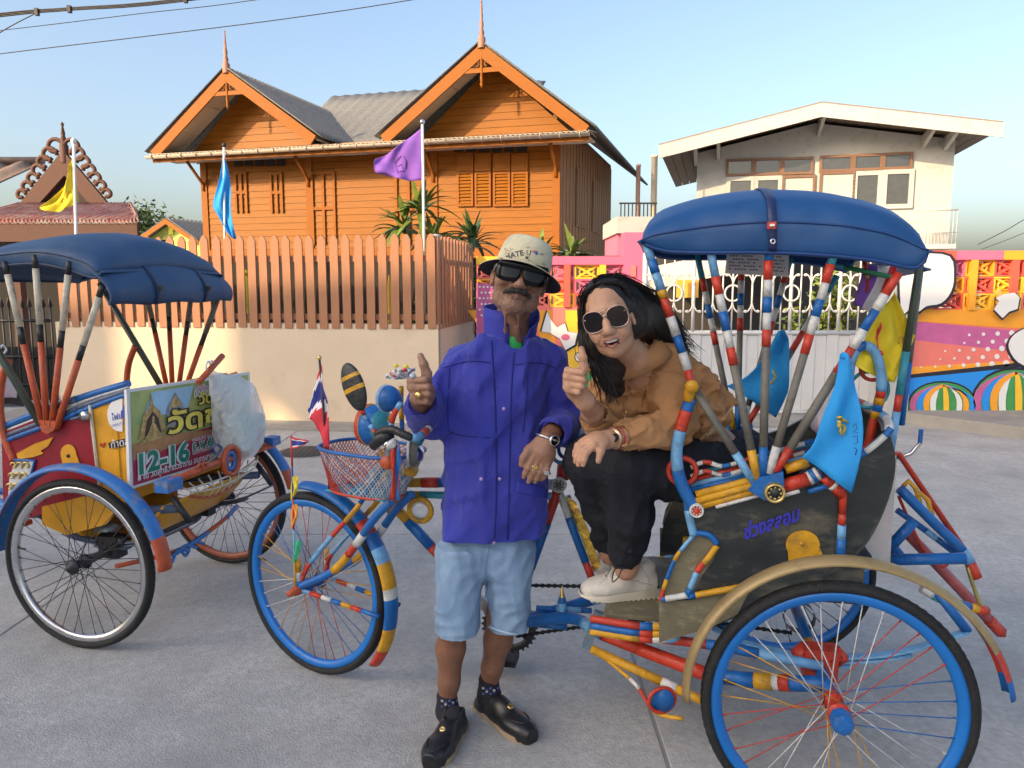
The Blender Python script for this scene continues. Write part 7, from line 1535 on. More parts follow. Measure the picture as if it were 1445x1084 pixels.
# trousers
S = SDF(np.minimum(ankN, kneeF) - np.array([.25, .25, .1]), hip + np.array([.3, .4, .25]), .006)
S.ell(hip, (.16, .17, .12), None, .04)
for k_, an, sgn, sd_ in ((kneeN, ankN, 1, .4), (kneeF, ankF, -1, 1.9)):
    hh = hip + T1.v * .075 * sgn; S.chain([hh, hh * .4 + k_ * .6, k_], [.105, .090, .080], .05, wr=(.007, 9, sd_)); mid = k_ * .5 + an * .5 + np.array([.012, .0, 0]); S.chain([k_, mid, an * .9 + k_ * .1 + np.array([.0, 0, .0]), an], [.078, .072, .058, .043], .025, wr=(.007, 11, sd_ + 1))
S.noise(folds(.007, 36, (.2, 0, 1), 6, 41)); S.noise(folds(.003, 100, (.6, 0, .8), 5, 42))
trs, bvt = soft(S, 'trousers', wom, navy_c, 1)
b = MB(); hN = ankN + np.array([-.02, -.045, -.005]); b.tube(curve([hN, hN + np.array([-.012, -.01, -.03]), hN + np.array([-.03, -.008, -.045]), hN + np.array([-.022, 0, -.01]), hN], 5), .0022, tK, 5); b.box(hN, (.012, .01, .014), tK); b.obj('drawcord', trs)
# jacket
ax = chest - hip; sd_w = shl_n - shl_f; sd_w /= np.linalg.norm(sd_w); dp = np.cross(ax / np.linalg.norm(ax), sd_w)
S = SDF(J(780, 690, 1.85) - .02, J(1080, 430, 2.75) + .05, .0055); hem = J(985, 592, 2.37)
S.loft([(hem, .150, .100), (hem * .5 + chest * .5, .158, .106), (chest, .158, .104), ((shl_n + shl_f) / 2 - ax * .0, .14, .085), (J(905, 496, 2.27), .075, .06)], sd_w, dp, .03, 2.3)
S.cone((shl_n + shl_f) / 2, shl_n, .062, .064, .03); S.cone((shl_n + shl_f) / 2, shl_f, .062, .06, .03)
S.chain([shl_n, shl_n * .5 + elN * .5, elN], [.068, .070, .066], .03, wr=(.009, 14, .3)); S.chain([elN, elN * .5 + wrN * .5, wrN * .86 + elN * .14], [.068, .060, .044], .02, wr=(.009, 19, 1.2))
S.chain([shl_f, shl_f * .5 + elF * .5, elF], [.068, .066, .058], .03, wr=(.007, 14, 2.0)); S.cone(elF, elF * .55 + wrF * .45, .060, .050, .015, wr=(.005, 20, .5))
S.ell(J(884, 572, 2.30), (.095, .07, .085), None, .03); S.noise(folds(.014, 26, ax, 6, 51)); S.noise(folds(.009, 60, ax + np.array([.2, .1, -.3]), 6, 52)); S.noise(folds(.0035, 130, (0, 0, 1), 5, 53))
S.cone(wrN * .86 + elN * .14, wrN - (elN - wrN) * .3, .036, .036, .004, 's'); S.cone(elF * .56 + wrF * .44, wrF + (wrF - elF) * .3, .042, .042, .004, 's'); S.ell(J(898, 496, 2.20), (.05, .05, .05), None, .006, 's')
jw, bvk = soft(S, 'jacket', wom, tan_d, 1)
sew(bvk, [(918, 500), (912, 540), (905, 575)], .0025, tan_seam, jw, 'yoke_seam', 0); sew(bvk, [(880, 520), (878, 560), (882, 590)], .0025, tan_seam, jw, 'placket_seam', 0); sew(bvk, [(985, 622), (1010, 605), (1035, 572)], .003, mat('frayed hem', (.55, .42, .28), .9), jw, 'frayed_hem', 0); sew(bvk, [(905, 535), (930, 525), (960, 528), (978, 548), (984, 580)], .002, tan_seam, jw, 'armhole_seam', 0)
patch(bvk, [(886, 506), (904, 498), (914, 520), (896, 528)], tan_d, jw, 'collar_flap', .008); patch(bvk, [(872, 512), (884, 508), (886, 526), (876, 532)], tan_d, jw, 'collar_flap', .008); patch(bvk, [(890, 545), (912, 548), (910, 560), (890, 558)], tan_d, jw, 'pocket_flap', .005)
nc_ = J(898, 499, 2.22); na = np.array([-.35, -.35, .87]); na /= np.linalg.norm(na); n1 = np.cross(na, np.array([0, 1., 0])); n1 /= np.linalg.norm(n1); n2 = np.cross(na, n1)
b = MB(); G = []
for i in range(29):
    th = 2 * math.pi * i / 28; dirf = n1 * math.cos(th) + n2 * math.sin(th); fr0 = max(0., -(dirf @ np.array([.5, .85, 0]))); row = []
    for h in (0, .3, .6, 1.): row.append(nc_ + dirf * (.058 + .034 * h + .010 * h * math.sin(3 * th)) + na * (.030 - .045 * h * h - .012 * fr0 * h))
    G.append(row)
b.grid(G[2:27], tan_d, .004); b.obj('collar', jw)
for px, py in ((879, 530), (880, 556), (884, 582), (900, 554)): snap(bvk, px, py, .005, brass, jw, 'button')
b = MB(); rnd = random.Random(8)
for k in range(40):
    f = rnd.random(); p = hit(bvk, 985 + 50 * f, 621 - 48 * f, .002)
    if p is not None: b.tube([p, p + Vector((rnd.uniform(-.01, .01), rnd.uniform(-.006, 0), -rnd.uniform(.008, .022)))], .0006, _M['frayed hem'], 3)
tag(b.obj('fringe', jw), kind='stuff')
# hands: thumb up, and one resting on the knee
Hf = Pose(J(814, 538, 2.02), yaw=-14, pitch=6, roll=4, k=1.)
S = SDF(Hf.c - .18, Hf.c + .18, .0026); fist(S, Hf, .86); S.chain([Hf(-.010, -.03, -.01), Hf(-.010, -.06, -.03), wrF, elF * .5 + wrF * .5, elF * .75 + wrF * .25], [.024, .022, .024, .029, .030], .02)
fw, _ = soft(S, 'hand', wom, sk_w, 1); add_nail(fw, Hf(.003, .0055, .083), Hf.f, Hf.z, .010, .012)
kx = (wrN - elN) / np.linalg.norm(wrN - elN); S = SDF(wrN - .14, wrN + .14, .0024); dnv = np.array([-.35, -.1, -.93]); dnv /= np.linalg.norm(dnv); sdv = np.cross(kx, dnv); sdv /= np.linalg.norm(sdv)
S.chain([wrN - kx * .05, wrN, wrN + kx * .03], [.025, .022, .026], .02); palm = wrN + kx * .05; S.ell(palm, (.032, .030, .024), None, .02)
for i in range(4):
    o_ = palm + sdv * (.026 - .0165 * i) + kx * .016; l = (.060, .066, .062, .048)[i]; d1 = kx * .75 + dnv * .66; d1 /= np.linalg.norm(d1); S.chain([o_, o_ + d1 * l * .45, o_ + d1 * l * .45 + dnv * l * .38, o_ + d1 * l * .38 + dnv * l * .65], [.0100, .0090, .0082, .0068], .004)
S.chain([palm - kx * .02 + sdv * .02, palm + sdv * .040 + dnv * .014, palm + sdv * .046 + dnv * .040], [.014, .0105, .008], .008)
hw2, _ = soft(S, 'hand', wom, sk_w, 1); unite(wom_body, [wh_o, fw, hw2])
wc = wrN - kx * .018; y1 = np.cross(kx, np.array([0, 0, 1.])); y1 /= np.linalg.norm(y1); z1 = np.cross(y1, kx)
b = MB(); b.tube([wc + y1 * .027 * math.cos(a) + z1 * .026 * math.sin(a) for a in [k * math.pi / 12 for k in range(24)]], .006, mat('rose gold', (.70, .42, .26), .3, .9), 6, ring=True, flat=(1.5, .6)); wt = b.obj('watch', wom)
ff2 = np.array([0, -1., .25]); b = MB(); b.lathe([(.014, -.004), (.015, .004), (.012, .006), (0, .005)], wc + ff2 * .024, ff2, [_M['rose gold'], _M['rose gold'], lens], 16); b.obj('watch_face', wt)
b = MB(); wc2 = wrN - kx * .036; b.tube([wc2 + y1 * .029 * math.cos(a) + z1 * .028 * math.sin(a) for a in [k * math.pi / 10 for k in range(20)]], .002, tR, 5, ring=True); b.obj('bracelet', wom)
# trainers
def trainer(toe, heel, an, par):
    d = np.array(toe) - np.array(heel); d[2] = 0; L = np.linalg.norm(d); d /= L; sd_ = np.array([-d[1], d[0], 0]); up = np.array([0, 0, 1.]); c = np.array(heel, float); rot = np.stack([d, sd_, up], 1)
    S = SDF(c + d * L / 2 - .19, c + d * L / 2 + .19, .003)
    S.loft([(c + d * .012 + up * .04, .030, .03), (c + d * L * .35 + up * .04, .034, .03), (c + d * L * .7 + up * .036, .045, .026), (c + d * L * .92 + up * .032, .036, .022), (c + d * L * .99 + up * .03, .020, .016)], sd_, up, .012, 2.5)
    S.ell(c + d * L * .66 + up * .045, (L * .28, .042, .030), rot, .02); S.cone(c + d * L * .52 + up * .060, c + d * L * .28 + up * .095, .034, .036, .02); S.cone(c + d * .05 + up * .05, c + d * .045 + up * .098, .034, .034, .02); S.ell(c + d * L * .2 + up * .145, (.062, .030, .050), rot, .005, 's')
    S.ell(c + d * L / 2 - up * .03, (L, .2, .05), rot, .002, 's'); sh_, bv = soft(S, 'shoe', par, shoe_w, 1)
    prof = [(-.02, .020), (.02, .034), (.3, .037), (.5, .041), (.7, .049), (.85, .044), (.95, .032), (1.02, .012)]
    b = MB(); lo_ = [c + d * (f * L) + sd_ * w_ for f, w_ in prof] + [c + d * (f * L) - sd_ * w_ for f, w_ in prof[::-1]]; n_ = len(lo_); pr2 = [f for f, _ in prof] + [f for f, _ in prof[::-1]]
    G = [[p + up * (.002 + (.012 * max(0, pr2[i] - .75) * 4) ) for i, p in enumerate(lo_)], [p + up * (.014 + .012 * max(0, pr2[i] - .75) * 3) + (p - c - d * L / 2) * .02 for i, p in enumerate(lo_)], [p + up * (.031 - .008 * pr2[i]) - (p - c - d * L * .5) * .02 for i, p in enumerate(lo_)]]
    b.grid(G, sole_w, 0, True, True); b.add([tuple(p) for p in G[0]], [tuple(range(n_))], sole_w); b.obj('sole', sh_)
    for k in range(14):
        f = .04 + k * .066; b = MB(); b.box(c + d * f * L + up * (.0 + .012 * max(0, f - .75) * 4), (.008, .08, .006), sole_w, Matrix(rot.tolist())); b.obj('tread', sh_)
    for k in range(5):
        o_ = c + d * L * (.68 - .07 * k); P = []
        for s in (-.024, -.012, 0, .012, .024):
            h = bv.ray_cast(Vector(o_ + sd_ * s + up * .3 + d * .01 * (1 if s > 0 else -1)), Vector((0, 0, -1)))
            if h[0] is not None: P.append(h[0] + h[1] * .003)
        if len(P) > 2: b = MB(); b.tube(P, .0028, shoe_w, 6); b.obj('lace', sh_)
    return sh_, bv
fzt = fz + .004
def onz(px, py, z): return at_z(px, py, z)
hN_, tN_ = onz(928, 838, fzt), onz(820, 846, fzt); sN, bvn = trainer(tN_, hN_, ankN, wom); hF_, tF_ = onz(900, 800, fzt), onz(838, 812, fzt); trainer(tF_, hF_ , ankF, wom)
sew(bvn, [(845, 826), (862, 812), (888, 818), (920, 826)], .0015, mat('grey panel', (.50, .48, .44), .8), sN, 'overlay', .0005); sew(bvn, [(905, 800), (915, 818), (912, 830)], .0015, _M['grey panel'], sN, 'overlay', .0005)
# hair: soft mass with strands over it
hair_m = mat('black hair', (.008, .0065, .006), .5, var=.3, scale=60, spec=.55); hair_h = mat('brown hair ends', (.028, .017, .012), .42, var=.3, scale=60)
S = SDF(Hw.c - np.array([.24, .25, .36]), Hw.c + np.array([.36, .34, .24]), .004)
hk = lambda c, r_, k=.015, op='u': S.ell(Hw(*c), np.array(r_) * Hw.kv, Hw.rot, k, op)
hk((0, -.026, .056), (.084, .100, .086)); hk((.03, -.06, .0), (.080, .075, .10), .03); hk((-.02, -.06, -.02), (.072, .070, .10), .03)
S.chain([Hw(.068, -.03, .03), Hw(.078, -.05, -.03), J(922, 470, 2.24), J(946, 488, 2.30)], [.032, .030, .030, .016], .03); S.chain([Hw(.045, -.08, .02), J(922, 442, 2.23), J(946, 470, 2.28), J(964, 494, 2.33)], [.060, .046, .034, .010], .03)
S.chain([Hw(-.070, -.02, .03), Hw(-.082, -.01, -.06), J(846, 510, 2.13), J(858, 548, 2.15)], [.026, .028, .028, .016], .03); S.chain([Hw(-.05, -.05, -.05), J(862, 515, 2.18), J(870, 550, 2.2)], [.05, .040, .024], .03)
S.ell(Hw(.004, .075, -.018), np.array((.066, .072, .098)) * Hw.kv, Hw.rot, .012, 's'); S.ell(Hw(-.006, .098, .046), np.array((.050, .07, .050)) * Hw.kv, Hw.rot, .02, 's')
S.noise(lambda P: .0011 * np.sin(170 * (P @ (Hw.x * .9 + Hw.f * .45)) + 7 * np.sin(P[:, 2] * 22)) + .0007 * np.sin(390 * (P @ (Hw.x * .7 - Hw.f * .7)) + 5 * np.sin(P[:, 2] * 30)))
ho, bvhair = soft(S, 'hair', wom, hair_m, 3)
b = MB(); rnd = random.Random(9)
ctrl = [([Hw(-.012, .05, .118), Hw(.055, .025, .106), Hw(.084, -.015, .04), Hw(.090, -.05, -.02), J(930, 478, 2.22), J(958, 500, 2.27)], .014), ([Hw(-.012, .03, .130), Hw(.05, -.04, .124), J(916, 420, 2.18), J(948, 462, 2.24), J(975, 500, 2.28)], .022), ([Hw(-.014, .055, .118), Hw(-.058, .035, .088), Hw(-.080, .010, .0), Hw(-.084, .01, -.09), J(850, 530, 2.10), J(860, 572, 2.12)], .011), ([Hw(-.014, .02, .128), Hw(-.062, -.03, .095), Hw(-.084, -.03, -.02), J(844, 505, 2.13), J(852, 552, 2.14)], .012), ([Hw(.06, -.07, .06), J(918, 440, 2.22), J(944, 478, 2.26), J(976, 512, 2.30)], .018)]
for P, sp_ in ctrl:
    for k in range(120):
        o_ = np.array([rnd.gauss(0, 1), rnd.gauss(0, .6), rnd.gauss(0, .5)]) * sp_ * .62; st = rnd.uniform(.0, .35); L_ = rnd.uniform(.75, 1.05); Q = [np.array(p) + o_ * min(1, .35 + i * .4) + np.array([rnd.gauss(0, 1), rnd.gauss(0, 1), 0]) * .004 * i for i, p in enumerate(P)]
        C_ = curve(Q, 5); C_ = C_[int(st * len(C_) * .4):max(4, int(len(C_) * min(1, L_)))]
        if len(C_) > 3: b.tube(C_, [.0011] * (len(C_) - 2) + [.0008, .0002], hair_m if k % 6 else hair_h, 3, False)
tag(b.obj('hair_strands', ho), kind='stuff')
b = MB(); e0 = Hw(-.082, .01, -.05); b.tube([e0, e0 + np.array([0, 0, -.03]), e0 + np.array([.002, 0, -.075])], [.0008, .0012, .002], silver, 5); b.obj('earring', wom)
# ------------------------------------------------------------------ flags
def cloth_m(name, col, **k): return mat('flag ' + name, col, .8, var=.08, scale=12, bump=.15, bscale=200, **k)
fY = cloth_m('yellow', (.80, .62, .03)); fB = cloth_m('blue', (.02, .30, .72)); fP = cloth_m('purple', (.22, .09, .46)); fR = cloth_m('red', (.66, .04, .06)); fW = cloth_m('white', (.75, .74, .74)); fN = cloth_m('navy', (.03, .04, .24)); fO = cloth_m('orange', (.80, .32, .06)); fG = cloth_m('green', (.04, .40, .18)); fG2 = cloth_m('gold', (.62, .45, .08)); fPd = cloth_m('dark purple', (.06, .02, .14))
def cloth(rows, m, par, name='cloth', amp=.01, nrm=(0, -1, 0), freq=7., seed=0, nu=16, nv=12):
    """rows: photo-traced cloth given as a coarse net of 3D points, refined and rippled along nrm"""
    A = [[Vector(p) for p in r_] for r_ in rows]; n = Vector(nrm).normalized()
    fine = [curve(r_, max(1, nu // (len(r_) - 1))) for r_ in A]; cols = list(zip(*fine)); cols = [curve(list(c), max(1, nv // (len(c) - 1))) for c in cols]; G = [list(r_) for r_ in zip(*cols)]
    for i, r_ in enumerate(G):
        for j in range(len(r_)): f = j / (len(r_) - 1); r_[j] = r_[j] + n * amp * (math.sin(freq * f * 1.3 + i * .45 + seed) + .5 * math.sin(freq * 2.1 * f - i * .6 + seed * 2)) * min(1, .2 + f * 1.4)
    b = MB(); nr, nc = len(G) - 1, len(G[0]) - 1; b.grid(G, (lambda i, j: m(i / nr, j / nc)) if callable(m) else m, .0012); o = b.obj(name, par); return o, G
def mark(G, par, m, ij, body=None, scale=.3, ang=0, name='emblem'):
    """print on the cloth: short strokes following its surface"""
    b = MB(); nr, nc = len(G) - 1, len(G[0]) - 1
    def at(u, v): i, j = min(nr - 1, max(0, int(v * nr))), min(nc - 1, max(0, int(u * nc))); fu, fv = u * nc - j, v * nr - i; return (G[i][j] * (1 - fu) + G[i][j + 1] * fu) * (1 - fv) + (G[i + 1][j] * (1 - fu) + G[i + 1][j + 1] * fu) * fv
    nn = (G[1][0] - G[0][0]).cross(G[0][1] - G[0][0]).normalized(); nn = nn if nn.y < 0 else -nn
    for st in ij: b.tube([at(u, v) + nn * .004 for u, v in st], .003 * scale / .3, m, 5, True, (1.6, .5))
    return b.obj(name, par)
def pole(P0, P1, r_, m, par, finial=None):
    b = MB(); b.tube([P0, P1], r_, m, 8); d = Vector(P1) - Vector(P0)
    if finial: b.lathe([(r_, 0), (r_ * 1.9, r_ * 1.5), (r_ * 1.6, r_ * 3), (0, r_ * 4.2)], P1, d, finial, 10)
    return b.obj('pole', par)
Y = lambda y: (lambda px, py: at_y(px, py, y))
q = Y(8.35); t = thing('flag', 'yellow flag drooping on a white pole before the brown pavilion', 'flag', tuple(q(112, 560))); pole(at_y(114, 590, 8.35), q(104, 203), .016, pvc, t, pvc)
_, G = cloth([[q(104, 206), q(100, 225), q(99, 240)], [q(106, 240), q(98, 252), q(90, 262)], [q(109, 272), q(95, 275), q(72, 282)], [q(110, 284), q(88, 290), q(57, 293)], [q(109, 286), q(84, 298), q(64, 298)]], fY, t, amp=.03, seed=1)
mark(G, t, fG2, [[(.3, .5), (.4, .45), (.5, .5), (.45, .6), (.35, .58)], [(.5, .6), (.6, .55), (.62, .65)]])
q = Y(8.0); t = thing('flag', 'blue flag hanging limp above the picket fence', 'flag', tuple(q(318, 450))); pole(q(318, 452), q(316, 208), .012, pvc, t, tK)
_, G = cloth([[q(315, 212), q(317, 222), q(319, 232)], [q(310, 250), q(318, 258), q(325, 262)], [q(300, 288), q(313, 290), q(327, 292)], [q(306, 302), q(318, 312), q(330, 318)], [q(322, 330), q(328, 336), q(333, 338)]], fB, t, amp=.025, seed=2); mark(G, t, fG2, [[(.6, .45), (.75, .42), (.8, .55), (.65, .58)]])
q = Y(7.9); t = thing('flag', 'purple flag flying from a white pole at the fence corner', 'flag', tuple(q(598, 450))); pole(q(600, 455), q(596, 176), .014, pvc, t, silver)
_, G = cloth([[q(596, 180), q(575, 196), q(552, 214), q(530, 224)], [q(596, 205), q(572, 214), q(550, 226), q(528, 232)], [q(597, 230), q(575, 234), q(555, 240), q(530, 244)], [q(597, 254), q(580, 255), q(562, 252), q(540, 246)]], fP, t, amp=.03, seed=3)
mark(G, t, fPd, [[(.38, .42), (.34, .55), (.40, .72)], [(.42, .40), (.58, .44), (.60, .76), (.44, .74), (.46, .58), (.54, .6)]])
# flags on the bright rickshaw
V = lambda v: (lambda px, py: T1.p(px, py, v))
q = V(.40); t = thing('flag', 'bright blue flag hanging off the rickshaw side by the blue hood', 'flag', tuple(q(1192, 500))); b = MB(); b.ball(q(1191, 502), .010, fB, 10, 6); b.obj('knot', t)
_, G = cloth([[q(1185, 500), q(1192, 498), q(1200, 502)], [q(1178, 545), q(1195, 545), q(1208, 545)], [q(1160, 590), q(1185, 595), q(1216, 590)], [q(1148, 625), q(1178, 635), q(1214, 640)], [q(1132, 645), q(1165, 668), q(1202, 697)]], fB, t, amp=.010, nrm=T1.v, seed=4, freq=5)
mark(G, t, fG2, [[(.36, .47), (.44, .46), (.52, .50), (.58, .49), (.66, .52)], [(.42, .49), (.48, .53), (.56, .53), (.62, .56), (.58, .60)], [(.50, .55), (.54, .60), (.60, .62)], [(.44, .52), (.50, .56)]], scale=.42); mark(G, t, fN, [[(.76, .55), (.82, .53), (.84, .57), (.78, .59), (.86, .60)], [(.78, .63), (.85, .62), (.86, .67), (.80, .68)], [(.80, .71), (.86, .72), (.84, .76)]], scale=.22)
q = V(-.30); t = thing('flag', 'bright blue flag hanging on the far side of the rickshaw seat', 'flag', tuple(q(1098, 470))); b = MB(); b.ball(q(1105, 470), .010, fB, 10, 6); b.obj('knot', t)
_, G = cloth([[q(1098, 468), q(1106, 466), q(1113, 478)], [q(1080, 500), q(1095, 502), q(1113, 520)], [q(1055, 530), q(1082, 540), q(1112, 555)], [q(1025, 545), q(1060, 565), q(1095, 590)]], fB, t, amp=.012, nrm=T1.v, seed=6, freq=5); mark(G, t, fG2, [[(.55, .5), (.65, .55), (.6, .66)]], scale=.5)
q = V(.10); t = thing('flag', 'yellow flag with red ribbon tied behind the rickshaw seat', 'flag', tuple(q(1252, 420)))
_, G = cloth([[q(1262, 412), q(1255, 425), q(1236, 440)], [q(1288, 470), q(1262, 475), q(1222, 478)], [q(1290, 478), q(1260, 500), q(1205, 510)], [q(1262, 540), q(1248, 536), q(1215, 522)]], fY, t, amp=.014, nrm=T1.v, seed=7); mark(G, t, fG2, [[(.3, .4), (.4, .36), (.45, .46)]], scale=.4)
cloth([[q(1258, 448), q(1245, 452), q(1236, 470)], [q(1258, 470), q(1248, 480), q(1238, 490)], [q(1262, 490), q(1250, 500), q(1238, 500)]], fR, t, 'ribbon', .008, T1.v, seed=8)
q = V(-.02); t = thing('flag', 'striped flag of purple, white and red rolled under the hood', 'flag', tuple(q(1240, 380)))
cloth([[q(1222, 372), q(1245, 376), q(1268, 372)], [q(1214, 395), q(1240, 402), q(1258, 402)], [q(1204, 428), q(1222, 438), q(1238, 445)]], lambda i, j: fP if j < .36 else (fW if j < .66 else fR), t, amp=.012, nrm=T1.v, seed=9)
b = MB(); b.stripes([q(1220, 368), q(1225, 395), q(1222, 412)], .007, [(tR, 1), (brass, .4), (tR, 1)], 7); b.obj('tassel', t)
# Thai flag in the basket, small one with pennants on the axle
q = lambda px, py: T1F.p(px, py, .05)
def thai(i, j): return fR if (i < .17 or i > .83) else (fW if (i < .33 or i > .67) else fN)
t = thing('flag', 'red, white and navy striped flag standing in the front basket', 'flag', tuple(q(462, 690))); pole(q(465, 690), q(451, 508), .004, tK, t, goldm)
cloth([[q(453, 514), q(460, 560), q(466, 632)], [q(450, 525), q(456, 565), q(462, 634)], [q(444, 545), q(450, 572), q(456, 626)], [q(440, 560), q(444, 580), q(450, 612)], [q(434, 580), q(440, 592), q(446, 604)]], lambda i, j: (lambda w: fR if w < .12 else fW if w < .22 else fN if w < .46 else fW if w < .56 else fR)(j * .85 + i * .25), t, amp=.008, nrm=T1F.v, seed=11)
q = lambda px, py: T1F.p(px, py, .085)
t = thing('flag', 'tiny striped flag above coloured pennants on the front axle', 'flag', tuple(T1F.w(.02, .085, zh))); b = MB(); b.stripes([T1F.w(.005, .085, zh), q(414, 720), q(411, 615)], .0035, [(tY, 1), (tL, 1), (tR, 1), (tB, 1), (tR, 1)], 6); b.obj('pole', t)
cloth([[q(412, 616), q(424, 620), q(436, 621)], [q(412, 624), q(424, 625), q(434, 624)], [q(412, 634), q(422, 631), q(432, 627)]], thai, t, amp=.004, nrm=T1F.v, seed=12)
for (x, y, m) in ((413, 688, fY), (413, 728, fO), (416, 778, fG)): cloth([[q(x - 1, y - 14), q(x + 3, y - 16), q(x + 8, y - 14)], [q(x - 2, y), q(x + 3, y), q(x + 7, y)], [q(x - 3, y + 18), q(x - 1, y + 17), q(x + 1, y + 13)]], m, t, 'pennant', .004, T1F.v, seed=x)
# lace flowers on the lamp post
t = thing('flower_garland', 'small white lace and yellow flower garland above the handlebar lamps', 'garland', tuple(P_(566, 545, .02))); rnd = random.Random(3)
for k in range(3):
    b = MB(); c = Vector(P_(562 + k * 5, 536 - k * 5, .03)); n_ = 16; b.grid([[c + Vector(T1F.u) * (r_ * math.cos(a)) + Vector(T1F.v) * r_ * math.sin(a) + Vector((0, 0, .006 * math.sin(a * 6 + k) * r_ / .04 + .012 * r_ / .04)) for a in [2 * math.pi * i / 32 for i in range(32)]] for r_ in (.008, .02, .032, .042 - .008 * k)], fW, .001, True, True); b.obj('lace', t)
for k in range(14): b = MB(); c = Vector(P_(566 + rnd.uniform(-14, 10), 524 + rnd.uniform(-8, 6), .03 + rnd.uniform(-.03, .03))); b.ball(c, (.008, .008, .006), [fY, fW, fY, fR][k % 4], 7, 5); b.obj('flower', t)

# ------------------------------------------------------------------ paper notices under the hoods
paper = mat('paper', (.74, .72, .74), .8, var=.04); printed = mat('print grey', (.18, .18, .2), .8)
def notice(corn, nrm, label, lines=7):
    c = np.mean(np.array(corn), 0); t = thing('paper_notice', label, 'notice', tuple(c), 'paper notices under the hoods'); b = MB(); b.prism(corn, np.array(nrm) * -.001, paper); b.obj('sheet', t); b = MB()
    for k in range(lines):
        f0, f1 = .12 + k * .8 / lines, .12 + (k + .4) * .8 / lines; L_ = lambda f, s: np.array(corn[0]) * (1 - f) * (1 - s) + np.array(corn[1]) * (1 - f) * s + np.array(corn[2]) * f * s + np.array(corn[3]) * f * (1 - s); e = .9 - .25 * ((k * 37) % 5) / 5
        for a0 in [x / 14 for x in range(1, int(e * 14))]:
            if (int(a0 * 99) + k) % 5: b.add([L_(f0, a0) + np.array(nrm) * .001, L_(f0, a0 + .055) + np.array(nrm) * .001, L_(f1, a0 + .055) + np.array(nrm) * .001, L_(f1, a0) + np.array(nrm) * .001], [(0, 1, 2, 3)], printed)
    b.obj('print', t)
q = V(-.05); notice([q(1027, 346), q(1085, 346), q(1083, 389), q(1023, 386)], T1.v, 'white printed notice hanging under the blue hood, the larger sheet'); q = V(-.06); notice([q(1086, 346), q(1114, 347), q(1112, 391), q(1084, 389)], T1.v, 'narrow white printed notice hanging beside the larger sheet under the hood')
q = lambda px, py: T2.p(px, py, -.1); notice([q(206, 398), q(263, 396), q(262, 414), q(208, 417)], T2.v, 'white paper notice under the faded hood of the maroon rickshaw', 3)

# ------------------------------------------------------------------ the temple fair poster
PF = Frame(T2.w(uP - .05, 0, 0)[:2], -T2.v); pq = lambda px, py, o=0.: PF.p(px, py, o)
cTL, cTR, cBL = pq(178, 550), pq(352, 525), pq(183, 691); cBR = cTR + (cBL - cTL) * 1.0
t = thing('poster_board', 'colourful temple fair poster board tied across the back of the maroon rickshaw', 'poster', tuple((cBL + cBR) / 2))
nP = PF.v * -1 if (PF.v @ (_C - cTL)) < 0 else PF.v
bp = lambda s, f, l=0.: cTL * (1 - s) * (1 - f) + cTR * s * (1 - f) + cBR * s * f + cBL * (1 - s) * f + nP * (.002 + .0011 * l)
b = MB(); b.prism([bp(0, 0), bp(1, 0), bp(1, 1), bp(0, 1)], nP * -.012, MWHITE); b.obj('board', t)
pg = mat('poster art', (.22, .36, .14), .45, var=.5, scale=5, dirt=(.72, .62, .14), dirt_amt=.95, dirt_scale=4); pr = mat('poster maroon', (.42, .03, .07), .45, var=.3, scale=9, dirt=(.30, .12, .06), dirt_amt=.3); pbr = mat('poster brown', (.48, .22, .09), .45, var=.3, scale=9); pgo = mat('poster gold', (.55, .36, .12), .45, var=.5, scale=40, dirt=(.25, .13, .04), dirt_amt=.6, dirt_scale=60); pst = mat('poster stone', (.30, .30, .30), .45, var=.4, scale=30); psk = mat('poster sky', (.35, .55, .70), .45, var=.2); pdk = mat('poster dark print', (.05, .025, .02), .5); pyl = mat('poster lettering', (.85, .66, .10), .4, var=.25, scale=20); pgn = mat('poster green', (.01, .22, .14), .45)  # the darkest print colour serves letter outlines and picture openings
def art(pts, m, l, name='printed_area'): b = MB(); b.add([bp(s, f, l) for s, f in pts], [tuple(range(len(pts)))], m); return b.obj(name, t)
art([(.02, .03), (.98, .03), (.98, .62), (.02, .62)], pg, 1); art([(.02, .58), (.98, .56), (.98, .97), (.02, .97)], pr, 2); art([(.02, .55), (.40, .56), (.75, .62), (.02, .72)], pbr, 3); art([(.16, .06), (.48, .06), (.42, .34), (.10, .30)], psk, 2)
art([(.06, .52), (.10, .28), (.14, .20), (.155, .06), (.17, .20), (.215, .27), (.25, .50)], pgo, 4); art([(.10, .50), (.12, .34), (.16, .26), (.20, .34), (.22, .50)], pdk, 5)
art([(.10, .53), (.13, .46), (.145, .40), (.16, .36), (.178, .40), (.195, .46), (.225, .53)], pgo, 6); art([(.150, .37), (.155, .32), (.162, .30), (.170, .32), (.174, .37)], pgo, 6); art([(.05, .57), (.09, .53), (.25, .52), (.28, .55)], pgo, 6)
art([(.26, .46), (.265, .26), (.33, .10), (.385, .24), (.40, .44)], pst, 4); art([(.275, .26), (.33, .13), (.375, .25)], pgo, 5); art([(.30, .42), (.30, .28), (.355, .27), (.36, .41)], pdk, 5); art([(.318, .42), (.318, .29), (.338, .285), (.34, .415)], psk, 6)
ex = (cTR - cTL) / np.linalg.norm(cTR - cTL); ey = (cTL - cBL) / np.linalg.norm(cTL - cBL); PW = np.linalg.norm(cTR - cTL)
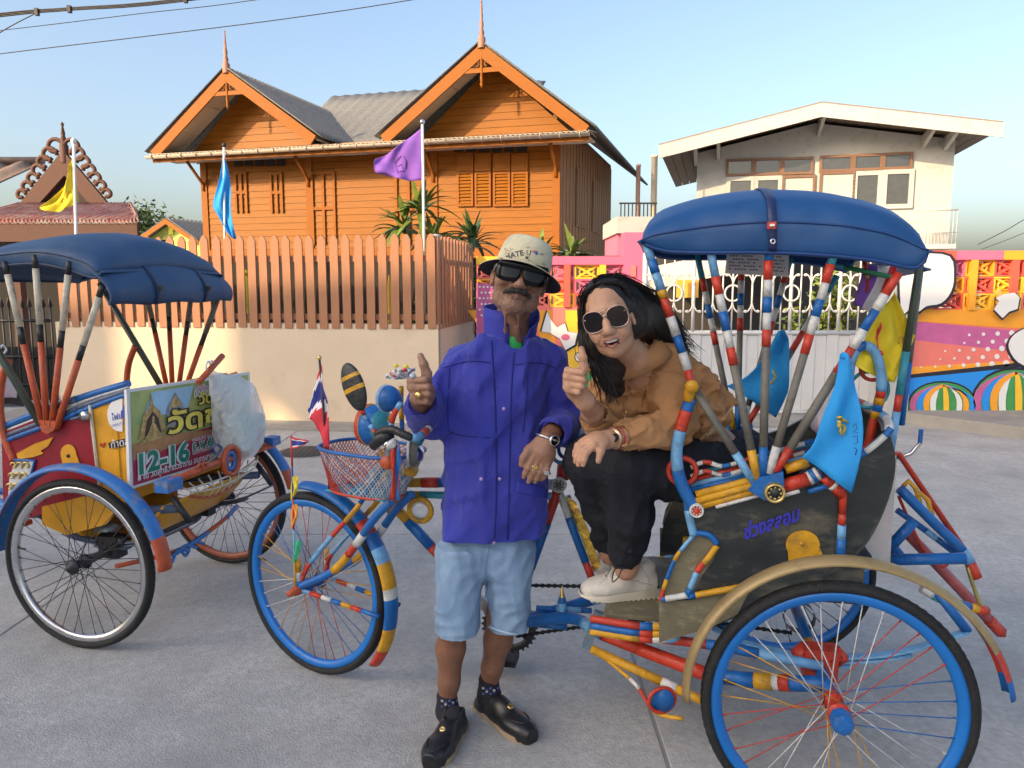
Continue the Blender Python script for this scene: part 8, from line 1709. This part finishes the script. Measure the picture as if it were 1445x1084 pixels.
def ptxt(body, s, f, w, m, l, bold=0., hgt=None, name='lettering', dx=0.):
    b = MB(); e1 = ex
    vs, fs = text_polys(body, 1., bold); xs_ = [v[0] for v in vs]; ys_ = [v[1] for v in vs]; k = w * PW / (max(xs_) - min(xs_)); ky = k if hgt is None else hgt / (max(ys_) - min(ys_)); mx, my = (max(xs_) + min(xs_)) / 2, (max(ys_) + min(ys_)) / 2; c = bp(s, f, l)
    b.add([c + ex * (v[0] - mx) * k + ey * (v[1] - my) * ky for v in vs], fs, m); return b.obj(name, t)
for bold, m, l in ((.10, pdk, 7), (.03, pyl, 9)): ptxt('วัดชุ่อ', .545, .44, .56 + bold * .35, m, l, bold, .135 + bold * .12); ptxt('วัดสุทธิ', .66, .235, .30 + bold * .2, m, l, bold, .07 + bold * .08)
for bold, m, l in ((.11, MWHITE, 7), (.035, pgn, 9)): ptxt('12-16', .235, .765, .36 + bold * .2, m, l, bold, .085 + bold * .12); ptxt('ก.พ.68', .545, .73, .19 + bold * .1, m, l, bold * .6, .036 + bold * .1)
ptxt('งานประจำปี ปิดทอง', .545, .66, .2, MWHITE, 8, .01); ptxt('นมัสการหลวงพ่อ', .54, .80, .19, MWHITE, 8, .01); ptxt('๏ ณ วัดสุทธิวาตวราราม สมุทรสาคร', .34, .905, .60, MWHITE, 8, .02); ptxt('ขอเชิญเที่ยวงานวัด', .64, .095, .32, mat('poster violet', (.75, .45, .65), .5), 8, .02); ptxt('ปิดทองหลวงพ่อ', .62, .145, .30, MWHITE, 8, .02)
rnd = random.Random(12)
for k in range(22):
    s, f = rnd.uniform(.60, .94), rnd.uniform(.60, .86); r_ = rnd.uniform(.012, .035); art([(s + r_ * math.cos(a), f + r_ * 1.6 * math.sin(a)) for a in [i * 2 * math.pi / 7 + k for i in range(7)]], [pdk, pbr, fR, fP, pgn][k % 5], 4 + (k % 3) * .3)

# ------------------------------------------------------------------ plastic bags
plas = mat('thin plastic', (.80, .82, .84), .25, var=.05, alpha=.55, spec=.6, bump=.3, bscale=30)
def bag(name, label, hang, mid, bot, wid, dep, inner, T, seed, m=plas):
    t = thing(name, label, 'bag', tuple(bot)); h, mid, bo = np.array(hang), np.array(mid), np.array(bot); lo_ = np.minimum(h, bo) - .22; S = SDF(lo_, np.maximum(h, bo) + .22, .005)
    ax_ = -T.v; S.loft([(bo, wid * .85, dep * .85), (bo * .7 + mid * .3, wid * 1.02, dep), (mid, wid * .92, dep * .85), (mid * .45 + h * .55, wid * .5, dep * .45), (mid * .15 + h * .85, wid * .16, dep * .2), (h, wid * .09, dep * .12)], ax_, T.u, .02, 2.3); S.noise(folds(.007, 30, h - bo, 6, seed)); S.noise(folds(.003, 80, h - bo, 6, seed + 1)); soft(S, 'film', t, m, 1)
    for k, (o_, d_, mm) in enumerate(inner): b = MB(); b.box(bo + np.array(o_), d_, mm, T.mat().to_3x3() @ Matrix.Rotation(R(7 * (k - 1)), 3, 'Y')); b.obj('content', t)
    for s in (-1, 1): b = MB(); b.tube(curve([h + ax_ * .01 * s, h + ax_ * .03 * s + np.array([0, 0, .02]), h + ax_ * .012 * s + np.array([0, 0, .045]), h + np.array([0, 0, .03])], 4), .004, mat('bag handle', (.78, .8, .82), .35), 6); b.obj('handle', t)
    return t
BF = Frame(T2.w(uP - .14, 0, 0)[:2], -T2.v); bq = lambda x, y: BF.p(x, y, 0)
bag('plastic_bag', 'clear plastic bag with a pale green box hanging beside the temple poster', bq(297, 524), bq(330, 566), bq(345, 632), .13, .10, [((0, 0, .08), (.11, .16, .15), mat('pale green box', (.50, .66, .55), .6)), ((.04, .03, .09), (.05, .03, .12), mat('pink wrapper', (.72, .20, .30), .5))], T2, 60)
pq1 = V(.05); bag('plastic_bag', 'pink and blue printed plastic bag on the rickshaw seat behind the seated person', pq1(1178, 540), pq1(1170, 570), pq1(1165, 612), .07, .05, [((0, 0, .03), (.06, .06, .05), mat('pink print', (.75, .30, .42), .5)), ((.02, 0, .06), (.05, .05, .03), mat('sky print', (.25, .5, .75), .5))], T1, 64)
q = lambda px, py: T2.p(px, py, -.2); bag('plastic_bag', 'plastic bag of pink packets on the far end of the maroon rickshaw', q(2, 500), q(4, 530), q(6, 566), .06, .05, [((0, 0, .03), (.05, .05, .05), mat('pink wrapper'))], T2, 66)
# patterned cloth heaped on the seat back
S = SDF(T1.w(-.05, 0, .85) - .42, T1.w(-.05, 0, .95) + .42, .007); 
for k in range(9):
    f = k / 8; c = T1.w(-.02 - .10 * f, .22 - .40 * f, .86 + .05 * math.sin(k * 1.9)); S.ell(c, (.085, .08, .06 + .02 * math.sin(k)), None, .03)
S.noise(folds(.016, 40, (1, 0, .4), 6, 71)); t = thing('patterned_cloth', 'dark navy patterned cloth heaped on the rickshaw seat back', 'cloth', tuple(T1.w(-.05, 0, .8))); soft(S, 'cloth_heap', t, mat('navy print cloth', (.02, .022, .05), .85, var=.5, scale=30, dirt=(.35, .33, .42), dirt_amt=.45, dirt_scale=22), 1)
